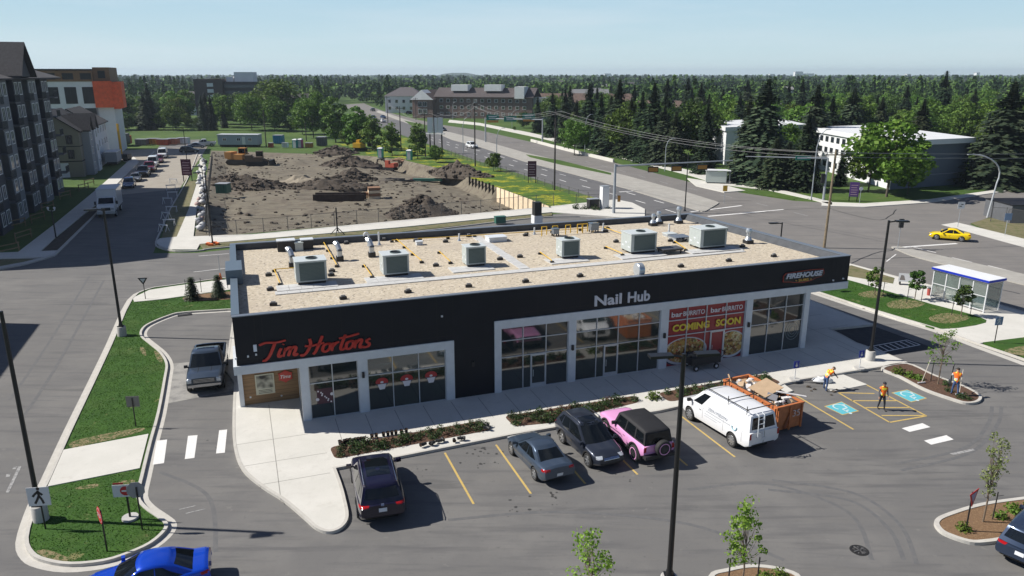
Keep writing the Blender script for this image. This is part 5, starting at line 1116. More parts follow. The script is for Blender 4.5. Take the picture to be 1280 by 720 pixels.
# white box truck
TB = thing('box_truck', 'white box truck parked in the shade on the left side street', 'truck', G(125, 271)+Vector((.2, 2.6, 0)), hs+math.pi); TB.scale = (1.15, 1.15, 1.15)
q = MB(); q.bx(-3.4, 1.35, -1.12, 1.12, .95, 3.2); bx0 = q.build('cargo_box', WP, TB); q = MB(); q.bx(-3.43, 1.38, -1.15, 1.15, 3.2, 3.28); q.build('roof_edge', ALU, TB)
q = MB(); P = [(1.4, .75), (3.15, .75), (3.25, 1.2), (3.2, 1.45), (2.55, 1.62), (1.95, 2.35), (1.4, 2.4)]; q.add([(x, -.98, z) for x, z in P]+[(x, .98, z) for x, z in P], [tuple(range(7)), tuple(range(13, 6, -1))]+[(i, 7+i, 7+(i+1) % 7, (i+1) % 7) for i in range(7)]); q.build('cab', WP, TB, fix=True)
q = MB(); q.add([(2.56, -.85, 1.66), (2.56, .85, 1.66), (2.02, .8, 2.3), (2.02, -.8, 2.3)], [(0, 1, 2, 3)]); o = q.build('windscreen', CGL, TB); o.location = (.012, 0, .012)
for sd in (-1, 1): q = MB(); q.add([(1.5, sd*.99, 1.6), (2.45, sd*.99, 1.6), (1.98, sd*.99, 2.2), (1.5, sd*.99, 2.2)], [(0, 1, 2, 3) if sd < 0 else (3, 2, 1, 0)]); q.build('side_window', CGL, TB); q = MB(); q.box((3.23, sd*.7, 1.1), (.08, .35, .2)); q.build('headlight', HL, TB); q = MB(); q.box((2.4, sd*1.2, 1.75), (.1, .2, .4)); q.build('side_mirror', TRIM, TB)
q = MB(); q.bx(3.2, 3.27, -.5, .5, .9, 1.25); q.build('grille', TRIM, TB); q = MB(); q.bx(3.15, 3.35, -1, 1, .5, .74); q.build('bumper', GALV, TB); q = MB(); q.bx(-3.3, 3.1, -.5, .5, .5, .94); q.build('chassis', TRIM, TB)
for x in (-2.2, 2.4):
    for sd in (-1, 1): wheel(TB, x, sd*.9, .42, .26, sd, WHT, 6)
def inpoly(p, poly):
    x, y = p; c = False; n = len(poly)
    for i in range(n):
        x1, y1 = poly[i][:2]; x2, y2 = poly[i-1][:2]
        if (y1 > y) != (y2 > y) and x < (x2-x1)*(y-y1)/(y2-y1)+x1: c = not c
    return c
# ============================================================ vegetation
LEAF = leafmat('leaf_green', (.046, .098, .013), (.085, .16, .022), (.14, .23, .038), .3)
LEAFY = leafmat('leaf_yellow_green', (.055, .10, .012), (.095, .165, .018), (.155, .225, .035), .3)
LEAFD = leafmat('leaf_deep', (.030, .068, .013), (.055, .11, .02), (.095, .16, .03), .3)
NEED = leafmat('needle_dark', (.010, .024, .012), (.020, .040, .018), (.042, .066, .030), .08)
NEEDB = leafmat('needle_olive', (.016, .028, .013), (.030, .045, .020), (.060, .072, .034), .08)
BARK = mat('bark', (.10, .08, .062), .9, noise=.4, nscale=8); BARKG = mat('young_bark', (.16, .12, .085), .9, noise=.3, nscale=12)
def cards(C, size, up=.3, outn=None, asp=1.0, k=4):
    """leaf quads at centres C with random orientation"""
    n = len(C); N = rng.normal(size=(n, 3))
    if outn is not None: N = N*.75+outn
    N[:, 2] += up; N /= np.linalg.norm(N, axis=1)[:, None]+1e-9
    A = np.cross(N, rng.normal(size=(n, 3))); A /= np.linalg.norm(A, axis=1)[:, None]+1e-9; Bv = np.cross(N, A)
    s = (size*rng.uniform(.6, 1.35, n))[:, None]/2
    A = A*s*asp; Bv = Bv*s
    return np.stack([C-A*.9-Bv*.35, C+A*.35-Bv, C+A+Bv*.3, C-A*.3+Bv], 1)
def deciduous(name, H, Rr, th, ncl, per, size, m, shape='round', thin=1, tr=.16, bark=None, forks=True):
    o = thing(name, 'x', 'tree'); cz = th+(H-th)/2; hz = (H-th)/2; CC = []; tries = 0
    while len(CC) < ncl and tries < 9000:
        tries += 1; p = rng.uniform(-1, 1, 3); d = np.linalg.norm(p)
        if d > 1 or d < .25: continue
        z = p[2]
        prof = 1.0
        if shape == 'round': prof = 1 if z < 0 else (1-.25*z)
        if shape == 'column': prof = .75
        if shape == 'cone': prof = (1-.55*(z+1)/2)*1.15
        q = np.array([p[0]*Rr*prof, p[1]*Rr*prof, cz+z*hz]); CC.append(q)
    CC = np.array(CC); P = []; ON = []
    rad = Rr*.30*rng.uniform(.6, 1.4, len(CC))
    for c, r in zip(CC, rad):
        d = rng.normal(size=(per, 3)); d /= np.linalg.norm(d, axis=1)[:, None]; rr = r*rng.uniform(.45, 1.05, per)**.6
        P.append(c+d*rr[:, None]*np.array([1, 1, .72])); ON.append(d*.9)
    P = np.concatenate(P); ON = np.concatenate(ON)
    quadmesh('crown', cards(P, size, .35, ON), m, o)
    q = MB(); ax = [Vector((0, 0, 0)), Vector((random.uniform(-.1, .1)*H*.1, random.uniform(-.1, .1)*H*.1, th)), Vector((random.uniform(-.2, .2), random.uniform(-.2, .2), H*.6)), Vector((0, 0, H*.86))]
    q.tube(ax, [tr, tr*.8, tr*.4, tr*.12], 8)
    if forks:
        for c in CC[::max(1, len(CC)//26)]:
            c = Vector(c); f = min(1, max(0, (c.z-th*1.1)/(H-th)*.75)); st = ax[1].lerp(ax[3], f*.8); mid = st.lerp(c, .5)+Vector((0, 0, -.03*H)); q.tube([st, mid, c], [tr*.36*(1-f*.6), tr*.22*(1-f*.5), tr*.06], 5)
    q.build('trunk', bark or BARK, o, smooth=True); return o
def spruce(name, H, Rb, m, dens=1.0, size=1.0, ragged=.3, low=.04):
    o = thing(name, 'x', 'tree'); Q = []; z = H*low
    while z < H*.985:
        f = 1-z/H; Rr = (Rb*(f**.72)+.12)*(1+.12*math.sin(z*1.9+H)); nb = max(5, int((7+Rr*3.4)*dens)); off = rng.uniform(0, 6.28)
        for i in range(nb):
            a = off+2*math.pi*(i+rng.uniform(-.35, .35))/nb; l = Rr*rng.uniform(1-ragged, 1.12)+.12; up = .18 if f < .25 else -.10-.16*rng.random()
            d = np.array([math.cos(a), math.sin(a), 0]); s = np.array([-math.sin(a), math.cos(a), 0]); ns = max(2, int(l/(.55*size)))
            for k in range(ns):
                t0 = (k+.15)/ns; t1 = (k+1.35)/ns; w_ = (.30+.22*l*(1-t0))*size*rng.uniform(.7, 1.2)
                p0 = d*l*t0+np.array([0, 0, z+l*t0*up-.15*t0*t0*l*.5]); p1 = d*l*min(t1, 1.1)+np.array([0, 0, z+l*t1*up-.15*t1*t1*l*.5-.1*rng.random()])
                tl = np.array([0, 0, -.35*w_*rng.random()])
                Q.append([p0, (p0+p1)/2+s*w_+tl, p1, (p0+p1)/2-s*w_+tl*.6])
                if k < ns-1: Q.append([p0, (p0*.4+p1*.6)+s*.15*w_, p0*.5+p1*.5+np.array([0, 0, -w_*1.1]), p0*.8+p1*.2+np.array([0, 0, -w_*.9])])
        z += (.30+.18*f)*size
    quadmesh('crown', np.array(Q), m, o); q = MB(); q.tube([(0, 0, 0), (0, 0, H*.5), (0, 0, H*.99)], [H*.016, H*.009, .02], 7); q.build('trunk', BARK, o); return o
def relocate(root, pts, scales=None):
    """first use moves the source, the rest are copies"""
    tr = [(c, kids(c)) for c in kids(root)]; out = []
    return tr
class Kit:
    def __init__(s, protos): s.p = [(o, [(c, kids(c)) for c in kids(o)]) for o in protos]; s.used = [False]*len(protos)
    def put(s, i, loc, rot, sc_):
        o, t = s.p[i]
        if not s.used[i]:
            s.used[i] = True; o.location = loc; o.rotation_euler = (0, 0, rot); o.scale = sc_ if isinstance(sc_, tuple) else (sc_,)*3; return o
        return dup(o, loc, rot, scale=sc_, tree=t)
    def clean(s):
        for (o, t), u in zip(s.p, s.used):
            if not u:
                for c, gs in t:
                    for g in gs: bpy.data.objects.remove(g)
                    bpy.data.objects.remove(c)
                bpy.data.objects.remove(o)
def Zat(g, ytop):
    v = (360-ytop)/FPX; dy = math.cos(PITCH)+v*math.sin(PITCH); dz = -math.sin(PITCH)+v*math.cos(PITCH); return HC+dz/dy*g.y
NEED2 = leafmat('needle_bluish', (.022, .038, .022), (.040, .062, .034), (.075, .10, .055), .08)
SP = Kit([spruce('spruce_tree', 18, 4.3, NEED), spruce('spruce_tree', 18, 5.0, NEEDB, ragged=.42), spruce('spruce_tree', 18, 3.9, NEED, ragged=.3), spruce('spruce_tree', 18, 5.5, NEED2, ragged=.45, dens=1.05)])
DT = Kit([deciduous('leafy_tree', 12, 4.6, 2.2, 60, 80, .50, LEAF), deciduous('leafy_tree', 12, 5.2, 2.0, 70, 75, .52, LEAFD), deciduous('leafy_tree', 12, 4.2, 2.2, 55, 85, .48, LEAFY), deciduous('leafy_tree', 12, 3.4, 1.2, 50, 80, .46, LEAF, 'column'), deciduous('leafy_tree', 12, 3.6, .8, 50, 80, .46, LEAF, 'cone'), deciduous('leafy_tree', 12, 5.6, 2.4, 64, 80, .5, LEAF)])
def rr(): return random.uniform(0, 6.28)
grp = []
for x, yb, yt, k, w_ in [(672, 166, 120, 2, 1), (690, 172, 114, 0, 1), (706, 178, 110, 2, 1), (720, 181, 124, 1, 1), (735, 185, 102, 0, 1), (750, 188, 114, 2, 1), (762, 191, 118, 1, 1), (772, 194, 98, 0, 1.1), (787, 197, 122, 1, 1.1), (800, 200, 112, 2, 1), (814, 203, 101, 0, 1.1), (828, 206, 130, 3, 1.1), (880, 217, 127, 2, 1.0), (842, 208, 138, 1, 1), (930, 226, 118, 1, .95), (950, 229, 96, 3, 1.25), (938, 229, 130, 0, 1.0), (982, 236, 176, 3, 1.5), (1003, 238, 140, 0, 1.1), (1013, 208, 104, 3, 1.1), (966, 236, 172, 1, 1.4), (1060, 190, 108, 3, 1.2), (1034, 196, 118, 0, 1.1), (1247, 233, 100, 3, 1.45), (1272, 232, 118, 1, 1.2), (1228, 200, 140, 0, 1.1), (1145, 205, 122, 1, 1.1), (1172, 170, 87, 0, 1.0), (857, 160, 96, 0, 1.1), (831, 168, 97, 3, 1.0), (1050, 232, 185, 0, .9), (255, 163, 118, 0, .8), (266, 163, 116, 2, .8), (281, 160, 130, 0, .8), (900, 165, 110, 2, 1), (998, 160, 98, 0, 1), (982, 158, 100, 2, 1), (771, 165, 105, 1, 1), (1090, 180, 118, 0, 1), (745, 168, 108, 0, 1)]:
    g = G(x, yb); h = Zat(g, yt); s_ = h/18; grp.append(SP.put(k, g, rr(), (s_*w_, s_*w_, s_)))
number(grp, 'dark spruce standing beyond the highway and the site, #', 'tall dark spruces beyond the roads')
grp = []
for x, yb, yt, k, w_ in [(1108, 246, 143, 2, 1.25), (868, 200, 126, 1, 1.0), (980, 212, 155, 0, 1.0), (1134, 243, 196, 2, .9), (1085, 240, 160, 2, 1.0), (655, 160, 140, 1, 1.1), (643, 163, 158, 4, 1.6),
        (392, 172, 116, 0, 1.0), (420, 178, 122, 3, 1.25), (447, 186, 134, 3, 1.3), (466, 188, 146, 4, 1.2), (435, 185, 160, 0, 1.0), (490, 194, 155, 4, 1.15), (522, 198, 156, 4, 1.15), (545, 203, 182, 0, 1.2), (345, 158, 100, 5, 1.3), (315, 163, 119, 5, 1.15), (344, 164, 121, 0, 1.0), (365, 164, 147, 1, 1.4), (330, 158, 128, 1, 1), (405, 170, 138, 0, 1), (378, 168, 135, 5, 1),
        (205, 162, 139, 0, 1.1), (190, 162, 142, 2, 1.1), (175, 162, 140, 0, 1.1), (160, 163, 141, 1, 1.1), (145, 163, 139, 0, 1.1), (136, 165, 143, 1, 1.1), (220, 162, 143, 0, 1), (234, 161, 140, 2, 1), (248, 161, 146, 0, 1), (617, 214, 189, 2, 1.05)]:
    g = G(x, yb); h = Zat(g, yt); s_ = h/12; grp.append(DT.put(k, g, rr(), (s_*w_, s_*w_, s_)))
big = grp[0]; rest = grp[1:]
number(rest, 'green leafy tree seen across the site or the highway, #', 'leafy trees round the site and highway')
tag(big, 'large yellow green tree on the lawn in front of the white flat roofed building')
# --- random trees filling the neighbourhood, kept off roads and buildings
def pxy(X, Y, Z=0):
    z = Z-HC; d = Y*math.cos(PITCH)-z*math.sin(PITCH); return (640+FPX*X/d, 360-FPX*(Y*math.sin(PITCH)+z*math.cos(PITCH))/d)
NO = [[(100, 240), (100, 164), (250, 164), (560, 200), (700, 250), (860, 300), (1400, 330), (1400, 238), (1280, 238), (1240, 246), (1080, 260), (1000, 256), (900, 236), (760, 206), (660, 180), (600, 170), (560, 158), (490, 146), (470, 132), (425, 126), (400, 140), (380, 168), (300, 178), (200, 178)],
      [(476, 150), (476, 135), (520, 131), (660, 131), (672, 150), (655, 175), (600, 165), (550, 158)],
      [(180, 148), (180, 139), (250, 139), (250, 148)], [(244, 158), (244, 137), (330, 137), (330, 150)], [(-200, 400), (-200, 100), (136, 100), (136, 400)],
      [(1000, 260), (1000, 208), (1060, 195), (1226, 190), (1232, 240)], [(880, 230), (884, 190), (1000, 190), (1000, 215)], [(830, 190), (830, 176), (870, 176), (870, 190)], [(240, 195), (240, 160), (420, 160), (420, 195)], [(785, 165), (785, 148), (862, 148), (862, 165)], [(0, 720), (0, 262), (1280, 262), (1280, 720)], [(664, 152), (664, 136), (805, 136), (805, 152)], [(955, 158), (955, 141), (1025, 141), (1025, 158)],
      [(950, 185), (950, 170), (1010, 170), (1010, 185)], [(560, 160), (560, 150), (670, 150), (740, 180), (760, 203), (640, 175)]]
HM = [mat('house_white', (.62, .62, .6), .7), mat('house_beige', (.35, .3, .24), .7), mat('house_brown', (.15, .10, .07), .7)]; HR = [mat('roof_brown', (.13, .09, .07), .9), mat('roof_grey', (.20, .20, .205), .9), mat('roof_white', (.6, .6, .6), .8), mat('roof_dark', (.06, .055, .055), .9)]
cand = []
for _ in range(9000):
    X, Y = rng.uniform(-520, 560), rng.uniform(150, 620)
    px_, py_ = pxy(X, Y)
    if px_ < -60 or px_ > 1340: continue
    if any(inpoly((px_, py_), poly) for poly in NO) or (py_ > 164 and px_ < 640) or (py_ > 200 and px_ < 1010): continue
    if any((X-a)**2+(Y-b)**2 < (6.8+Y*.006)**2 for a, b in cand): continue
    cand.append((X, Y))
nh_ = []
for k in range(150):
    Y = rng.uniform(330, 1500); X = Y*rng.uniform(-.72, .75); px_, py_ = pxy(X, Y)
    if any(inpoly((px_, py_), poly) for poly in NO) or 470 < px_ < 680 and py_ > 110: continue
    if any((X-h.location.x)**2+(Y-h.location.y)**2 < 1600 for h in nh_) or len(nh_) > 60: continue
    o = thing('neighbourhood_house', 'x', 'house', (X, Y, 0), R(rng.uniform(-25, 25))); w_, d_, h_ = rng.uniform(10, 24), 9, rng.uniform(5.5, 8.5)
    q = MB(); q.bx(-w_/2, w_/2, 0, d_, 0, h_); q.build('wall', HM[k % 3], o); q = MB()
    if k % 2: V_ = [(-w_/2-.5, -.5, h_), (w_/2+.5, -.5, h_), (w_/2+.5, d_/2, h_+3.4), (-w_/2-.5, d_/2, h_+3.4), (w_/2+.5, d_+.5, h_), (-w_/2-.5, d_+.5, h_)]; q.add(V_, [(0, 1, 2, 3), (3, 2, 4, 5), (0, 3, 5), (1, 4, 2), (0, 5, 4, 1)])
    else: q.bx(-w_/2-.4, w_/2+.4, -.4, d_+.4, h_, h_+.7)
    q.build('roof', HR[k % 4], o); cand = [c for c in cand if not (abs(c[0]-X) < w_/2+3 and -30 < c[1]-Y < d_+3)]; nh_.append(o)
number(nh_, 'house roof showing among the trees behind, #', 'houses among the trees behind')
cand.sort(key=lambda p: p[1]); ind = cand[:225]; rest_ = cand[225:]
gs, gd = [], []
for X, Y in ind:
    if random.random() < (.15 if X > 0 else .12): h = random.uniform(12, 18); s_ = h/18; gs.append(SP.put(random.randrange(4), (X, Y, 0), rr(), (s_, s_, s_)))
    else: h = random.uniform(8, 13.5); s_ = h/12; w_ = random.uniform(.9, 1.2)*s_; gd.append(DT.put(random.choice([0, 1, 2, 2, 5, 0, 5]), (X, Y, 0), rr(), (w_, w_, s_)))
number(gs, 'spruce among the neighbourhood trees behind, #', 'spruces of the neighbourhood behind'); number(gd, 'leafy tree among the neighbourhood trees behind, #', 'leafy trees of the neighbourhood behind')
SP.clean(); DT.clean()
# --- the far wood, one mass
def lowleaf(n, size, kind):
    if kind == 'd':
        d = rng.normal(size=(n, 3)); d /= np.linalg.norm(d, axis=1)[:, None]; C = d*rng.uniform(.55, 1, n)[:, None]**.5*np.array([.42, .42, .42])+np.array([0, 0, .58])
        return cards(C, size, .3, d*.8)
    z = rng.uniform(.05, 1, n); a = rng.uniform(0, 6.28, n); r = .21*(1-z)**.9*rng.uniform(.5, 1.1, n)
    C = np.stack([r*np.cos(a), r*np.sin(a), z], 1); out = np.stack([np.cos(a), np.sin(a), np.full(n, .5)], 1); return cards(C, size*.75, .1, out)
T1 = [lowleaf(90, .20, 'd') for _ in range(4)]+[lowleaf(90, .16, 's') for _ in range(3)]; T2 = [lowleaf(26, .36, 'd') for _ in range(3)]+[lowleaf(30, .28, 's') for _ in range(3)]
far_ = list(rest_)
for d0, d1, n in ((600, 1000, 1900), (1000, 1700, 1900), (1700, 3000, 2600), (3000, 6500, 3300)):
    Y = np.sqrt(rng.uniform(d0**2, d1**2, n)); X = Y*rng.uniform(-.80, .80, n); far_ += list(zip(X, Y))
parts = []; hx = [(h.location.x, h.location.y) for h in nh_]; far_ = [(X, Y) for X, Y in far_ if not any(abs(X-a) < 13 and -32-b*.03 < Y-b < 12 for a, b in hx)]
for X, Y in far_:
    near_ = Y < 1000; sp = rng.random() < .24+1.8*fbm(X, Y, .006, 2); T = (T1[4+rng.integers(3)] if sp else T1[rng.integers(4)]) if near_ else (T2[3+rng.integers(3)] if sp else T2[rng.integers(3)])
    h = rng.uniform(11, 18.5) if sp else rng.uniform(6.5, 14); 
    wk = h*(1.0 if near_ else min(2.6, Y/900)); a = rng.uniform(0, 6.28); c, s = math.cos(a), math.sin(a)
    Q = T.copy(); x = Q[..., 0]*c-Q[..., 1]*s; y = Q[..., 0]*s+Q[..., 1]*c; Q[..., 0] = x*wk+X; Q[..., 1] = y*wk+Y; Q[..., 2] *= h; parts.append(Q)
FOR = bpy.data.materials.new('far_wood'); FOR.use_nodes = True; n = FOR.node_tree; p = n.nodes['Principled BSDF']; p.inputs['Roughness'].default_value = .8; p.inputs['Specular IOR Level'].default_value = .1
t = n.nodes.new('ShaderNodeTexCoord'); N = n.nodes.new('ShaderNodeTexNoise'); N.inputs['Scale'].default_value = .05; N.inputs['Detail'].default_value = 2; n.links.new(t.outputs['Object'], N.inputs['Vector'])
g_ = n.nodes.new('ShaderNodeNewGeometry'); mm = n.nodes.new('ShaderNodeMath'); mm.operation = 'MULTIPLY_ADD'; mm.inputs[1].default_value = .22; n.links.new(g_.outputs['Random Per Island'], mm.inputs[0]); n.links.new(N.outputs['Fac'], mm.inputs[2])
r_ = n.nodes.new('ShaderNodeValToRGB'); e = r_.color_ramp.elements; e[0].position = .42; e[1].position = .80; e[0].color = (.016, .035, .016, 1); e[1].color = (.10, .17, .035, 1); k = e.new(.6); k.color = (.055, .105, .025, 1)
n.links.new(mm.outputs[0], r_.inputs[0]); n.links.new(r_.outputs[0], p.inputs['Base Color'])
tag(quadmesh('distant_wood', np.concatenate(parts), FOR), kind='stuff')

# --- young street trees near the camera
LEAFB = leafmat('leaf_bright', (.14, .26, .03), (.22, .36, .05), (.30, .46, .08), .45)
def young(name, label, H, Rr, th, ncl, per, size, m, loc, shape='cone', stakes=True, tr=.045):
    o = deciduous(name, H, Rr, th, ncl, per, size, m, shape, tr=tr, bark=BARKG); o.location = loc; o['label'] = label
    return o
young('young_tree', 'young bright green tree at the bottom edge left of the centre lamp post', 3.9, 1.0, 1.3, 34, 26, .10, LEAFB, G(735, 772))
young('young_tree', 'young bright green tree at the bottom edge right of the centre lamp post', 4.2, .85, 1.2, 40, 26, .10, LEAFB, G(926, 742))
young('young_tree', 'slender pale green young tree beside the yield sign on the lower right island', 4.6, .62, 1.3, 44, 20, .085, leafmat('leaf_pale', (.20, .27, .09), (.28, .36, .13), (.38, .45, .18), .45), G(1228, 655), 'column')
young('young_tree', 'sparse young tree beside the worker on the mulch planter', 4.4, .95, 1.2, 34, 16, .10, LEAFY, G(1172, 482))
young('young_tree', 'young tree on the right lawn nearest the building corner', 2.9, .8, 1.0, 22, 34, .16, LEAF, G(1093, 371), 'round')
young('young_tree', 'young round tree between the white bench and the bus shelter', 2.9, .75, .9, 26, 42, .16, LEAFD, G(1143, 376), 'round')
young('young_tree', 'young round tree in front of the bus shelter', 2.9, .75, .9, 26, 42, .16, LEAFD, G(1201, 397), 'round')
st = []
for x, y in [(1085, 360), (1103, 372), (1133, 380), (1151, 379), (1189, 396), (1212, 397), (1240, 652), (1163, 478), (909, 740), (945, 738), (1187, 485), (233, 369), (252, 367), (285, 362)]:
    g = G(x, y); o = thing('tree_stake', 'x', 'stake', g); q = MB(); q.tube([(0, 0, 0), (.02, .0, 1.5)], .028, 6); q.build('post', TRIM, o); q = MB(); q.tube([(0, 0, 1.3), (.3, .0, 1.35)], .012, 5); q.build('tie', TRIM, o); st.append(o)
number(st, 'thin dark stake holding a young tree, #', 'stakes of the young trees')
# small evergreens on the upper lawn
ev = Kit([spruce('small_evergreen', 2.1, .6, NEEDB, dens=1.6, size=.22, ragged=.2, low=.02)])
for (x, y), l in zip([(241, 374), (274, 371)], ['left', 'right']): o = ev.put(0, G(x, y, .12), rr(), 1.0); tag(o, 'small conical evergreen on the upper lawn island, the %s one of two' % l)
# turf blades on the lawns, one mass
BL = leafmat('turf_blade', (.030, .085, .008), (.050, .125, .012), (.085, .17, .025), .3); Cb = []
HARD = [S((80, 565), (186, 545), (175, 588), (60, 611)), S((166, 374), (187, 364), (212, 360), (284, 350), (330, 343), (330, 358), (284, 364), (235, 371), (200, 376), (168, 379)), S((225, 375), (240, 370), (310, 364), (310, 374), (240, 378))]
for li, (poly, cnt) in enumerate(zip(LAWNS, (30000, 9000))):
    P_ = offset(poly, .22)[1]; xs_ = [p.x for p in P_]; ys_ = [p.y for p in P_]; k = 0
    while k < cnt:
        x, y = random.uniform(min(xs_), max(xs_)), random.uniform(min(ys_), max(ys_))
        if fbm(x, y, .9, 3) < -.42 and random.random() < .8: k += 1; continue
        if inpoly((x, y), P_) and not (li == 0 and any(inpoly((x, y), h) for h in HARD)): Cb.append((x, y, .12 if li == 0 else .155)); k += 1
        elif random.random() < .001: k += 1
tag(quadmesh('turf', cards(np.array(Cb)-np.array([0, 0, .012]), .065, .3, None, .7), BL), kind='stuff')
# shrubs
def shrub(name, H, Rr, m, n, size): 
    o = thing(name, 'x', 'shrub'); d = rng.normal(size=(n, 3)); d /= np.linalg.norm(d, axis=1)[:, None]; d[:, 2] = np.abs(d[:, 2]); C = d*rng.uniform(.35, 1, n)[:, None]*np.array([Rr, Rr, H]); quadmesh('foliage', cards(C, size, .3, d), m, o)
    q = MB(); [q.tube([(0, 0, 0), (Rr*.5*math.cos(a), Rr*.5*math.sin(a), H*.6)], .012, 4) for a in (0, 1.6, 3.1, 4.7)]; q.build('stem', BARK, o); return o
LEAFS = leafmat('leaf_shrub', (.012, .030, .008), (.026, .056, .012), (.06, .10, .025), .15)
SH = Kit([shrub('garden_shrub', .40, .36, LEAFS, 170, .075), shrub('garden_shrub', .5, .32, LEAFS, 170, .075), shrub('garden_shrub', .32, .30, mat('leaf_reddish', (.10, .055, .03), .8, noise=.3), 90, .09), shrub('garden_shrub', .55, .5, LEAFY, 220, .11)])
def fillbed(poly, n, mind, label, group, kinds, zz=.15, smin=.8):
    P = [Vector(p[:2]) for p in poly]; x0 = min(p.x for p in P); x1 = max(p.x for p in P); y0 = min(p.y for p in P); y1 = max(p.y for p in P); got = []; out = []; t = 0
    while len(got) < n and t < 4000:
        t += 1; x, y = random.uniform(x0, x1), random.uniform(y0, y1)
        if inpoly((x, y), P) and all((x-a)**2+(y-b)**2 > mind**2 for a, b in got) and all(inpoly((x+.28*math.cos(a), y+.28*math.sin(a)), P) for a in (0, 1.6, 3.1, 4.7)): got.append((x, y))
    for x, y in got: out.append(SH.put(random.choice(kinds), (x, y, zz), rr(), random.uniform(smin, 1.25)))
    number(out, label, group); return out
fillbed(BED1, 44, .42, 'low shrub in the planting strip behind the black violet SUV, #', 'shrubs in the left planting strip', [0, 0, 1, 2])
fillbed(BED2, 34, .42, 'low shrub in the middle planting strip, #', 'shrubs in the middle planting strip', [0, 1, 2, 0])
fillbed(BED3, 24, .45, 'low shrub in the right planting strip behind the van, #', 'shrubs in the right planting strip', [0, 1, 0])
def putsh(lst, label, group, z=.12):
    out = [SH.put(k, G(x, y, z), rr(), s_) for x, y, k, s_ in lst]; number(out, label, group)
putsh([(1123, 467, 3, .95), (1137, 471, 3, .8), (1148, 474, 3, .75), (1182, 481, 1, .8), (1186, 489, 0, .9), (1207, 498, 0, 1.1), (1199, 497, 1, .8)], 'leafy shrub in the mulch planter by the worker, #', 'shrubs in the mulch planter')
putsh([(1204, 662, 3, .75), (1250, 647, 3, .7), (1268, 640, 3, .9), (1290, 640, 3, .9)], 'green shrub on the lower right mulch island, #', 'shrubs on the lower right island')
putsh([(958, 726, 3, .8), (975, 722, 3, .8)], 'green shrub at the bottom edge under the young tree, #', 'shrubs at the bottom edge')
o = SH.put(3, B(24.0, -4.2, .14), 0, 1.0); tag(o, 'round potted style shrub at the left end of the strip behind the van'); 
putsh([(720, 262, 1, 2.2), (745, 263, 0, 2.5), (757, 261, 0, 2.2), (731, 262, 0, 2)], 'bush beside the utility cabinets behind the roof, #', 'bushes by the utility cabinets', 0)
SH.clean()
# ============================================================ buildings behind and the building site
SHG = mat('dark_shingle', (.040, .038, .042), .9, noise=.25, nscale=3); NAVY = mat('navy_siding', (.030, .034, .050), .7, noise=.1, nscale=1); LGT = mat('pale_siding', (.26, .28, .31), .7); MID = mat('grey_siding', (.10, .105, .115), .7, noise=.1, nscale=1)
WINF = mat('window_white', (.62, .63, .65), .5); WG = mat('window_glass', (.02, .025, .032), .05, spec=1, ior=1.8); RAIL = mat('balcony_rail', (.03, .032, .04), .5); OLV = mat('olive_grey_siding', (.19, .18, .15), .8); TYV = mat('house_wrap', (.55, .58, .63), .7); BRN = mat('brown_panel', (.20, .11, .055), .7, noise=.1, nscale=1)
ORG = mat('orange_tarp', (.72, .105, .03), .7, noise=.15, nscale=1.5); OFFW = mat('off_white_wall', (.68, .69, .70), .7, noise=.05, nscale=.5); BRK = mat('brick', (.17, .115, .10), .85, noise=.2, nscale=2); RBR = mat('brown_shingle', (.13, .088, .07), .9, noise=.2, nscale=1); TAR = mat('flat_roof', (.25, .24, .235), .9, noise=.2, nscale=.3)
def win(T, x, z, w, h, y=0, face='f', m=WG, fm=WINF, cross=True):
    def tr(q, a0, a1, d0, d1, z0, z1):
        if face == 'f': q.bx(a0, a1, y+d0, y+d1, z0, z1)
        else: q.bx(y+d0, y+d1, a0, a1, z0, z1)
    q = MB(); t = min(.12, w*.12)
    tr(q, x, x+t, -.07, .03, z, z+h); tr(q, x+w-t, x+w, -.07, .03, z, z+h); tr(q, x+t, x+w-t, -.07, .03, z, z+t); tr(q, x+t, x+w-t, -.07, .03, z+h-t, z+h)
    if cross: tr(q, x+w/2-.04, x+w/2+.04, -.06, .02, z+t, z+h-t)
    f = q.build('window', fm, T); q = MB(); tr(q, x+t, x+w-t, -.03, .01, z+t, z+h-t); q.build('pane', m, f)
def gable(q, x0, x1, y0, y1, z0, zr, axis='x', ov=.4):
    """gable roof; ridge runs along the given axis"""
    if axis == 'x':
        ym = (y0+y1)/2; P = [(x0-ov, y0-ov, z0), (x1+ov, y0-ov, z0), (x1+ov, ym, zr), (x0-ov, ym, zr), (x0-ov, y1+ov, z0), (x1+ov, y1+ov, z0)]
        V = P+[(a, b, c-.22) for a, b, c in P]; q.add(V, [(0, 1, 2, 3), (3, 2, 5, 4), (7, 6, 9, 8), (8, 9, 10, 11), (0, 6, 7, 1), (4, 5, 11, 10), (0, 3, 9, 6), (3, 4, 10, 9), (1, 7, 8, 2), (2, 8, 11, 5)])
    else:
        xm = (x0+x1)/2; P = [(x0-ov, y0-ov, z0), (x0-ov, y1+ov, z0), (xm, y1+ov, zr), (xm, y0-ov, zr), (x1+ov, y0-ov, z0), (x1+ov, y1+ov, z0)]
        V = P+[(a, b, c-.22) for a, b, c in P]; q.add(V, [(0, 3, 2, 1), (3, 4, 5, 2), (7, 8, 9, 6), (8, 11, 10, 9), (0, 1, 7, 6), (4, 10, 11, 5), (0, 6, 9, 3), (3, 9, 10, 4), (1, 2, 8, 7), (2, 5, 11, 8)])
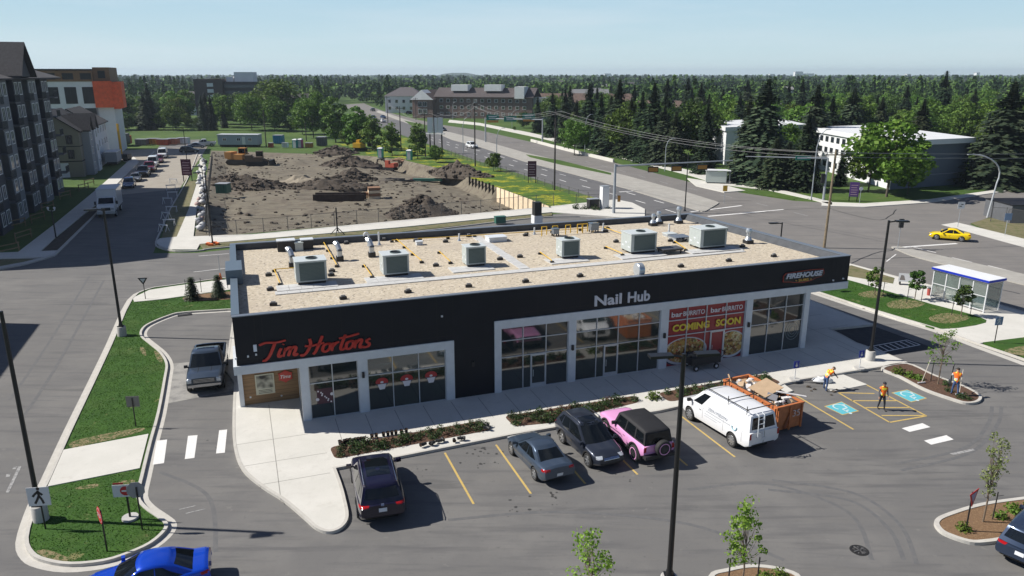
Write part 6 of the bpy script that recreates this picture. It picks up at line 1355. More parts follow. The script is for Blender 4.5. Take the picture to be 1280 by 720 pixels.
def tri_wall(q, x0, x1, y0, y1, z0, zr, axis):
    if axis == 'y': q.add([(x0, y0, z0), (x1, y0, z0), ((x0+x1)/2, y0, zr), (x0, y1, z0), (x1, y1, z0), ((x0+x1)/2, y1, zr)], [(0, 1, 2), (5, 4, 3), (0, 3, 4, 1), (1, 4, 5, 2), (2, 5, 3, 0)])
    else: q.add([(x0, y0, z0), (x0, y1, z0), (x0, (y0+y1)/2, zr), (x1, y0, z0), (x1, y1, z0), (x1, (y0+y1)/2, zr)], [(2, 1, 0), (3, 4, 5), (0, 1, 4, 3), (1, 2, 5, 4), (2, 0, 3, 5)])
def hip(q, x0, x1, y0, y1, z0, zr, ov=.6):
    r = (y1-y0)/2+ov; ym = (y0+y1)/2; V = [(x0-ov, y0-ov, z0), (x1+ov, y0-ov, z0), (x1+ov, y1+ov, z0), (x0-ov, y1+ov, z0), (x0-ov+r, ym, zr), (x1+ov-r, ym, zr)]
    q.add(V, [(0, 1, 5, 4), (1, 2, 5), (2, 3, 4, 5), (3, 0, 4), (3, 2, 1, 0)])
# dark apartment block on the left
C0 = Vector((-61.8, 83.5, 0)); AP = thing('apartment_building', 'tall dark slate apartment block with balconies and gabled roof at the left edge', 'apartment building', C0, R(110))
LB = 55.5; q = MB(); q.bx(0, LB, 0, 17, 0, 19.0); q.build('wall', NAVY, AP)
q = MB(); gable(q, -.5, LB+.3, -1.2, 17.5, 19.0, 22.3, 'x', .9); rf_ = q.build('roof', SHG, AP)
q = MB(); tri_wall(q, 0, .3, 0, 17, 19, 21.7, 'x'); tri_wall(q, LB-.3, LB-.01, 0, 17, 19, 21.7, 'x'); q.build('gable_wall', NAVY, AP)
q = MB(); gable(q, 25, 33, -2.6, 8, 19.3, 23.9, 'y', .5); q.build('gable_roof', SHG, AP); q = MB(); tri_wall(q, 25.2, 32.8, -2.4, 0, 19.2, 23.3, 'y'); q.build('gable_wall', NAVY, AP)
x = 1.0; k = 0
while x < LB-4:
    wbay = 5.2; q = MB(); q.bx(x, x+wbay, -1.3, 0, 0, 19.0); q.build('bay', mat('bay_grey', (.15, .165, .19), .7) if k % 2 == 0 else NAVY, AP)
    q = MB(); q.bx(x-.004, x, -1.25, -.1, 0, 18.9); q.build('pilaster', MID if k % 2 == 0 else NAVY, AP)
    if x > 6:
        for fl in range(6):
            if k < 7: win(AP, x+.6, .9+fl*3.15, 1.5, 1.8, -1.3); win(AP, x+3.0, .9+fl*3.15, 1.5, 1.8, -1.3)
            win(AP, .6, .9+fl*3.15, .8, 1.7, 0, 'f') if False else None
    for fl in range(1, 6):
        q = MB(); q.bx(x+wbay+.2, x+wbay+3.0, -2.0, 0, fl*3.15-.1, fl*3.15+.08); b_ = q.build('balcony', MID, AP)
        q = MB(); z = fl*3.15; q.bx(x+wbay+.2, x+wbay+3.0, -2.0, -1.95, z+1.05, z+1.12)
        for i in range(15): q.bx(x+wbay+.2+i*.2, x+wbay+.23+i*.2, -1.99, -1.96, z+.08, z+1.06)
        q.build('railing', RAIL, b_)
    if x > 6:
        for fl in range(6): win(AP, x+wbay+.6, .3+fl*3.15, 1.7, 2.1, 0, cross=True)
    x += wbay+3.4; k += 1
q = MB(); q.tube([(30, 8, 22.5), (30, 8, 26)], .06); q.build('roof_mast', GALV, AP)
# townhouses under construction, gable end towards the camera
def town(name, label, lx, ly, w, d, h, hr, m, loc_off=0):
    o = thing(name, label, 'townhouse', B(0, 0)*0+C0+Vector((-BS, BC, 0))*lx+Vector((-BC, -BS, 0))*ly, R(110)); q = MB(); q.bx(0, w, 0, d, 0, h); q.build('wall', m, o)
    q = MB(); gable(q, 0, w, 0, d, h, hr, 'x', .45); q.build('roof', SHG, o); q = MB(); tri_wall(q, .0, .25, 0, d, h, hr-.3, 'x'); tri_wall(q, w-.25, w, 0, d, h, hr-.3, 'x'); q.build('gable_wall', m, o)
    return o
g = G(106, 221); rel = g-C0; tx0 = rel.x*(-BS)+rel.y*BC; ty0 = rel.x*(-BC)+rel.y*(-BS)
H1 = town('townhouse', 'olive grey gabled townhouse with pale wrapped lower storey beside the dark apartment block', tx0, ty0, 15, 10, 8.8, 12.8, OLV)
for z in (3.6, 6.4):
    for yy in (1.2, 5.2): win(H1, yy, z, 1.1, 1.7, 0, 's', fm=SHG)
q = MB(); q.bx(-.08, 0, 2.5, 8.5, 0, 2.8); q.build('wrapped_front', TYV, H1); q = MB(); q.bx(-.1, 15.1, -.05, 10.05, 3.0, 3.2); q.bx(-.1, 15.1, -.05, 10.05, 5.9, 6.05); q.build('trim_band', SHG, H1)
for i, xx in enumerate((3.0, 9.5)):
    q = MB(); q.bx(xx, xx+3.6, -1.4, 0, 0, 8.8); q.build('bay', TYV if i else LGT, H1); q = MB(); gable(q, xx, xx+3.6, -1.5, 5, 8.8, 11.8, 'y', .3); q.build('dormer_roof', SHG, H1)
    q = MB(); tri_wall(q, xx, xx+3.6, -1.4, 0, 8.8, 11.4, 'y'); q.build('gable_wall', OLV, H1)
    for z in (1, 4.0, 6.8): win(H1, xx+1.2, z, 1.2, 1.5, -1.4)
H2 = town('townhouse', 'white house wrapped townhouse behind the olive grey one', tx0+17, ty0-.6, 16, 10, 9.0, 12.5, TYV)
for z in (1.2, 4.2, 7):
    for xx in (2, 6, 10, 13): win(H2, xx, z, 1.2, 1.5, 0)
    win(H2, 2, z, 1.2, 1.5, 0, 's')
# brown, white and orange building behind
g = G(50, 196); OB = thing('unfinished_building', 'unfinished four storey building with brown top, white walls and bright orange tarps', 'building', g+Vector((0, 2, 0)), R(20)); S_ = 12.2/57.7
q = MB(); q.bx(0, 13, 0, 16, 0, 17.8); q.build('wall', OFFW, OB); q = MB(); q.bx(-.2, 13.1, -.2, 16, 17.8, 20.4); q.build('upper_wall', BRN, OB); q = MB(); q.bx(-.5, 13.09, -.5, 16.5, 20.4, 20.8); q.build('roof_edge', SHG, OB)
q = MB(); q.bx(13.1, 16.8, 1, 16, 0, 11.5); q.build('lower_wall', OFFW, OB); q = MB(); q.bx(13.1, 16.8, 1, 16, 11.5, 21.2); q.build('stair_tower', BRN, OB); q = MB(); q.bx(12.9, 17.1, -.4, 1.0, 11.5, 17.9); q.bx(16.801, 18.3, 1.0, 14, 11.1, 17.7); q.build('tarp', ORG, OB)
q = MB(); q.bx(17.101, 19.2, -.2, .9, 11.4, 17.6); q.build('tarp', ORG, OB)
for i in range(3):
    xx = 2.6+i*3.9; win(OB, xx, 18.3, 2.4, 1.5, -.2, m=DK, fm=SHG); win(OB, 14.2, 18.6, 1.6, 1.8, 1, m=DK, fm=SHG) if i == 0 else None
    for z in (2.4, 7.4, 12.5): win(OB, xx, z, 2.6, 4.0, 0, m=DK, fm=SHG)
# far slab building
g = G(247, 151); FB = thing('office_slab', 'far dark brown slab building with a white rooftop plant room', 'building', g, R(3)); k_ = .365
q = MB(); q.bx(0, 12, 0, 14, 0, 17.6); q.build('end_wall', BRN and mat('dull_brown', (.085, .065, .058), .8), FB); q = MB(); q.bx(12.01, 31, 2, 16, 0, 16.4); q.build('wall', mat('dark_brown_brick', (.050, .045, .048), .8), FB)
q = MB(); q.bx(16, 24, 5, 12, 16.4, 20.5); q.bx(12.5, 15.5, 5, 12, 16.4, 18.6); q.build('plant_room', OFFW, FB)
for z in (7.5, 10, 12.5, 15): q = MB(); q.bx(5.6, 8.2, -.12, 0, z-.6, z+.9); q.build('white_panel', OFFW, FB)
for z in (3, 6, 9, 12, 14.6): q = MB(); q.bx(12.5, 30.5, 1.9, 2.0, z-.7, z+.6); q.build('window_band', mat('band_glass', (.07, .08, .10), .2), FB)
g = G(178, 144); o = thing('low_house', 'low far house with a broad brown hip roof behind the left street trees', 'house', g, R(-2)); q = MB(); q.bx(0, 27, 0, 14, 0, 4.4); q.build('wall', OFFW, o); q = MB(); hip(q, 0, 27, 0, 14, 4.4, 8.6); q.build('roof', RBR, o)
for i in range(6): win(o, 2+i*4.2, 1.4, 1.8, 1.6, 0)
g = G(150, 145); o = thing('low_house', 'low far house with a narrow brown roof left of the broad hip roof', 'house', g, R(4)); q = MB(); q.bx(0, 11, 0, 10, 0, 4.6); q.build('wall', OFFW, o); q = MB(); hip(q, 0, 11, 0, 10, 4.6, 8); q.build('roof', RBR, o)
# gabled residence
g = G(520, 147); RS = thing('gabled_residence', 'brick and white residence with a large white gable beyond the highway', 'apartment building', g, R(-15)); W_ = 55
q = MB(); q.bx(0, 10, -4, 14, 0, 8.4); q.bx(10.01, 56, 0, 14, 0, 9.6); q.build('wall', BRK, RS)
q = MB(); tri_wall(q, -.7, 10.7, -4.9, 3, 8.3, 12.7, 'y'); q.build('white_gable', OFFW, RS); q = MB(); gable(q, 0, 10, -4, 14, 8.5, 12.6, 'y', .7); q.build('roof', RBR, RS)
q = MB(); gable(q, 10, 56, 0, 14, 9.6, 13.6, 'x', .8); q.build('roof', mat('grey_brown_shingle', (.075, .062, .062), .9), RS)
for x0 in (17, 33): q = MB(); q.bx(x0, x0+8, 2, 8, 12.2, 15); q.build('white_dormer', OFFW, RS)
q = MB(); q.bx(48, 52.5, -1, 7, 9, 14.2); q.build('white_dormer', OFFW, RS)
for x0 in (2.8, 5.2):
    for z in (2, 5.2): win(RS, x0, z, 2.0, 2.2, -4)
for i in range(13):
    for z in (1.2, 4.2, 7.2): win(RS, 12+i*3.3, z, 1.6, 1.5, 0, cross=False)
q = MB(); q.bx(56.01, 63, 2, 14, 0, 9.5); q.build('annex', mat('annex_grey', (.28, .29, .31), .7), RS)
for i in range(2):
    for z in (1.6, 4.6, 7.2): win(RS, 57.2+i*2.8, z, 1.6, 1.4, 2, cross=False)
g = G(482, 141); o = thing('gabled_house', 'grey roofed residence left of the large white gable', 'apartment building', g, R(-4)); q = MB(); q.bx(0, 20, 0, 14, 0, 8.6); q.build('wall', OFFW, o); q = MB(); hip(q, 0, 20, 0, 14, 8.6, 13); q.build('roof', mat('grey_roof', (.10, .09, .095), .9), o)
for i in range(5):
    for z in (1.5, 5): win(o, 1.5+i*3.8, z, 1.6, 1.8, 0, cross=False)
rows = []
for x0, w_, yb in [(672, 30, 146), (705, 32, 146), (745, 30, 147), (778, 14, 147)]:
    g = G(x0, yb); o = thing('row_house', 'x', 'house', g, R(-3)); q = MB(); q.bx(0, w_*.36, 0, 11, 0, 6.6); q.build('wall', MID, o); q = MB(); gable(q, 0, w_*.36, 0, 11, 6.6, 10.8, 'x', .6); q.build('roof', RBR, o)
    for i in range(3): win(o, 1.2+i*3, 3.5, 1.4, 1.6, 0, cross=False)
    rows.append(o)
number(rows, 'brown roofed row house behind the spruces, #', 'brown roofed row houses')
for (x0, x1, yb, h, hr, lab, wm) in [(800, 862, 152, 6.0, 8.6, 'long brown roofed building above the spruces in the middle', BRN), (958, 1030, 154, 5.4, 7.8, 'low brown building with a grey roof among the right hand trees', BRN), (963, 990, 128, 9, 11, 'far pale building with a long grey roof near the right', OFFW)]:
    g = G(x0, yb); g2 = G(x1, yb); o = thing('long_building', lab, 'building', g, R(-2)); L_ = (g2-g).length; q = MB(); q.bx(0, L_, 0, 12, 0, h); q.build('wall', wm, o); q = MB(); gable(q, 0, L_, 0, 12, h, hr, 'x', .8); q.build('roof', RBR if x0 == 800 else TAR, o)
    for i in range(8): win(o, 1.2+i*L_/8.3, 1.8, 1.5, 1.6, 0, cross=False)
def quadb(name, label, C, A, D, h, wm, sm, roofm, ov=.7):
    o = thing(name, label, 'building', C); a = A-C; d = D-C; q = MB(); P = [Vector((0, 0)), a.xy, (a+d).xy, d.xy]
    q.add([(p.x, p.y, 0) for p in P]+[(p.x, p.y, h) for p in P], [(1, 2, 6, 5), (2, 3, 7, 6)]+[(0, 1, 5, 4)]); q.build('end_wall', sm, o)
    q = MB(); q.add([(P[3].x, P[3].y, 0), (0, 0, 0), (0, 0, h), (P[3].x, P[3].y, h)], [(0, 1, 2, 3)]); q.build('long_wall', wm, o)
    c = (a+d).xy/2; q = MB(); PP = [c+(p-c)*(1+ov/ (p-c).length*1.2) for p in P]; q.prism([tuple(p) for p in PP], h, h+.9); q.build('roof', roofm, o)
    return o, a, d
WROOF = mat('white_roof_edge', (.66, .67, .68), .6, noise=.04, nscale=.5)
C_, A_, D_ = G(1112, 237), G(1205, 230), G(1012, 208)
WB, a, d = quadb('flat_roofed_block', 'long white flat roofed apartment block with a slate blue end wall behind the lawn', C_, A_, D_, 7.6, OFFW, mat('slate_blue', (.115, .14, .175), .7), WROOF)
u = d.xy.normalized(); Ld = d.length; n2 = Vector((u.y, -u.x)); n2 = -n2 if n2.dot(a.xy) > 0 else n2; ang = math.atan2(u.y, u.x)
for i in range(13):
    for z in (1.1, 3.9, 6.1):
        q = MB(); p = u*(1.5+i*Ld/13.4)+n2*.03; q.box((p.x, p.y, z+.5), (1.4, .08, 1.1), Matrix.Rotation(ang, 3, 'Z')); q.build('window', WG, WB)
q = MB(); [q.box(((a.xy*.5-n2*0).x, (a.xy*.5).y, z), (a.length+.05, .12, .1), Matrix.Rotation(math.atan2(a.y, a.x), 3, 'Z')) for z in (2.2, 5.0)]; q.build('trim_line', LGT, WB)
C_, A_, D_ = G(905, 206), G(1000, 200), G(884, 193)
W1, a, d = quadb('flat_roofed_block', 'white flat roofed block half hidden behind the spruces by the far shelter', C_, A_, D_, 7.4, OFFW, OFFW, WROOF)
C_, A_, D_ = G(838, 186), G(866, 184), G(832, 178)
quadb('small_white_block', 'small pale block between the spruces beyond the highway', C_, A_, D_, 6.2, OFFW, mat('pale_wall', (.42, .45, .5), .7), WROOF)
C_, A_, D_ = G(967, 178), G(1002, 177), G(962, 170)
quadb('small_white_block', 'low white roofed building further back right of the tall middle spruce', C_, A_, D_, 5.0, MID, MID, WROOF)
fbld = []
for x0, w_, yt, h in [(991, 10, 95.0, 34), (1003, 12, 96, 26), (1216, 4, 96, 30), (755, 8, 96.5, 26), (960, 6, 97, 24), (1130, 5, 97, 24)]:
    Yd = 3300; g = Vector(((x0-640)/FPX*Yd*.97, Yd, 0)); o = thing('far_tower', 'x', 'building', g); q = MB(); q.bx(0, w_*3.3, 0, 20, 0, h-4); q.build('wall', OFFW, o); q = MB(); q.bx(-.5, w_*3.3+.5, -.5, 20.5, h-4, h-3); q.build('roof', TAR, o); fbld.append(o)
number(fbld, 'pale building on the far skyline, #', 'pale buildings on the far skyline')

# ------------------------------------------------------------ building site
def GL_(px, py): g = G(px, py); z = lotz(g.x, g.y); g = G(px, py, z); return Vector((g.x, g.y, lotz(g.x, g.y)))
def heap(name, label, px, py, rx, ry, h, m, rot=0, lumps=140, ls=.35):
    c = GL_(px, py); o = thing(name, label, 'dirt pile', c, rot); q = MB(); n, k = 34, 12; sd = random.uniform(0, 99); vs = []
    from mathutils import noise as N
    for j in range(k+1):
        t = j/k
        for i in range(n):
            a = 2*math.pi*i/n; f = 1+.22*N.noise(Vector((math.cos(a)*1.5, math.sin(a)*1.5, sd))); x, y = rx*t*f*math.cos(a), ry*t*f*math.sin(a)
            z = h*max(0, (1-t)**1.1)*(1+.5*N.noise(Vector((x*.7, y*.7, sd))))+.22*N.noise(Vector((x*2.2, y*2.2, sd)))*(1-t); vs.append((x, y, z-(.5 if j == k else 0)))
    q.add(vs, [(j*n+i, j*n+(i+1) % n, (j+1)*n+(i+1) % n, (j+1)*n+i) for j in range(k) for i in range(n)]); q.build('heap', m, o)
    if lumps:
        q = MB()
        for _ in range(lumps):
            a = random.uniform(0, 6.28); t = random.random()**.6; x, y = rx*t*math.cos(a), ry*t*math.sin(a); s = ls*random.uniform(.4, 1.3); q.ball((x, y, h*max(0, (1-t)**1.1)+s*.1), (s, s*random.uniform(.6, 1), s*.7), 5, jit=.3)
        tag(q.build('clods', m, o), kind='stuff')
    return o
heap('dirt_pile', 'large dark cone of rubble and soil at the front of the building site', 527, 268, 5.6, 4.5, 2.9, DARKD, 0, 260, .34)
heap('sand_pile', 'pale smooth sand ridge in the middle of the building site', 380, 232, 6.6, 3.6, 1.9, layered('sand', (.25, .215, .165), [(1, (.30, .26, .2), .4, .7, (1, 1, 1), .8)], bump=.6, bscale=5), R(-6), 0)
heap('dirt_pile', 'long dark soil ridge in front of the pale sand', 410, 236, 9.5, 3.2, 2.0, DARKD, R(3), 160, .4)
heap('dirt_pile', 'broken concrete and dark soil pile behind the wooden crates', 440, 226, 5.0, 3.0, 2.3, DARKD, 0, 150, .5)
heap('dirt_pile', 'dark soil pile in front of the yellow excavator bucket', 437, 205, 7.5, 5, 2.6, DARKD, 0, 160, .5)
heap('dirt_pile', 'dark soil pile at the far side of the site, left of the excavator', 420, 192, 6, 4, 2, DARKD, 0, 70, .5)
heap('dirt_pile', 'dark soil pile by the left fence of the site', 295, 230, 10.5, 4.2, 2.0, DARKD, R(-8), 150, .45)
heap('dirt_pile', 'soil ridge behind the left pile on the site', 335, 235, 7.5, 3, 1.6, DARKD, R(10), 110, .4)
heap('dirt_pile', 'dark soil bank at the right edge of the site beside the wood shoring', 575, 229, 8.5, 3.2, 2.4, DARKD, R(-38), 160, .45)
heap('dirt_pile', 'soil bank at the right side near the orange equipment', 530, 213, 9, 3, 1.8, DARKD, R(-40), 120, .45)
cl = MB()
for _ in range(1500):
    u, v = random.random(), random.random(); p = LOT[0]*(1-u)*(1-v)+LOT[1]*u*(1-v)+LOT[2]*u*v+LOT[3]*(1-u)*v; s = random.uniform(.08, .34)*(1.6 if random.random() < .1 else 1)
    if fbm(p.x, p.y, .12) < -.15: continue
    cl.ball((p.x, p.y, lotz(p.x, p.y)+s*.15), (s, s*.8, s*.6), 5, jit=.3)
tag(cl.build('loose_clods', DARKD), kind='stuff')
# wooden shoring wall
P0, P1 = Vector((EDG[1].x, EDG[1].y, 0)), Vector((EDG[0].x, EDG[0].y, 0)); n_in = Vector((-(P1-P0).y, (P1-P0).x, 0)).normalized(); n_in = -n_in if n_in.x > 0 else n_in; P0 = P0+n_in*.6; P1 = P1+n_in*.6; ndir = (P1-P0).normalized(); Ls = (P1-P0).length; TW = thing('shoring_wall', 'pale timber lagging wall holding back the verge at the right of the site', 'retaining wall', P0, math.atan2(ndir.y, ndir.x))
nb = 11; PLY = mat('raw_timber', (.74, .60, .42), .8, noise=.12, nscale=2)
for i in range(nb): q = MB(); q.bx(i*Ls/nb+.08, (i+1)*Ls/nb-.06, -.1, .05, -2.7, .25); q.build('timber_panel', PLY, TW)
q = MB(); [q.bx(i*Ls/nb-.07, i*Ls/nb+.07, -.18, .1, -2.7, .3) for i in range(nb+1)]; q.build('steel_pile', mat('pile_grey', (.15, .13, .11), .8), TW)
pls = []
for i in range(8):
    g = EDG[1].lerp(EDG[2], .04+i*.06); o = thing('sheet_pile', 'x', 'steel pile', (g.x-.8, g.y-.3, -2.2)); q = MB(); q.bx(-.18, .18, -.15, -.1, 0, 2.6+random.uniform(-.3, .4)); q.bx(-.18, .18, .1, .15, 0, 2.6); q.bx(-.03, .03, -.1, .1, 0, 2.6); q.build('pile', mat('rusty_steel', (.045, .035, .03), .9), o); pls.append(o)
number(pls, 'dark steel soldier pile left of the timber shoring, #', 'steel piles beside the timber shoring')
# trench box, crates, boards
g = GL_(425, 250); o = thing('trench_box', 'long dark steel trench box lying on the site', 'trench box', g, R(3)); q = MB(); q.bx(-4.2, 4.2, -1.1, -.95, 0, 1.3); q.bx(-4.2, 4.2, .95, 1.1, 0, 1.3); q.build('side_plate', mat('rust_dark', (.05, .033, .026), .85, noise=.3, nscale=2), o); q = MB(); [q.tube([(x, -1, .6), (x, 1, .6)], .08) for x in (-3.8, 3.8)]; q.build('spreader', MATS['rust_dark'], o)
for (x, y, l, s, lab) in [(468, 247, 2.0, 2.1, 'tall stack of pale crates beside the trench box on the site'), (460, 246, 1.1, 1.2, 'small pale crate left of the tall crate stack')]:
    g = GL_(x, y); o = thing('crate_stack', lab, 'crate', g, R(15))
    for k in range(int(s/.5)): q = MB(); q.bx(-l/2, l/2, -l/2.2, l/2.2, k*.5+.02, k*.5+.46); q.build('crate', PLY if k % 2 == 0 else mat('crate_brown', (.25, .14, .08), .8), o)
g = GL_(500, 222); o = thing('steel_plate_rack', 'dark road plates and green beam laid out at the right of the site', 'steel plates', g, R(-4)); q = MB(); q.bx(-8, 1, -.3, .3, 0, .3); q.bx(-5, 3.5, -2.6, -2.1, 0, .3); q.build('beam', DK, o); q = MB(); q.bx(3.0, 9, -1.6, -1.1, 0, .5); q.build('green_beam', mat('teal_steel', (.05, .22, .16), .6), o); q = MB(); q.bx(2, 9, .2, 2.2, 0, .15); q.build('plate', mat('plate_brown', (.10, .06, .05), .8), o)
def machine(name, label, px, py, rot, m, kind, s=1):
    g = GL_(px, py); o = thing(name, label, 'excavator' if kind == 'ex' else 'loader', g, rot); o.scale = (s,)*3
    for sd in (-1, 1):
        q = MB(); P = rounded([(-2.0, .0), (2.0, .0), (2.2, .45), (1.9, .9), (-1.9, .9), (-2.2, .45)], .3, 3); q.add([(x, sd*.9-.25, z) for x, z in P]+[(x, sd*.9+.25, z) for x, z in P], [tuple(range(len(P))), tuple(range(2*len(P)-1, len(P)-1, -1))]+[(i, len(P)+i, len(P)+(i+1) % len(P), (i+1) % len(P)) for i in range(len(P))]); q.build('track', DK, o, fix=True)
    q = MB(); q.bx(-1.9, 1.2, -1.1, 1.1, .95, 1.9); q.bx(-2.3, -1.0, -1.15, 1.15, 1.1, 2.3); q.build('body', m, o)
    q = MB(); q.bx(-.2, 1.2, .1, 1.1, 1.9, 3.0); c = q.build('cab', m, o); q = MB(); q.bx(1.2, 1.23, .2, 1.0, 2.0, 2.85); q.bx(-.1, 1.1, .07, .1, 2.0, 2.85); q.build('glass', CGL, c)
    if kind == 'ex':
        q = MB(); q.tube([(1.2, -.3, 1.6), (3.2, -.3, 3.4), (5.2, -.3, 3.0)], [.28, .32, .2], 6); q.build('boom', DK, o); q = MB(); q.tube([(5.2, -.3, 3.0), (5.7, -.3, 1.2)], [.22, .16], 6); q.build('stick', DK, o); q = MB(); q.lathe([(.01, -.6), (.55, -.6), (.6, 0), (.55, .6), (.01, .6)], 8, axis='y', c=(5.5, -.3, 1.2)); q.build('bucket', DK, o)
    else:
        q = MB(); q.tube([(.8, -.8, 1.4), (2.6, -.8, .9)], .14, 6); q.tube([(.8, .8, 1.4), (2.6, .8, .9)], .14, 6); q.build('arm', m, o); q = MB(); q.add([(2.5, -1.4, .1), (3.6, -1.4, .1), (3.3, -1.4, 1.3), (2.5, -1.4, 1.1), (2.5, 1.4, .1), (3.6, 1.4, .1), (3.3, 1.4, 1.3), (2.5, 1.4, 1.1)], [(0, 3, 2, 1), (4, 5, 6, 7), (0, 1, 5, 4), (0, 4, 7, 3), (2, 3, 7, 6)]); q.build('blade', DK, o)
    return o
MY = mat('machine_yellow', (.62, .36, .02), .5); MO = mat('machine_orange', (.42, .20, .05), .6); MR = mat('machine_red', (.35, .06, .03), .6)
machine('bulldozer', 'weathered orange bulldozer parked at the far left of the site', 300, 206, R(-10), MO, 'ld', 1.25); machine('wheel_loader', 'dark loader beside the orange bulldozer', 322, 206, R(10), mat('machine_dark', (.10, .075, .05), .7), 'ld', 1.1)
o = machine('excavator', 'excavator with a bright yellow counterweight behind the soil pile', 451, 196, R(75), MY, 'ex', .95)
machine('mini_excavator', 'small red orange machine at the right of the site', 488, 211, R(150), MR, 'ex', .75)
g = GL_(502, 210); o = thing('timber_heap', 'heap of pale timber beside the small red machine', 'timber pile', g); q = MB()
for k in range(12): q.box((random.uniform(-2, 2.5), random.uniform(-.8, .8), .2+.1*k*.5), (random.uniform(1.5, 3), .3, .15), Matrix.Rotation(random.uniform(-.5, .5), 3, 'Z') @ Matrix.Rotation(random.uniform(-.2, .2), 3, 'Y'))
q.build('timber', mat('timber_pink', (.50, .30, .2), .8), o)
# site trailer, toilets, cabins
g = G(273, 184); TRL = thing('site_trailer', 'long pale grey site office trailer at the back of the site', 'trailer', g, R(-3)); q = MB(); q.bx(0, 11.3, 0, 3.2, .7, 3.3); q.build('wall', LGT and mat('trailer_grey', (.34, .38, .44), .6), TRL); q = MB(); q.bx(-.15, 11.45, -.15, 3.35, 3.3, 3.5); q.build('roof', mat('trailer_roof', (.55, .57, .6), .5), TRL)
for x0 in (1.4, 5.4, 8.6): win(TRL, x0, 1.7, 1.1, .9, 0)
q = MB(); q.bx(6.9, 7.8, -.03, 0, .8, 2.9); q.build('door', OFFW, TRL); q = MB(); q.bx(.3, 11, .3, 2.9, .1, .7); q.build('skirt', DK, TRL)
def loo(px, py, m, label):
    g = G(px, py); o = thing('portable_toilet', label, 'portable toilet', g, R(-8)); q = MB(); q.bx(-.6, .6, -.6, .6, 0, 2.2); q.build('cabin', m, o); q = MB(); q.lathe([(.95, 2.2), (.7, 2.4), (.01, 2.5)], 4); r_ = q.build('roof', OFFW, o); r_.rotation_euler = (0, 0, R(45)); q = MB(); q.bx(-.4, .4, -.63, -.6, .1, 2.0); q.build('door', OFFW, o)
loo(369.5, 185, mat('teal', (.02, .28, .28), .5), 'teal portable toilet at the back of the site'); loo(376, 184.5, mat('rose', (.45, .10, .25), .5), 'pink portable toilet at the back of the site'); loo(476, 197, mat('aqua', (.05, .45, .35), .5), 'aqua portable toilet under the trees left of the highway'); loo(512, 200, MATS['aqua'], 'aqua portable toilet beside the second conical tree')
def cabin(px, py, w, d, h, m, name, label, cat):
    g = G(px, py); o = thing(name, label, cat, g, R(-4)); q = MB(); q.bx(-w/2, w/2, 0, d, .15, h); q.build('body', m, o); q = MB(); q.bx(-w/2-.08, w/2+.08, -.08, d+.08, h, h+.1); q.build('roof', LGT, o); q = MB(); [q.bx(x-.02, x+.02, -.03, 0, .2, h-.1) for x in (-w/4, 0, w/4)]; q.build('door_rib', DK, o); return o
cabin(347, 180, 2.6, 2.4, 2.4, mat('blue_box', (.03, .22, .45), .5), 'storage_container', 'bright blue storage box at the back of the site', 'container'); cabin(401, 183, 2.4, 2.4, 2.5, MID, 'storage_container', 'grey storage shed beneath the trees at the back of the site', 'container')
cabin(277, 243, 1.9, 1.8, 1.7, mat('transformer_green', (.03, .12, .09), .5), 'transformer_box', 'dark green transformer box beside the left fence of the site', 'transformer')
for px_, w_, m_, lb_ in [(338, 1.2, MR, 'small red container among the clutter beside the blue box'), (356, 1.6, OFFW, 'small white tank beside the blue box'), (386, 2.0, MO, 'low orange hopper beside the pink toilet')]: cabin(px_, 185, w_, 1.0, 1.3, m_, 'equipment_box', lb_, 'equipment box')
# fence along the site
FPOST = mat('fence_post', (.10, .10, .10), .6, .4)
CHN = bpy.data.materials.new('chain_link'); CHN.use_nodes = True; n = CHN.node_tree; p = n.nodes['Principled BSDF']; p.inputs['Base Color'].default_value = (.16, .16, .16, 1); p.inputs['Alpha'].default_value = .13
def fence(pts, label, h=1.9, step=3.0, mesh=CHN, name='site_fence'):
    P = [Vector(p[:2]) for p in pts]; o = thing(name, label, 'fence', (P[0].x, P[0].y, 0)); r = MB(); cm = MB(); posts = []
    for a, b in zip(P, P[1:]):
        L_ = (b-a).length; nn = max(1, int(L_/step))
        for i in range(nn): posts.append(a.lerp(b, i/nn))
        r.tube([(a.x-P[0].x, a.y-P[0].y, h), (b.x-P[0].x, b.y-P[0].y, h)], .025, 5); cm.add([(a.x-P[0].x, a.y-P[0].y, .05), (b.x-P[0].x, b.y-P[0].y, .05), (b.x-P[0].x, b.y-P[0].y, h), (a.x-P[0].x, a.y-P[0].y, h)], [(0, 1, 2, 3)])
    posts.append(P[-1])
    for p in posts: q = MB(); q.cyl((p.x-P[0].x, p.y-P[0].y, 0), (p.x-P[0].x, p.y-P[0].y, h+.08), .045, n=6); q.build('post', FPOST, o)
    r.build('rail', FPOST, o); cm.build('mesh_panel', mesh, o); return o
fence(S((262, 296.5), (330, 291.5), (500, 276), (692, 257.5)), 'chain link fence along the front of the building site')
fence(S((258, 292), (259, 262), (263, 230), (266, 200)), 'chain link fence along the left side of the building site')
fence(S((560, 193), (600, 206.5), (640, 219), (700, 239), (735, 250)), 'low wire fence between the wildflower verge and the highway', 1.2, 3)
fence(S((720, 257), (736, 258), (752, 257)), 'short grey mesh barrier beside the utility cabinets', 1.8, 1.5)
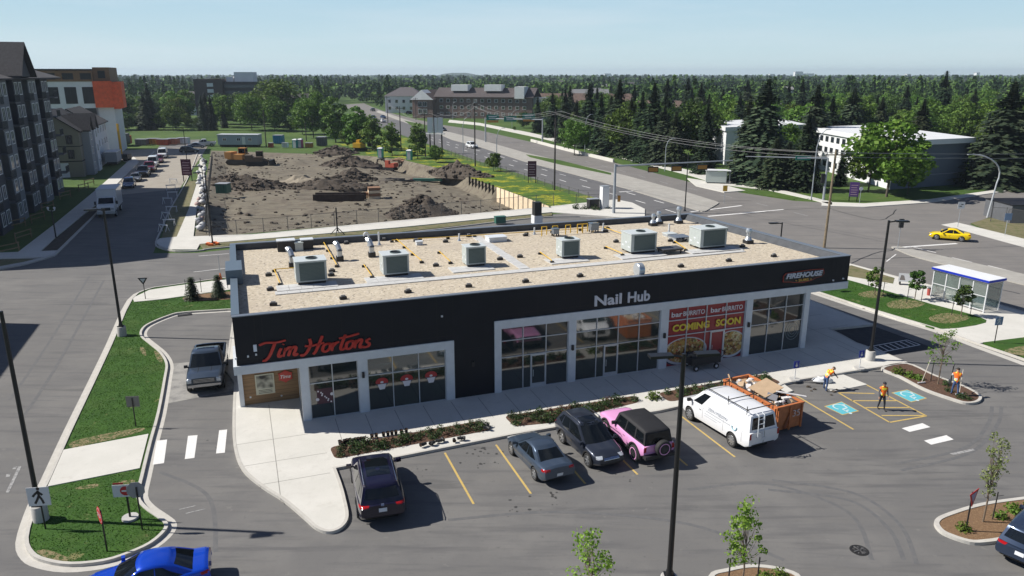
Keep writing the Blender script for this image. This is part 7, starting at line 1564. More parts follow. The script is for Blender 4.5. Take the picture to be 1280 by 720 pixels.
# clutter along the left fence
cl_ = []
cm_ = [mat('bag_white', (.60, .60, .60), .8), mat('bag_grey', (.30, .31, .34), .8), mat('bag_pink', (.42, .30, .28), .8), mat('block_dark', (.05, .05, .06), .8)]
for i in range(46):
    t = i/45; x = 250+(-4 if t > .5 else 0)+random.uniform(-5, 6)+10*(1-abs(t-.5)*2)*.3; y = 288-t*92; g = G(x-2+t*8, y); s = random.uniform(.5, 1.0); o = thing('rubble_sack', 'x', 'sack', g, rr()); q = MB(); q.ball((0, 0, s*.38), (s*.62, s*.5, s*.42), 8, jit=.12); q.build('sack', cm_[random.choice([0, 0, 0, 1, 1, 2, 3])], o, smooth=60)
    q = MB(); q.cyl((0, 0, s*.7), (0, 0, s*.9), s*.1, s*.16, 6); q.build('tied_neck', cm_[1], o); cl_.append(o)
number(cl_, 'sack of rubble beside the left fence of the site, #', 'sacks and rubble beside the left site fence')
o = thing('silt_fence', 'sagging black fabric fence by the left corner of the site', 'fabric fence', G(262, 292)); q = MB(); P = [G(x, y)-G(262, 292) for x, y in ((262, 292), (258, 280), (257, 268), (260, 255))]
for a, b in zip(P, P[1:]): q.add([(a.x, a.y, 0), (b.x, b.y, 0), (b.x+.5, b.y, 1.3+random.uniform(-.3, .3)), (a.x+.5, a.y, 1.3)], [(0, 1, 2, 3)])
q.build('fabric', DK, o); q = MB(); [q.tube([tuple(p), (p.x+.4, p.y, 1.5)], .03) for p in P]; q.build('stake', FPOST, o)
brs = []
for x, y in [(205, 290), (212, 283), (208, 274), (215, 266), (210, 255), (216, 247), (214, 238), (217, 230)]:
    g = G(x, y); o = thing('sawhorse', 'x', 'sawhorse', g, random.uniform(-.6, .6)); q = MB(); q.bx(-.8, .8, -.04, .04, .85, 1.0); q.build('beam', OFFW, o)
    for sx in (-.7, .7):
        for sy in (-.35, .35): q = MB(); q.tube([(sx, sy, 0), (sx, 0, .9)], .035, 5); q.build('leg', OFFW, o)
    brs.append(o)
number(brs, 'white trestle barrier at the right kerb of the side street, #', 'white trestle barriers along the side street')
# purple project signs
PUR = mat('sign_plum', (.085, .015, .045), .5); SWL = mat('sign_pink', (.45, .30, .36), .6)
def psign(px, py, w, h, z0, label, rot=0, m=PUR, lines=5):
    g = G(px, py); o = thing('project_sign', label, 'sign', g, rot); q = MB(); [q.bx(x-.06, x+.06, -.02, .1, 0, z0+h*.9) for x in (-w*.42, w*.42)]; q.build('post', DK, o); q = MB(); q.bx(-w/2, w/2, -.08, -.02, z0, z0+h); q.build('panel', m, o)
    q = MB(); [q.bx(-w*.36, w*(.36-.1*(k % 2)), -.09, -.08, z0+h*(.12+.8*k/lines), z0+h*(.12+.8*k/lines)+h*.05) for k in range(lines)]; q.build('lettering_line', SWL, o); return o
psign(665, 229, 1.6, 2.9, 1.2, 'plum coloured tall sign board standing on the wildflower verge'); psign(235, 227, 1.9, 3.0, 1.2, 'plum coloured sign board beside the left side street')
psign(1066, 252, 1.4, 2.3, .8, 'purple sign with white posts on the lawn right of the junction', R(-10), mat('sign_purple', (.10, .04, .20), .5))
# yellow boom and clutter at the left street
g = G(153, 201); o = thing('boom_lift', 'machine with an upright yellow boom by the side street', 'crane', g, R(0)); q = MB(); q.bx(-1.8, 1.8, -1, 1, .5, 1.6); q.build('body', DK, o); q = MB(); q.tube([(0, 0, 1.6), (0, 0, 8.5)], .28, 6); q.build('boom', MY, o)
for sx in (-1.2, 1.2):
    for sy in (-1, 1): q = MB(); q.lathe([(.01, -.18), (.5, -.18), (.5, .18), (.01, .18)], 14, axis='y', c=(sx, sy, .5)); q.build('wheel', TYRE, o)
g = G(143, 206); o = thing('dump_trailer', 'white topped dark trailer parked beside the townhouses', 'trailer', g, R(108)); q = MB(); q.bx(-3, 3, -1.2, 1.2, .9, 3.0); q.build('box', LGT, o); q = MB(); q.bx(-3.05, 3.05, -1.25, 1.25, 3.0, 3.1); q.build('roof', OFFW, o); q = MB(); q.bx(-2.6, 2.6, -1, 1, .4, .9); q.build('chassis', DK, o)
g = G(156, 182); o = thing('lorry', 'red and grey lorry at the far end of the side street', 'truck', g, R(100)); q = MB(); q.bx(-4, 1.5, -1.2, 1.2, .9, 3.4); q.build('box', MID, o); q = MB(); q.bx(1.6, 3.4, -1.1, 1.1, .5, 2.6); q.build('cab', MR, o); q = MB(); q.bx(-3.8, 3.2, -1, 1, .3, .9); q.build('chassis', DK, o)
for i, (x, y, m_, lb) in enumerate([(190, 181, MO, 'orange compressor among the clutter at the far street end'), (203, 182, MR, 'red brown skip at the far street end'), (176, 182, MID, 'grey skip at the far street end'), (228, 180, OFFW, 'white tank at the far street end'), (215, 181, mat('cone_pinkish', (.5, .2, .12), .7), 'salmon coloured skip at the far street end')]): cabin(x, y, 3.2, 1.8, 1.7, m_, 'skip', lb, 'skip')
# wooden guard rails in the shaded yard
gr_ = []
TMB = mat('guard_timber', (.22, .16, .09), .8)
for x, y, r_ in [(10, 318, 0), (30, 300, .3), (22, 285, .2), (48, 277, .3), (60, 262, .3), (82, 248, .3), (105, 238, .3), (112, 232, .3)]:
    g = G(x, y); o = thing('guard_rail', 'x', 'railing', g, R(70)+r_); q = MB()
    for xx in (-1.4, 1.4): q = MB(); q.bx(xx-.05, xx+.05, -.05, .05, 0, 1.2); q.build('post', TMB, o)
    for z in (.55, 1.1): q = MB(); q.bx(-1.5, 1.5, -.08, -.05, z-.06, z+.06); q.build('rail', TMB, o)
    gr_.append(o)
number(gr_, 'timber guard rail in the shaded yard by the apartment block, #', 'timber guard rails by the apartment block')
# ============================================================ street furniture, people, bin
BPM = mat('black_pole', (.010, .010, .011), .4); CB = layered('cast_concrete', (.42, .41, .39), [(3, (.50, .49, .46), .4, .7, (1, 1, 1), .8)], bump=.15); GPL = mat('galvanised_pole', (.34, .37, .40), .5, .3)
def lamp(label, px, py, h, heads=(0,), base=True, r=.11, g=None, bh=.85):
    g = g or G(px, py); o = thing('lamp_post', label, 'lamp post', (g.x, g.y, 0)); b = 0
    if base: q = MB(); q.lathe([(.01, bh), (.30, bh), (.33, bh-.04), (.33, 0)], 24); q.build('concrete_base', CB, o, smooth=True); b = bh
    q = MB(); q.box((0, 0, b+.03), (.40, .40, .06)); q.cyl((0, 0, b+.06), (0, 0, b+.25), .16, .13, 12); q.build('base_plate', BPM, o)
    q = MB(); q.cyl((0, 0, b), (0, 0, h), r, r*.72, 12); q.build('pole', BPM, o, smooth=True)
    for a in heads:
        d = Vector((math.cos(a), math.sin(a), 0)); q = MB(); q.tube([(0, 0, h-.12), tuple(d*.45+Vector((0, 0, h-.05)))], .045, 8); ar = q.build('arm', BPM, o)
        q = MB(); q.box(d*.85+Vector((0, 0, h-.04)), (.85, .36, .10), rz(a)); q.build('lamp_head', BPM, ar); q = MB(); q.box(d*.9+Vector((0, 0, h-.10)), (.55, .26, .02), rz(a)); q.build('lens', mat('lens', (.3, .3, .28), .3), ar)
    return o
lamp('tall black lamp post on the grass island at the left edge with the pedestrian sign', 52, 652, 10, (R(190),)); lamp('tall black lamp post on the upper left lawn island', 153, 421, 10, (R(195),)); lamp('tall black lamp post on the plaza corner at the right', 1087, 452, 10.1, (R(-5),))
gD = G(855, 442, 10); lamp('tall black twin headed lamp post in the bottom centre foreground', 0, 0, 10, (R(8), R(188)), True, .11, Vector((gD.x, gD.y, 0)))
g = G(978, 278, 6.5); lamp('short black lamp post just behind the right parapet', 0, 0, 6.5, (R(190),), False, .08, Vector((g.x, g.y, 0)))
lamp('black lamp post on the pavement behind the left roof corner', 266, 306, 8.6, (R(190),), False, .09); lamp('black lamp post beside the left side street plum sign', 236, 221, 9.5, (R(190),), False, .08); lamp('slim black lamp post beside the site fence on the left', 258, 262, 6.5, (R(190),), False, .07)
lamp('black signal corner post behind the rear roof edge', 856, 264, 8.6, (), False, .09)
g = G(266, 307); o = thing('barrel_base', 'orange ballast ring round the foot of the pole behind the left roof corner', 'barrier', g); q = MB(); [q.box(rz(a) @ Vector((.55, 0, .18)), (.35, .55, .36), rz(a)) for a in (0, 1.57, 3.14, 4.71)]; q.build('ballast', mat('safety_orange', (.75, .16, .02), .6), o); q = MB(); q.lathe([(.4, .36), (.5, .3)], 12); q.build('rim', TRIM, o)
# signs on posts
SW = mat('sign_white', (.62, .63, .65), .4); SR = mat('sign_red_face', (.48, .02, .03), .4); SG = mat('sign_back', (.30, .31, .32), .5, .4); SB = mat('sign_blue', (.01, .03, .30), .4)
def post(label, px, py, h, name='road_sign', cat='sign', rot=0, base=False, m=BPM, r=.035, z0=0.1, group=None):
    g = G(px, py, z0); o = thing(name, label, cat, g, rot, group)
    q = MB(); q.cyl((0, 0, 0), (0, 0, h), r, n=8); q.build('post', m, o)
    if base: q = MB(); q.lathe([(.01, .1), (.35, .1), (.36, 0)], 16); q.build('foot', CB, o)
    return o
def plate(o, pts, m, y=-.05, t=.02, name='panel'):
    q = MB(); n = len(pts); q.add([(x, y-t, z) for x, z in pts]+[(x, y, z) for x, z in pts], [tuple(range(n)), tuple(range(2*n-1, n-1, -1))]+[(i, n+i, n+(i+1) % n, (i+1) % n) for i in range(n)]); return q.build(name, m, o)
def reg(n, r, cx, cz, a0=0, sx=1): return [(cx+r*sx*math.cos(a0+2*math.pi*i/n), cz+r*math.sin(a0+2*math.pi*i/n)) for i in range(n)]
def rect(x0, x1, z0, z1): return [(x0, z0), (x1, z0), (x1, z1), (x0, z1)]
def man(o, cx, cz, s, m, y):
    Z = [((0, .36), (.02, .05)), ((.02, .05), (.14, -.18)), ((.14, -.18), (.20, -.42)), ((.02, .05), (-.1, -.2)), ((-.1, -.2), (-.22, -.40)), ((0, .28), (.2, .08)), ((0, .28), (-.2, .12)), ((-.2, .12), (-.28, .0))]
    q = MB()
    for (x0, z0), (x1, z1) in Z:
        a = Vector((x0, z0)); b = Vector((x1, z1)); d = (b-a).normalized(); n_ = Vector((-d.y, d.x))*.062; P = [a-n_, b-n_, b+n_, a+n_]; q.add([(cx+p.x*s, y, cz+p.y*s) for p in P], [(0, 1, 2, 3)])
    q.add([(cx+.02*s+.09*s*math.cos(t), y, cz+.46*s+.09*s*math.sin(t)) for t in [2*math.pi*k/10 for k in range(10)]], [tuple(range(10))]); q.build('walking_figure', m, o)
s1 = post('white pedestrian crossing sign with a black walking figure on the lower left island', 57, 661, 1.95, rot=R(8)); plate(s1, rect(-.46, .46, 1.2, 2.1), SW); man(s1, .0, 1.65, .84, DK, -.072)
s1 = post('red stop sign seen nearly edge on at the lower left island', 134, 689, 1.95, rot=R(-48)); plate(s1, reg(8, .38, 0, 1.75, R(22.5)), SR); plate(s1, reg(8, .33, 0, 1.75, R(22.5)), SW, -.071, .002, 'border'); plate(s1, reg(8, .31, 0, 1.75, R(22.5)), SR, -.074, .002, 'face'); text('STOP', 1, SW, 'word', s1, (-.24, -.08, 1.66), width=.48, height=.18, ext=.002)
s1 = post('white board with a red no entry disc on a round concrete foot', 163, 648, 1.6, rot=R(6), base=True, r=.05, z0=.1); plate(s1, rect(-.55, .35, 1.15, 1.75), SW); plate(s1, reg(20, .23, .0, 1.45), SR, -.071, .003, 'disc'); plate(s1, rect(-.16, .16, 1.41, 1.49), SW, -.076, .003, 'bar'); plate(s1, rect(-.5, -.05, 1.78, 1.86), SR, -.06, .01, 'red_strip')
s1 = post('grey octagonal back of a stop sign on the lower left island', 178, 662, 2.1, rot=R(10)); plate(s1, reg(8, .40, -.05, 1.95, R(22.5)), SG, .06, .02)
s1 = post('grey square back of a sign on the upper left lawn', 170, 533, 1.75, rot=R(5)); plate(s1, rect(-.36, .36, 1.2, 1.85), mat('sign_back_brown', (.17, .165, .15), .6), .06, .02)
s1 = post('yield sign with a dark rim at the top of the upper left lawn', 182, 374, 1.9, rot=R(10)); plate(s1, [(0, 1.35), (.42, 2.0), (-.42, 2.0)], DK); plate(s1, [(0, 1.55), (.24, 1.92), (-.24, 1.92)], SW, -.071, .003, 'face')
s1 = post('red rimmed yield sign seen from the side on the lower right island', 1207, 664, 1.95, rot=R(38)); plate(s1, [(0, 1.25), (.46, 2.0), (-.46, 2.0)], SR); plate(s1, [(0, 1.46), (.29, 1.92), (-.29, 1.92)], mat('sign_lilac', (.4, .36, .5), .4), -.071, .003, 'face')
for x, y, lb in [(993, 475, 'left'), (1074, 461, 'right')]:
    s1 = post('small blue accessible parking sign on a white post, the %s one by the kerb' % lb, x, y, 1.25, rot=R(15), m=SW, r=.03, base=True, z0=.14); plate(s1, rect(-.2, .2, .85, 1.35), SB); q = MB(); q.add([(.09*math.cos(t), -.073, 1.04+.09*math.sin(t)) for t in [2*math.pi*k/12 for k in range(12)]], [tuple(range(12))]); q.bx(-.03, .02, -.074, -.072, 1.08, 1.26); q.build('wheelchair_symbol', SW, s1)
s1 = post('blue and white pedestrian sign beside the concrete crossing at the right', 1243, 429, 2.0, rot=R(10)); plate(s1, rect(-.32, .32, 1.45, 2.1), mat('sign_pale_blue', (.16, .24, .38), .4)); man(s1, 0, 1.78, .6, SW, -.073)
s1 = post('small white square sign on a thin post beyond the taxi', 1197, 284, 3.2, m=GPL, z0=0); plate(s1, rect(-.45, .45, 2.5, 3.4), SW); plate(s1, rect(-.25, .1, 2.75, 2.85), DK, -.071, .003, 'mark'); plate(s1, rect(-.05, .25, 3.0, 3.1), DK, -.071, .003, 'mark')
s1 = post('small yellow sign on a thin post in the highway median', 905, 254, 2.6, m=GPL, z0=0); plate(s1, rect(-.35, .35, 1.9, 2.8), mat('sign_yellow', (.65, .38, .03), .5))
s1 = post('blue school crossing sign on a thin post at the far right shoulder', 1256, 294, 2.8, m=GPL, z0=0); plate(s1, rect(-.45, .45, 1.9, 2.8), mat('sign_pale_blue', (.16, .24, .38), .4)); 
s1 = post('thin sign post with a small white plate on the right lawn beyond the junction', 1074, 255, 2.6, m=GPL, z0=0); plate(s1, reg(12, .3, 0, 2.4), SW)
s1 = post('pedestrian signal on a thin post in the right hand median', 1122, 311, 3.0, 'pedestrian_signal', 'traffic signal', m=GPL, z0=.1); plate(s1, rect(-.22, .22, 2.5, 3.5), DK, .1, .3, 'signal_box')
# bus shelter and bench
def frame2(): pass
p0, p1 = G(1163, 372, .12), G(1229, 391, .12); dv = (p1-p0); ang = math.atan2(dv.y, dv.x); Ls = dv.length; BSH = thing('bus_shelter', 'glass bus shelter with a blue edged white roof on the right pavement', 'bus shelter', p0, ang); BSH.scale = (1, 1, 1.13)
Ws = 1.9; q = MB(); q.bx(-.15, Ls+.15, -.15, Ws+.15, 2.42, 2.52); q.build('roof', OFFW, BSH); q = MB(); q.bx(-.18, Ls+.18, -.19, -.151, 2.34, 2.5); q.bx(Ls+.151, Ls+.19, -.15, Ws+.15, 2.34, 2.5); q.bx(-.19, -.151, -.15, Ws+.15, 2.34, 2.5); q.build('blue_edge', mat('edge_blue', (.01, .03, .38), .4), BSH)
for i in range(5):
    for y in (0, Ws): q = MB(); q.bx(i*Ls/4-.04, i*Ls/4+.04, y-.04, y+.04, 0, 2.42); q.build('post', SW, BSH)
SGL = bpy.data.materials.new('shelter_glass'); SGL.use_nodes = True; p = SGL.node_tree.nodes['Principled BSDF']; p.inputs['Base Color'].default_value = (.16, .22, .20, 1); p.inputs['Roughness'].default_value = .05; p.inputs['Alpha'].default_value = .28
for i in range(4):
    for y in (0, Ws):
        if y == Ws and i in (1, 2): continue
        q = MB(); q.bx(i*Ls/4+.05, (i+1)*Ls/4-.05, y-.01, y+.01, .2, 2.2); q.build('glass_panel', SGL, BSH)
for x in (0, Ls): q = MB(); q.bx(x-.01, x+.01, .06, Ws-.06, .2, 2.2); q.build('glass_panel', SGL, BSH)
q = MB(); q.bx(-.05, Ls+.05, -.03, .03, .15, .2); q.bx(-.05, Ls+.05, -.03, .03, 1.2, 1.25); q.bx(-.05, Ls+.05, -.03, .03, 2.2, 2.26); q.build('rail', SW, BSH)
q = MB(); q.bx(Ls*.3, Ls*.75, .3, .7, .42, .48); q.build('seat', MID, BSH)
p0 = G(1122, 356, .12); BN = thing('advert_bench', 'white backed advertising bench on the pavement left of the bus shelter', 'bench', p0, R(-20)); q = MB(); q.bx(0, 1.9, 0, .06, .35, 1.15); q.build('backrest', SW, BN); q = MB(); q.bx(.05, 1.85, .1, .55, .42, .47); q.build('seat', MID, BN)
for x in (.15, 1.7): q = MB(); q.bx(x, x+.1, .02, .55, 0, .42); q.build('leg', DK, BN)
q = MB(); q.add([(.1, -.003, .5), (.6, -.003, .5), (.45, -.003, .95), (.2, -.003, 1.0)], [(0, 1, 2, 3)]); q.build('advert_picture', mat('advert_grey', (.2, .18, .17), .6), BN)
o = thing('litter_bin', 'small red bin beside the left end of the bus shelter', 'bin', G(1161, 369, .12)); o.scale = (.7, .7, .75); q = MB(); q.lathe([(.01, .85), (.25, .85), (.28, .8), (.24, 0)], 14); q.build('drum', mat('bin_red', (.35, .06, .05), .6), o); q = MB(); q.lathe([(.29, .85), (.2, .95), (.01, .98)], 14); q.build('lid', DK, o)
# far shelter
p0 = G(882, 229, .13); FS2 = thing('bus_shelter', 'white and glass bus shelter on the far side of the highway', 'bus shelter', p0, R(-12)); q = MB(); q.bx(0, 3.6, 0, .06, .2, 2.2); q.bx(0, .06, 0, 1.8, .2, 2.2); q.build('panel', mat('milky_panel', (.45, .5, .47), .3), FS2); q = MB(); q.bx(-.15, 4.4, -.15, 2, 2.3, 2.42); q.build('roof', OFFW, FS2)
for x in (3.6, 4.2):
    for y in (0, 1.7): q = MB(); q.bx(x, x+.07, y, y+.07, 0, 2.3); q.build('post', GPL, FS2)
# utility cabinets
cb_ = [(755, 261, 1.1, 3.4, OFFW, 'tall pale utility cabinet behind the rear parapet'), (741, 261, 1.6, 1.5, DK, 'black utility cabinet beside the tall pale one')]
for x, y, w_, h, m_, lb in cb_:
    o = thing('utility_cabinet', lb, 'cabinet', G(x, y), R(20)); q = MB(); q.bx(-w_/2, w_/2, -.5, .5, .1, h); q.build('body', m_, o); q = MB(); q.bx(-w_/2-.05, w_/2+.05, -.55, .55, h, h+.08); q.build('lid', GPL, o); q = MB(); q.bx(-w_/2+.1, w_/2-.1, -.53, -.5, .3, h-.15); q.build('door', m_, o)
o = thing('green_cabinet', 'small green utility box on the pavement behind the rear parapet', 'cabinet', G(625, 279, .12), R(20)); q = MB(); q.bx(-.7, .7, -.4, .4, .05, .9); q.build('body', mat('transformer_green', (.03, .12, .09), .5), o); q = MB(); q.bx(-.75, .75, -.45, .45, .9, .97); q.build('lid', MATS['transformer_green'], o)
o = thing('vent_chimney', 'black box on a white plinth standing behind the rear parapet', 'chimney', G(671, 279, .12), R(20)); q = MB(); q.bx(-.6, .6, -.6, .6, 0, 1.1); q.build('plinth', OFFW, o); q = MB(); q.bx(-.5, .5, -.5, .5, 1.1, 2.9); q.build('stack', DK, o)
o = thing('survey_mast', 'dark tripod mast standing behind the rear parapet on the left', 'mast', G(422, 293, .12), 0); q = MB(); q.tube([(0, 0, .4), (0, 0, 3.4)], .09, 8); q.build('mast', DK, o)
for a in (0, 1.57, 3.14, 4.71): q = MB(); q.tube([(0, 0, .9), (.9*math.cos(a), .9*math.sin(a), 0)], .05, 6); q.build('leg', DK, o)
# curved street light, poles, wires
g = G(1234, 272); o = thing('street_light', 'curved grey street light at the right of the junction', 'street light', g); h = Zat(g, 193); q = MB(); pts = [(0, 0, 0), (.5, 0, h*.55)]+[(.5+.4*math.sin(t*.6)-3.6*(t/8)**2, 0, h*.55+(h*.45)*math.sin(t/8*math.pi/2)) for t in range(1, 9)]; q.tube(pts, [.14]+[.1]*9, 8); q.build('pole', mat('aluminium_pole', (.5, .52, .54), .4, .3), o); q = MB(); q.box((pts[-1][0]-.3, 0, pts[-1][2]), (.8, .3, .12)); q.build('lamp_head', MATS['aluminium_pole'], o)
WPOLE = mat('wood_pole', (.20, .155, .10), .9, noise=.3, nscale=3); DPOLE = mat('dark_wood_pole', (.04, .036, .034), .9)
def upole(px, py, pt, label, m=DPOLE, r=.16, lean=0, arm=True):
    g = G(px, py); h = Zat(g, pt); o = thing('utility_pole', label, 'utility pole', g); q = MB(); q.cyl((0, 0, 0), (lean, 0, h), r, r*.7, 8); q.build('pole', m, o)
    if arm:
        q = MB(); q.box((lean*.95, 0, h-.5), (2.2, .1, .12)); q.build('crossarm', m, o)
        q = MB(); [q.cyl((lean*.95+x, 0, h-.44), (lean*.95+x, 0, h-.2), .05, n=6) for x in (-.95, 0, .95)]; q.build('insulator', LGT, o)
    return o, Vector((g.x+lean, g.y, h))
_, t1 = upole(1030, 310, 188, 'brown wooden utility pole behind the right roof corner', WPOLE, .17, .1)
_, t2 = upole(693, 238, 137, 'dark utility pole in the verge right of centre'); _, t3 = upole(594, 208, 129, 'dark utility pole in the verge beside the white highway car'); _, t4 = upole(543.5, 199, 140, 'dark utility pole just right of the billboard'); _, t5 = upole(532, 196, 141, 'dark utility pole just left of the billboard'); _, t6 = upole(501.5, 189, 133, 'dark utility pole left of the billboard trees'); _, t7 = upole(383, 176, 152, 'dark utility pole behind the portable toilets', arm=False); _, t8 = upole(333, 184, 137, 'dark utility pole right of the site trailer', arm=False); _, t9 = upole(485, 155, 120, 'far utility pole by the distant highway'); _, t10 = upole(566, 148, 124, 'far utility pole in front of the gabled residence'); _, t11 = upole(520, 150, 122, 'far utility pole between the distant cars and the residence')
tR = Vector((150, 105, 13))
def wires(a, b, label, n=3, sag=1.4):
    o = thing('power_line', label, 'power line', a); q = MB()
    for k in range(n):
        off_ = Vector((-.95+.95*k, 0, -.25-.5*(k == 1))); pts = []
        for i in range(13):
            t = i/12; p = (b-a)*t+off_; p.z -= sag*4*t*(1-t); pts.append(tuple(p))
        q = MB() if k == 0 else q; q.tube(pts, .022, 4)
    q.build('cable', mat('cable_grey', (.25, .25, .25), .6), o)
wires(t2, t1, 'overhead cables from the verge pole across the junction'); wires(t1, tR, 'overhead cables running off the right edge over the junction'); wires(t3, t2, 'overhead cables between the two nearest verge poles'); wires(t4, t3, 'overhead cables from the billboard pole to the next'); wires(t6, t5, 'overhead cables left of the billboard', 2); wires(t9, t6, 'overhead cables to the distant highway pole', 2)
# signals, gantry, billboard
g = G(767, 267); o = thing('signal_mast', 'pale blue grey signal mast with a long arm over the near lanes', 'traffic signal', g); h = Zat(g, 205); q = MB(); q.cyl((0, 0, 0), (0, 0, h), .24, .17, 10); q.build('mast', GPL, o)
e_ = G(916, 200.5, h+.3)-g; q = MB(); q.tube([(0, 0, h-.3), tuple(e_)], [.14, .07], 8); q.build('arm', GPL, o)
SGY = mat('signal_amber', (.42, .20, .03), .5)
for t in (.32, .52, .74): c = Vector((0, 0, h-.3)).lerp(e_, t); q = MB(); q.box(c+Vector((0, 0, -.75)), (1.5, .25, .8)); b_ = q.build('signal_box', DK, o); q = MB(); q.box(c+Vector((0, -.14, -.75)), (1.3, .04, .55)); q.build('amber_face', SGY, b_)
q = MB(); q.cyl((-.05, -.3, 0), (-.05, -.3, 4.5), .09, n=8); q.build('side_post', GPL, o); q = MB(); q.box((.7, 0, 2.2), (.4, .3, .9)); q.build('pedestrian_box', SGY, o)
g = G(1029, 251); o = thing('signal_mast', 'grey signal mast with a street name sign on the far right corner', 'traffic signal', g); h = Zat(g, 198); q = MB(); q.cyl((0, 0, 0), (0, 0, h), .2, .14, 10); q.build('mast', GPL, o); e_ = G(932, 195.5, h)-g; q = MB(); q.tube([(0, 0, h), tuple(e_)], [.12, .06], 8); q.build('arm', GPL, o)
c = Vector((0, 0, h)).lerp(e_, .3); q = MB(); q.box(c+Vector((0, -.15, 0)), (2.4, .06, .7)); q.build('street_name_sign', mat('sign_green', (.0, .17, .12), .5), o); q = MB(); q.box(c+Vector((0, -.19, 0)), (1.9, .01, .22)); q.build('street_name', SW, o)
for z in (3.6,): q = MB(); q.box((-.5, -.1, z), (.5, .4, 1.5)); q.build('signal_box', DK, o)
ga_, gb_ = G(607, 178), G(678, 180); ha = Zat(ga_, 147); o = thing('sign_gantry', 'overhead gantry with three green direction signs across the far lanes', 'sign gantry', ga_); r_ = gb_-ga_
for p in (Vector((0, 0, 0)), r_): q = MB(); q.cyl(p, p+Vector((0, 0, ha)), .25, .2, 8); q.build('mast', GPL, o)
q = MB(); q.tube([(0, 0, ha-.3), (r_.x, r_.y, ha-.3)], .18, 8); q.build('beam', GPL, o)
for t, z in ((.13, .3), (.44, 0), (.76, .8)):
    c = r_*t+Vector((0, -.3, ha-.2+z)); q = MB(); q.box(c, (3.7, .1, 1.6)); s_ = q.build('direction_sign', MATS['sign_green'], o); q = MB(); q.box(c+Vector((0, -.06, .25)), (2.4, .02, .25)); q.box(c+Vector((-.2, -.06, -.25)), (1.8, .02, .2)); q.build('lettering_line', SW, s_)
    if z: q = MB(); q.box(c+Vector((0, 0, -1.15)), (3.3, .1, .6)); q.build('yellow_panel', SGY, o)
g = G(545, 192); o = thing('billboard', 'pale triple panel billboard on two dark posts beside the highway', 'billboard', g, R(-15)); zb_ = Zat(g, 166); zt_ = Zat(g, 147)
for x in (-1.6, 1.6): q = MB(); q.cyl((x, .2, 0), (x, .2, zt_), .2, n=8); q.build('post', DPOLE, o)
for k in range(3): q = MB(); q.bx(-2.1+k*1.42, -2.1+k*1.42+1.3, -.1, .1, zb_, zt_); q.build('panel', mat('billboard_blue', (.26, .32, .38), .5), o)
q = MB(); q.bx(-2.6, 2.4, -.4, .4, zb_-.35, zb_-.15); q.build('catwalk', OFFW, o)
dav = []
for x, y, yt in [(579, 191, 146), (621, 210, 160), (1009, 200, 168), (566, 150, 127), (590, 149, 128), (731, 190, 143), (831, 214, 173), (640, 160, 138), (1014, 250, 162)]:
    g = G(x, y); h = Zat(g, yt); o = thing('highway_light', 'x', 'street light', g); q = MB(); q.tube([(0, 0, 0), (0, 0, h*.75), (.4, 0, h*.93), (1.2, 0, h)], [.1, .08, .06, .05], 6); q.build('pole', GPL, o); q = MB(); q.box((1.5, 0, h), (.7, .25, .1)); q.build('lamp_head', GPL, o); dav.append(o)
number(dav, 'thin grey davit street light along the highway, #', 'thin davit lights along the highway')
g = G(70, 297, .1); o = thing('twin_lamp', 'small dark lamp post with two white lamps in the shaded pavement verge', 'lamp post', g); q = MB(); q.cyl((0, 0, 0), (0, 0, 3.4), .09, .07, 8); q.build('pole', BPM, o)
for sx in (-.4, .4): q = MB(); q.tube([(0, 0, 3.3), (sx, 0, 3.4)], .03, 5); q.lathe([(.05, 3.4), (.16, 3.75), (.01, 3.85)], 8, c=(sx, 0, 0)); q.build('lamp', SW, o)
# wall at far right construction
o = thing('dark_shed', 'low dark fenced enclosure at the right edge of the junction', 'shed', G(1262, 279)); q = MB(); q.bx(0, 14, 0, 6, 0, 2.4); q.build('wall', MID, o); q = MB(); q.bx(-.1, 14.1, -.1, 6.1, 2.4, 2.5); q.build('roof', DK, o)
fence(S((1238, 277), (1256, 278), (1290, 284)), 'tan mesh fence panel by the curved street light', 2.0, 2.2)
# delineator
o = thing('marker_post', 'thin grey marker with a red base on the pavement behind the left lawn', 'marker post', G(276, 351)); q = MB(); q.cyl((0, 0, .5), (0, 0, 2.6), .03, n=6); q.build('post', GPL, o); q = MB(); q.lathe([(.2, 0), (.05, .8)], 10); q.build('cone', mat('safety_orange', (.75, .16, .02), .6), o)
# nursery pots on the planting strip
pots = []
q = MB(); q.lathe([(.01, .02), (.13, .02), (.16, .30), (.17, .30), (.17, .27)], 12); 
pr = thing('nursery_pot', 'x', 'plant pot'); q.build('pot', TRIM, pr, smooth=True); q = MB(); q.lathe([(.01, .24), (.15, .24)], 12); q.build('soil', MULCH, pr)
ptree = [(c, []) for c in kids(pr)]; first = True
for x, y in [(180, 222), (190, 228), (204, 218), (215, 215), (230, 213), (248, 214), (258, 210), (272, 208), (288, 206), (300, 205), (340, 192), (362, 187), (398, 182), (420, 178), (440, 175), (460, 172), (487, 168), (512, 163), (600, 232), (612, 228), (625, 226), (640, 222), (655, 222), (668, 218), (680, 216), (700, 214), (750, 207), (765, 204), (785, 202), (805, 199), (900, 130), (908, 145), (918, 150), (930, 155)]:
    g = G(380+x/4, 500+y/4, .15)
    if first: o = pr; o.location = g; o.scale = (.62, .62, .8); first = False
    else: o = dup(pr, g, rr(), tree=ptree)
    if x > 590: o.rotation_euler = (R(88), 0, rr()); o.location.z = .3
    pots.append(o)
number(pots, 'empty black nursery pot along the left planting strip, #', 'empty black nursery pots along the planting strip')
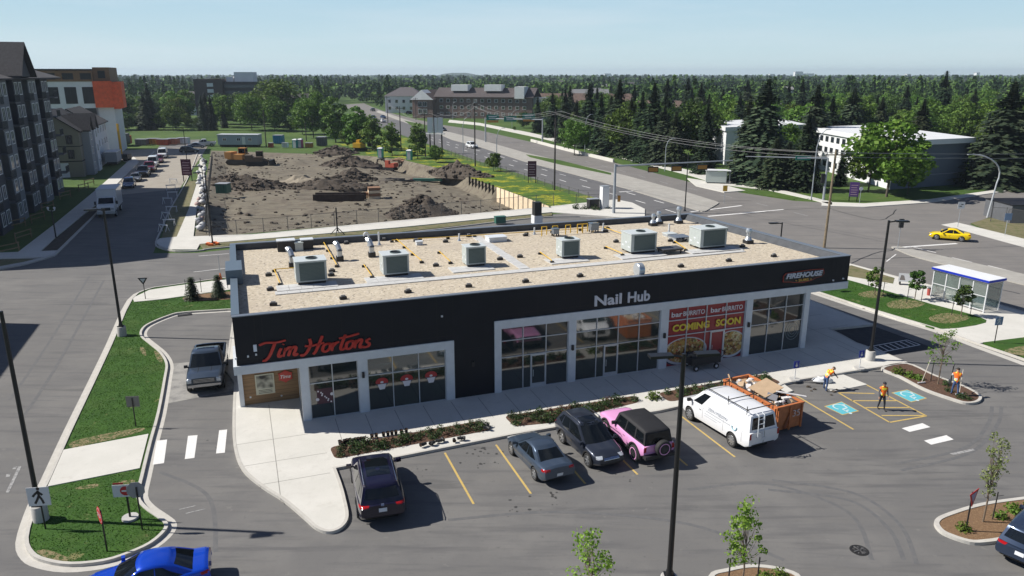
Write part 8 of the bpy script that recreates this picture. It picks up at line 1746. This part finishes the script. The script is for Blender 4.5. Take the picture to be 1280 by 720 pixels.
# orange dumpster with debris
ORD_ = mat('dumpster_orange', (.46, .15, .05), .6, noise=.22, nscale=2.5); ORI = mat('dumpster_inside', (.30, .075, .03), .7, noise=.3, nscale=2)
A0 = G(971, 540); B0 = G(999.5, 536); axx = (B0-A0).normalized(); an = math.atan2(axx.y, axx.x)+R(3); DL, DW, DH = 4.5, 1.75, 1.5
p_ = G(985, 538); D_ = thing('dumpster', 'long orange open top dumpster heaped with cardboard and scrap beside the white van', 'dumpster', p_, an+R(0)); sd_ = rz(0)
yaw = R(115)-(an+R(90)); 
D_.rotation_euler = (0, 0, R(115)-R(90)); w2 = DW/2+.1
q = MB(); q.bx(-w2, -w2+.06, 0, DL, .15, DH); q.bx(w2-.06, w2, 0, DL, .15, DH); q.bx(-w2+.06, w2-.06, 0, .06, .15, DH); q.bx(-w2+.06, w2-.06, DL-.06, DL, .15, DH); q.build('side_wall', ORD_, D_)
q = MB(); q.bx(-w2+.06, w2-.06, .06, DL-.06, .15, .25); q.build('floor', ORI, D_)
q = MB(); q.bx(-w2-.04, -w2+.1, -.04, DL+.04, DH, DH+.1); q.bx(w2-.1, w2+.04, -.04, DL+.04, DH, DH+.1); q.bx(-w2+.1, w2-.1, -.04, .1, DH, DH+.1); q.bx(-w2+.1, w2-.1, DL-.1, DL+.04, DH, DH+.1); q.build('top_rail', ORD_, D_)
q = MB()
for i in range(9): y = .15+i*(DL-.3)/8; q.bx(w2, w2+.07, y-.05, y+.05, .15, DH); q.bx(-w2-.07, -w2, y-.05, y+.05, .15, DH)
for x in (-w2+.1, -.02, w2-.12): q.bx(x-.05, x+.05, -.08, 0, .1, DH)
q.build('rib', ORD_, D_)
q = MB(); q.add([(-.5, -.07, .2), (-.3, -.07, .2), (.1, -.07, 1.2), (-.05, -.07, 1.2)], [(0, 1, 2, 3)]); q.build('brace', mat('dumpster_dark', (.22, .06, .02), .6), D_); text('35', 1, mat('number_pale', (.55, .45, .42), .6), 'number', D_, (.15, -.075, .85), width=.55, height=.4, ext=.003)
DEB = [mat('cardboard', (.42, .30, .19), .85, noise=.1, nscale=2), mat('scrap_white', (.60, .58, .57), .8, noise=.15, nscale=4), mat('scrap_grey', (.22, .22, .24), .7), mat('scrap_dark', (.05, .045, .045), .8), mat('scrap_wood', (.38, .25, .14), .8)]
deb = []
HPM = MB()
for j in range(13):
    for i in range(6): pass
def debr(m, nm, c, d, rot):
    q = MB(); q.box((0, 0, 0), d, rot); o = q.build(nm, m); o.location = D_.location+rz(R(25)) @ Vector(c); o.rotation_euler = (0, 0, R(25)); deb.append(o); return o
fill = MB(); fill.bx(-w2+.08, w2-.08, .08, DL-.08, .26, 1.15); o = fill.build('debris_fill', DEB[3], D_)
from mathutils import Euler
for k in range(64):
    c = (random.uniform(-.8, .8), random.uniform(.3, DL-.3), 1.2+random.uniform(0, .38)); t = random.choice([1, 1, 1, 2, 3, 4, 0]); d = (random.uniform(.2, .7), random.uniform(.15, .5), random.uniform(.03, .22)) if random.random() < .65 else (random.uniform(.6, 1.3), .08, .05)
    o = debr(DEB[t], ('flattened_box', 'plaster_scrap', 'metal_scrap', 'dark_scrap', 'timber_scrap')[t], c, d, Euler((random.uniform(-.5, .5), random.uniform(-.5, .5), rr())).to_matrix())
for k in range(18):
    q = MB(); s = random.uniform(.12, .25); q.ball((0, 0, 0), (s, s*.8, s*.6), 7, jit=.25); o = q.build('plaster_lump', DEB[1]); o.location = D_.location+rz(R(25)) @ Vector((random.uniform(-.7, .7), random.uniform(.3, DL-.4), 1.5+random.random()*.15)); deb.append(o)
for o in deb: tag(o, 'x', 'scrap')
number(deb, 'piece of scrap heaped in the orange dumpster, #', 'scrap heaped in the orange dumpster')
o = thing('cardboard_sheet', 'large flattened tan cardboard box lying on top of the dumpster heap', 'cardboard', D_.location+rz(R(25)) @ Vector((.0, 2.0, 1.85)), R(30)); q = MB(); q.box((0, 0, 0), (1.5, 1.3, .03), Euler((.12, -.2, 0)).to_matrix()); q.build('panel', DEB[0], o); q = MB(); q.box((.95, 0, -.22), (.5, 1.25, .03), Euler((.1, .5, 0)).to_matrix()); q.build('flap', DEB[0], o)
o = thing('plank', 'pale board sticking out over the side of the dumpster', 'board', D_.location+rz(R(25)) @ Vector((.9, .9, 1.72)), R(-10)); q = MB(); q.box((0, 0, 0), (1.7, .18, .04), Euler((0, .12, 0)).to_matrix()); q.build('board', DEB[1], o); q = MB(); q.box((-.5, 0, .03), (.1, .2, .03)); q.build('cleat', DEB[4], o)
# dark utility cart on the pavement
CT = thing('utility_cart', 'dark loaded hand cart on the pavement in front of the red banner', 'cart', B(28.6, -1.3, .14), BA); q = MB(); q.bx(0, 2.3, 0, 1.1, .42, .55); q.bx(0, 2.3, 0, .05, .55, .95); q.bx(0, .05, .05, 1.1, .55, .95); q.bx(2.25, 2.3, .05, 1.1, .55, .95); q.build('deck', TRIM, CT); q = MB(); q.bx(.15, 1.0, .2, .9, .56, 1.1); q.bx(1.1, 2.1, .15, .85, .56, .85); q.build('load', mat('cart_load', (.03, .035, .045), .6, noise=.4, nscale=5), CT)
q = MB(); q.tube([(2.3, .2, .55), (2.8, .2, 1.0), (2.8, .9, 1.0), (2.3, .9, .55)], .025, 6); q.build('handle', TRIM, CT)
for x in (.35, 1.95):
    for y in (0.0, 1.1): q = MB(); q.lathe([(.01, -.05), (.2, -.05), (.2, .05), (.01, .05)], 16, axis='y', c=(x, y, .2)); w_ = q.build('wheel', TYRE, CT); q = MB(); q.lathe([(.01, -.06), (.1, -.06), (.1, .06), (.01, .06)], 12, axis='y', c=(x, y, .2)); q.build('hub', SW, w_)

# ------------------------------------------------------------ people
SKIN = mat('skin', (.42, .24, .16), .6); JEAN = mat('denim', (.045, .085, .20), .85, noise=.2, nscale=8); DRKT = mat('dark_trousers', (.022, .024, .032), .85); BOOT = mat('boot', (.03, .022, .018), .7); VO = mat('hi_vis_orange', (.90, .17, .015), .6); VY = mat('hi_vis_yellow', (.80, .72, .05), .5); VS = mat('hi_vis_silver', (.6, .6, .58), .4); HAIR = mat('dark_hair', (.02, .014, .01), .7)
def person(label, loc, rot, J, legs, arms_m, cap=HAIR, hair_name='hair', scale=1):
    T_ = thing('person', label, 'person', loc, rot); T_.scale = (scale,)*3
    Vn, Ed, Rd, Sg = [], [], [], []
    def add(p, r, par=None, seg='shirt'):
        Vn.append(Vector(p)); Rd.append(r); i = len(Vn)-1
        if par is not None: Ed.append((par, i)); Sg.append((par, i, seg))
        return i
    pel = add(J['pelvis'], .125); sp = add(J['spine'], .125, pel, 'torso'); ch = add(J['chest'], .145, sp, 'torso'); nk = add(J['neck'], .055, ch, 'torso'); hd0 = add(J['head0'], .085, nk, 'skin'); hd1 = add(J['head1'], .098, hd0, 'skin'); hd2 = add(J['head2'], .07, hd1, 'skin')
    for s in ('L', 'R'):
        h = add(J['hip'+s], .098, pel, 'leg'); k = add(J['knee'+s], .064, h, 'leg'); a = add(J['ank'+s], .043, k, 'leg'); t = add(J['toe'+s], .036, a, 'boot')
        sh = add(J['sh'+s], .066, ch, 'torso'); e = add(J['el'+s], .044, sh, 'arm'); w_ = add(J['wr'+s], .028, e, 'arm2'); 
        d = (J['hand'+s]-J['wr'+s]).normalized(); side = d.orthogonal().normalized() if abs(d.z) < .95 else Vector((0, 1, 0)); side = Vector((0, 1, 0))-d*d.y; side.normalize(); palm = add(J['wr'+s]+d*.07, .028, w_, 'skin')
        for fi in range(4): b0 = add(J['wr'+s]+d*.10+side*(.027*(fi-1.5)), .009, palm, 'skin'); b1 = add(J['wr'+s]+d*(.145-.008*abs(fi-1.4))+side*(.029*(fi-1.5)), .008, b0, 'skin'); add(J['wr'+s]+d*(.175-.012*abs(fi-1.4))+side*(.026*(fi-1.5))+Vector((0, .01, -.012)), .007, b1, 'skin')
        th = add(J['wr'+s]+d*.06+side*.045, .010, palm, 'skin'); add(J['wr'+s]+d*.10+side*.068, .008, th, 'skin')
    me = bpy.data.meshes.new('body'); me.from_pydata([tuple(v) for v in Vn], Ed, []); o = bpy.data.objects.new('body', me); COL.objects.link(o)
    md = o.modifiers.new('s', 'SKIN'); me.skin_vertices[0].data.foreach_set('radius', [x for r in Rd for x in (r, r)]); me.skin_vertices[0].data[0].use_root = True
    sb = o.modifiers.new('u', 'SUBSURF'); sb.levels = 1; sb.render_levels = 1
    bpy.context.view_layer.update(); nm = bpy.data.meshes.new_from_object(o.evaluated_get(bpy.context.evaluated_depsgraph_get())); bpy.data.objects.remove(o)
    order = ['torso', 'leg', 'boot', 'arm', 'arm2', 'skin']; ms = [arms_m, legs, BOOT, arms_m, SKIN if arms_m is SKIN else arms_m, SKIN]; nm.materials.clear(); [nm.materials.append(m) for m in ms]
    def segd(p, a, b): t = max(0, min(1, (p-a).dot(b-a)/max(1e-9, (b-a).length_squared))); return (p-a.lerp(b, t)).length
    tor = []
    for f in nm.polygons:
        c = Vector(f.center); i, j, s = min(Sg, key=lambda q: segd(c, Vn[q[0]], Vn[q[1]])-(Rd[q[0]]+Rd[q[1]])*.35); f.material_index = order.index(s); f.use_smooth = True
        if s == 'torso': tor.append(f.index)
    body = bpy.data.objects.new('body', nm); COL.objects.link(body); body.parent = T_
    # vest follows the torso
    q = MB(); vi = {}; up = (J['chest']-J['pelvis']).normalized()
    for fi in tor:
        f = nm.polygons[fi]; c = Vector(f.center); tt = (c-J['pelvis']).dot(up)/(J['chest']-J['pelvis']).length
        if tt < -.12 or tt > 1.38: continue
        fr = []
        for v in f.vertices:
            if v not in vi: co = nm.vertices[v].co+nm.vertices[v].normal*.018; q.v.append(tuple(co)); vi[v] = len(q.v)-1
            fr.append(vi[v])
        q.f.append(tuple(fr)); x = abs(c.x); q.m.append(1 if (.06 < x < .105 and tt > .3) or .18 < tt < .3 else 2 if .30 <= tt < .36 else 0)
    q.build('hi_vis_vest', [VO, VY, VS], T_, smooth=80)
    H_ = J['head1']; u = (J['head2']-J['head0']).normalized(); q = MB(); q.ball((0, 0, 0), (.108, .118, .085), 12); h = q.build(hair_name, cap, T_, smooth=80); h.location = H_+u*.055+Vector((0, -.012, 0)); h.rotation_euler = (-math.atan2(u.y, u.z), 0, 0)
    fw = Vector((0, u.z, -u.y)); q = MB(); q.ball(H_+fw*.10-u*.02, (.014, .02, .022), 6); q.build('nose', SKIN, T_, smooth=80)
    for sx in (-1, 1): q = MB(); q.ball(H_+Vector((sx*.098, 0, 0)), (.012, .025, .032), 6); q.build('ear', SKIN, T_, smooth=80); q = MB(); q.ball(H_+fw*.094+Vector((sx*.033, 0, 0))+u*.012, (.011, .008, .008), 6); q.build('eye', DK, T_)
    q = MB(); q.ball(H_+fw*.092-u*.052, (.024, .008, .006), 6); q.build('mouth', mat('lip', (.25, .09, .07), .6), T_)
    if cap is not HAIR: q = MB(); q.ball(H_+fw*.11+u*.05, (.075, .07, .012), 8); q.build('cap_peak', cap, T_)
    return T_
V = Vector
def pose(lean=0.0, walk=0.0, armL=None, armR=None, spread=.1, headdown=0):
    J = {}; p = V((0, 0, .93)); J['pelvis'] = p; L_ = lambda z, y=0: p+V((0, math.sin(lean)*z+y, math.cos(lean)*z))
    J['spine'] = L_(.22); J['chest'] = L_(.45); J['neck'] = L_(.60); hl = lean+headdown; n0 = J['neck']; J['head0'] = n0+V((0, math.sin(hl)*.06, math.cos(hl)*.06)); J['head1'] = n0+V((0, math.sin(hl)*.15+.01, math.cos(hl)*.15)); J['head2'] = n0+V((0, math.sin(hl)*.23, math.cos(hl)*.23))
    for s, sx, ph in (('L', -1, walk), ('R', 1, -walk)):
        J['hip'+s] = V((sx*.095, 0, .87)); J['knee'+s] = V((sx*(.10+spread*.5), .04+ph*.5, .49)); J['ank'+s] = V((sx*(.1+spread), -.02+ph, .085+.02*abs(ph))); J['toe'+s] = V((sx*(.12+spread), .15+ph, .045))
        J['sh'+s] = L_(.50)+V((sx*.18, 0, 0)); a = armL if s == 'L' else armR
        if a is None: a = (V((sx*.07, .0, -.28)), V((sx*.01, .10, -.24)))
        J['el'+s] = J['sh'+s]+a[0]; J['wr'+s] = J['el'+s]+a[1]; J['hand'+s] = J['wr'+s]+a[1].normalized()*.1
    return J
g = G(1031, 488); person('worker in an orange vest and jeans bending over by the kerb ramp', g, R(-62), pose(.85, .12, (V((-.08, .14, -.24)), V((.05, .16, -.18))), (V((.08, .16, -.23)), V((-.03, .18, -.15))), .09, .3), JEAN, mat('navy_shirt', (.03, .04, .07), .8), 1 and mat('cap_brown', (.08, .06, .04), .8), 'cap')
g = G(1101, 512); person('worker in an orange vest and dark trousers walking across the hatched bay', g, R(175), pose(.04, .16, None, None, .03), DRKT, mat('grey_shirt', (.10, .10, .12), .8), mat('cap_black', (.015, .015, .02), .7), 'cap')
g = G(1193, 494, .12); person('worker in a bright vest and jeans standing on the mulch planter with a rake', g, R(-20), pose(.12, .1, (V((-.08, .16, -.2)), V((.06, .2, .04))), (V((.1, .12, -.22)), V((-.02, .2, -.05))), .07, .2), JEAN, mat('white_shirt', (.55, .55, .55), .8))
# tools
def rake(label, a, b, hd=True):
    a, b = Vector(a), Vector(b); o = thing('rake', label, 'rake', a); q = MB(); q.tube([(0, 0, 0), tuple(b-a)], .018, 6); q.build('handle', mat('pale_handle', (.55, .5, .42), .6), o); q = MB(); q.box((0, 0, 0), (.55, .06, .04), rz(.2)); [q.box(rz(.2) @ Vector((-.25+.07*i, 0, -.05)), (.015, .02, .08)) for i in range(8)]; q.build('rake_head', SW, o)
a = G(1152, 478, .2); rake('wide pale landscaping rake leaning in the mulch planter', a, G(1163, 450, 1.25))
a = G(1187, 478, .2); rake('rake held upright by the worker on the mulch planter', G(1199, 492, .18), G(1204, 462, 1.5))
o = thing('shovel', 'shovel standing in the mulch left of the planter worker', 'shovel', G(1187, 479, .14)); q = MB(); q.tube([(0, 0, .1), (.15, .05, 1.3)], .018, 6); q.build('handle', DK, o); q = MB(); q.bx(-.11, .11, -.02, .02, 0, .3); q.build('blade', GALV, o)
o = thing('tarp_bundle', 'crumpled white tarp on the ground beside the bending worker', 'tarp', G(1027, 479, .03)); q = MB(); [q.ball((random.uniform(-.4, .4), random.uniform(-.2, .2), .15), (.4, .3, .2), 7, jit=.25) for _ in range(4)]; q.build('fabric', OFFW, o, smooth=60); q = MB(); q.ball((.1, .1, .32), (.2, .2, .12), 6, jit=.3); q.build('fold', OFFW, o)
cls_ = []
for x, y in [(1010, 484), (1014, 489), (1042, 490), (1046, 488), (1039, 494), (1018, 487)]:
    o = thing('soil_clod', 'x', 'clod', G(x, y)); q = MB(); s = random.uniform(.07, .16); q.ball((0, 0, s*.3), (s, s*.8, s*.5), 7, jit=.3); q.build('clod', DARKD, o); cls_.append(o)
number(cls_, 'small dark clod on the asphalt near the bending worker, #', 'dark clods on the asphalt')
# ------------------------------------------------------------ the air between here and the horizon
q = MB(); q.bx(-7600, 7600, -60, 7000, -4.5, 60); hz = q.build('haze', [], None, kind='stuff')
hm_ = bpy.data.materials.new('haze'); hm_.use_nodes = True; n = hm_.node_tree; n.nodes.remove(n.nodes['Principled BSDF']); v_ = n.nodes.new('ShaderNodeVolumePrincipled')
v_.inputs['Color'].default_value = (.72, .85, 1, 1); v_.inputs['Density'].default_value = .00013; v_.inputs['Anisotropy'].default_value = .2
n.links.new(v_.outputs[0], n.nodes['Material Output'].inputs['Volume']); hz.data.materials.append(hm_)
sc.cycles.volume_bounces = 0

# low block beyond the left edge of the view: its shadow falls on the road
q0 = G(50, 405)+Vector((-13.4, 1.08, 0)); o = thing('low_building', 'low grey block beyond the left edge whose shadow falls across the road', 'building', q0, BA)
q = MB(); q.bx(-16, 0, -22, 0, 0, 11.6); q.build('wall', MID, o); q = MB(); q.bx(-16.2, .0, -22.2, .0, 11.6, 12); q.build('roof', TAR, o)
for i in range(5):
    for z in (1.2, 4.6, 8): q = MB(); q.bx(0, .05, -20+i*4.2, -18+i*4.2, z, z+1.8); q.build('window', WG, o)
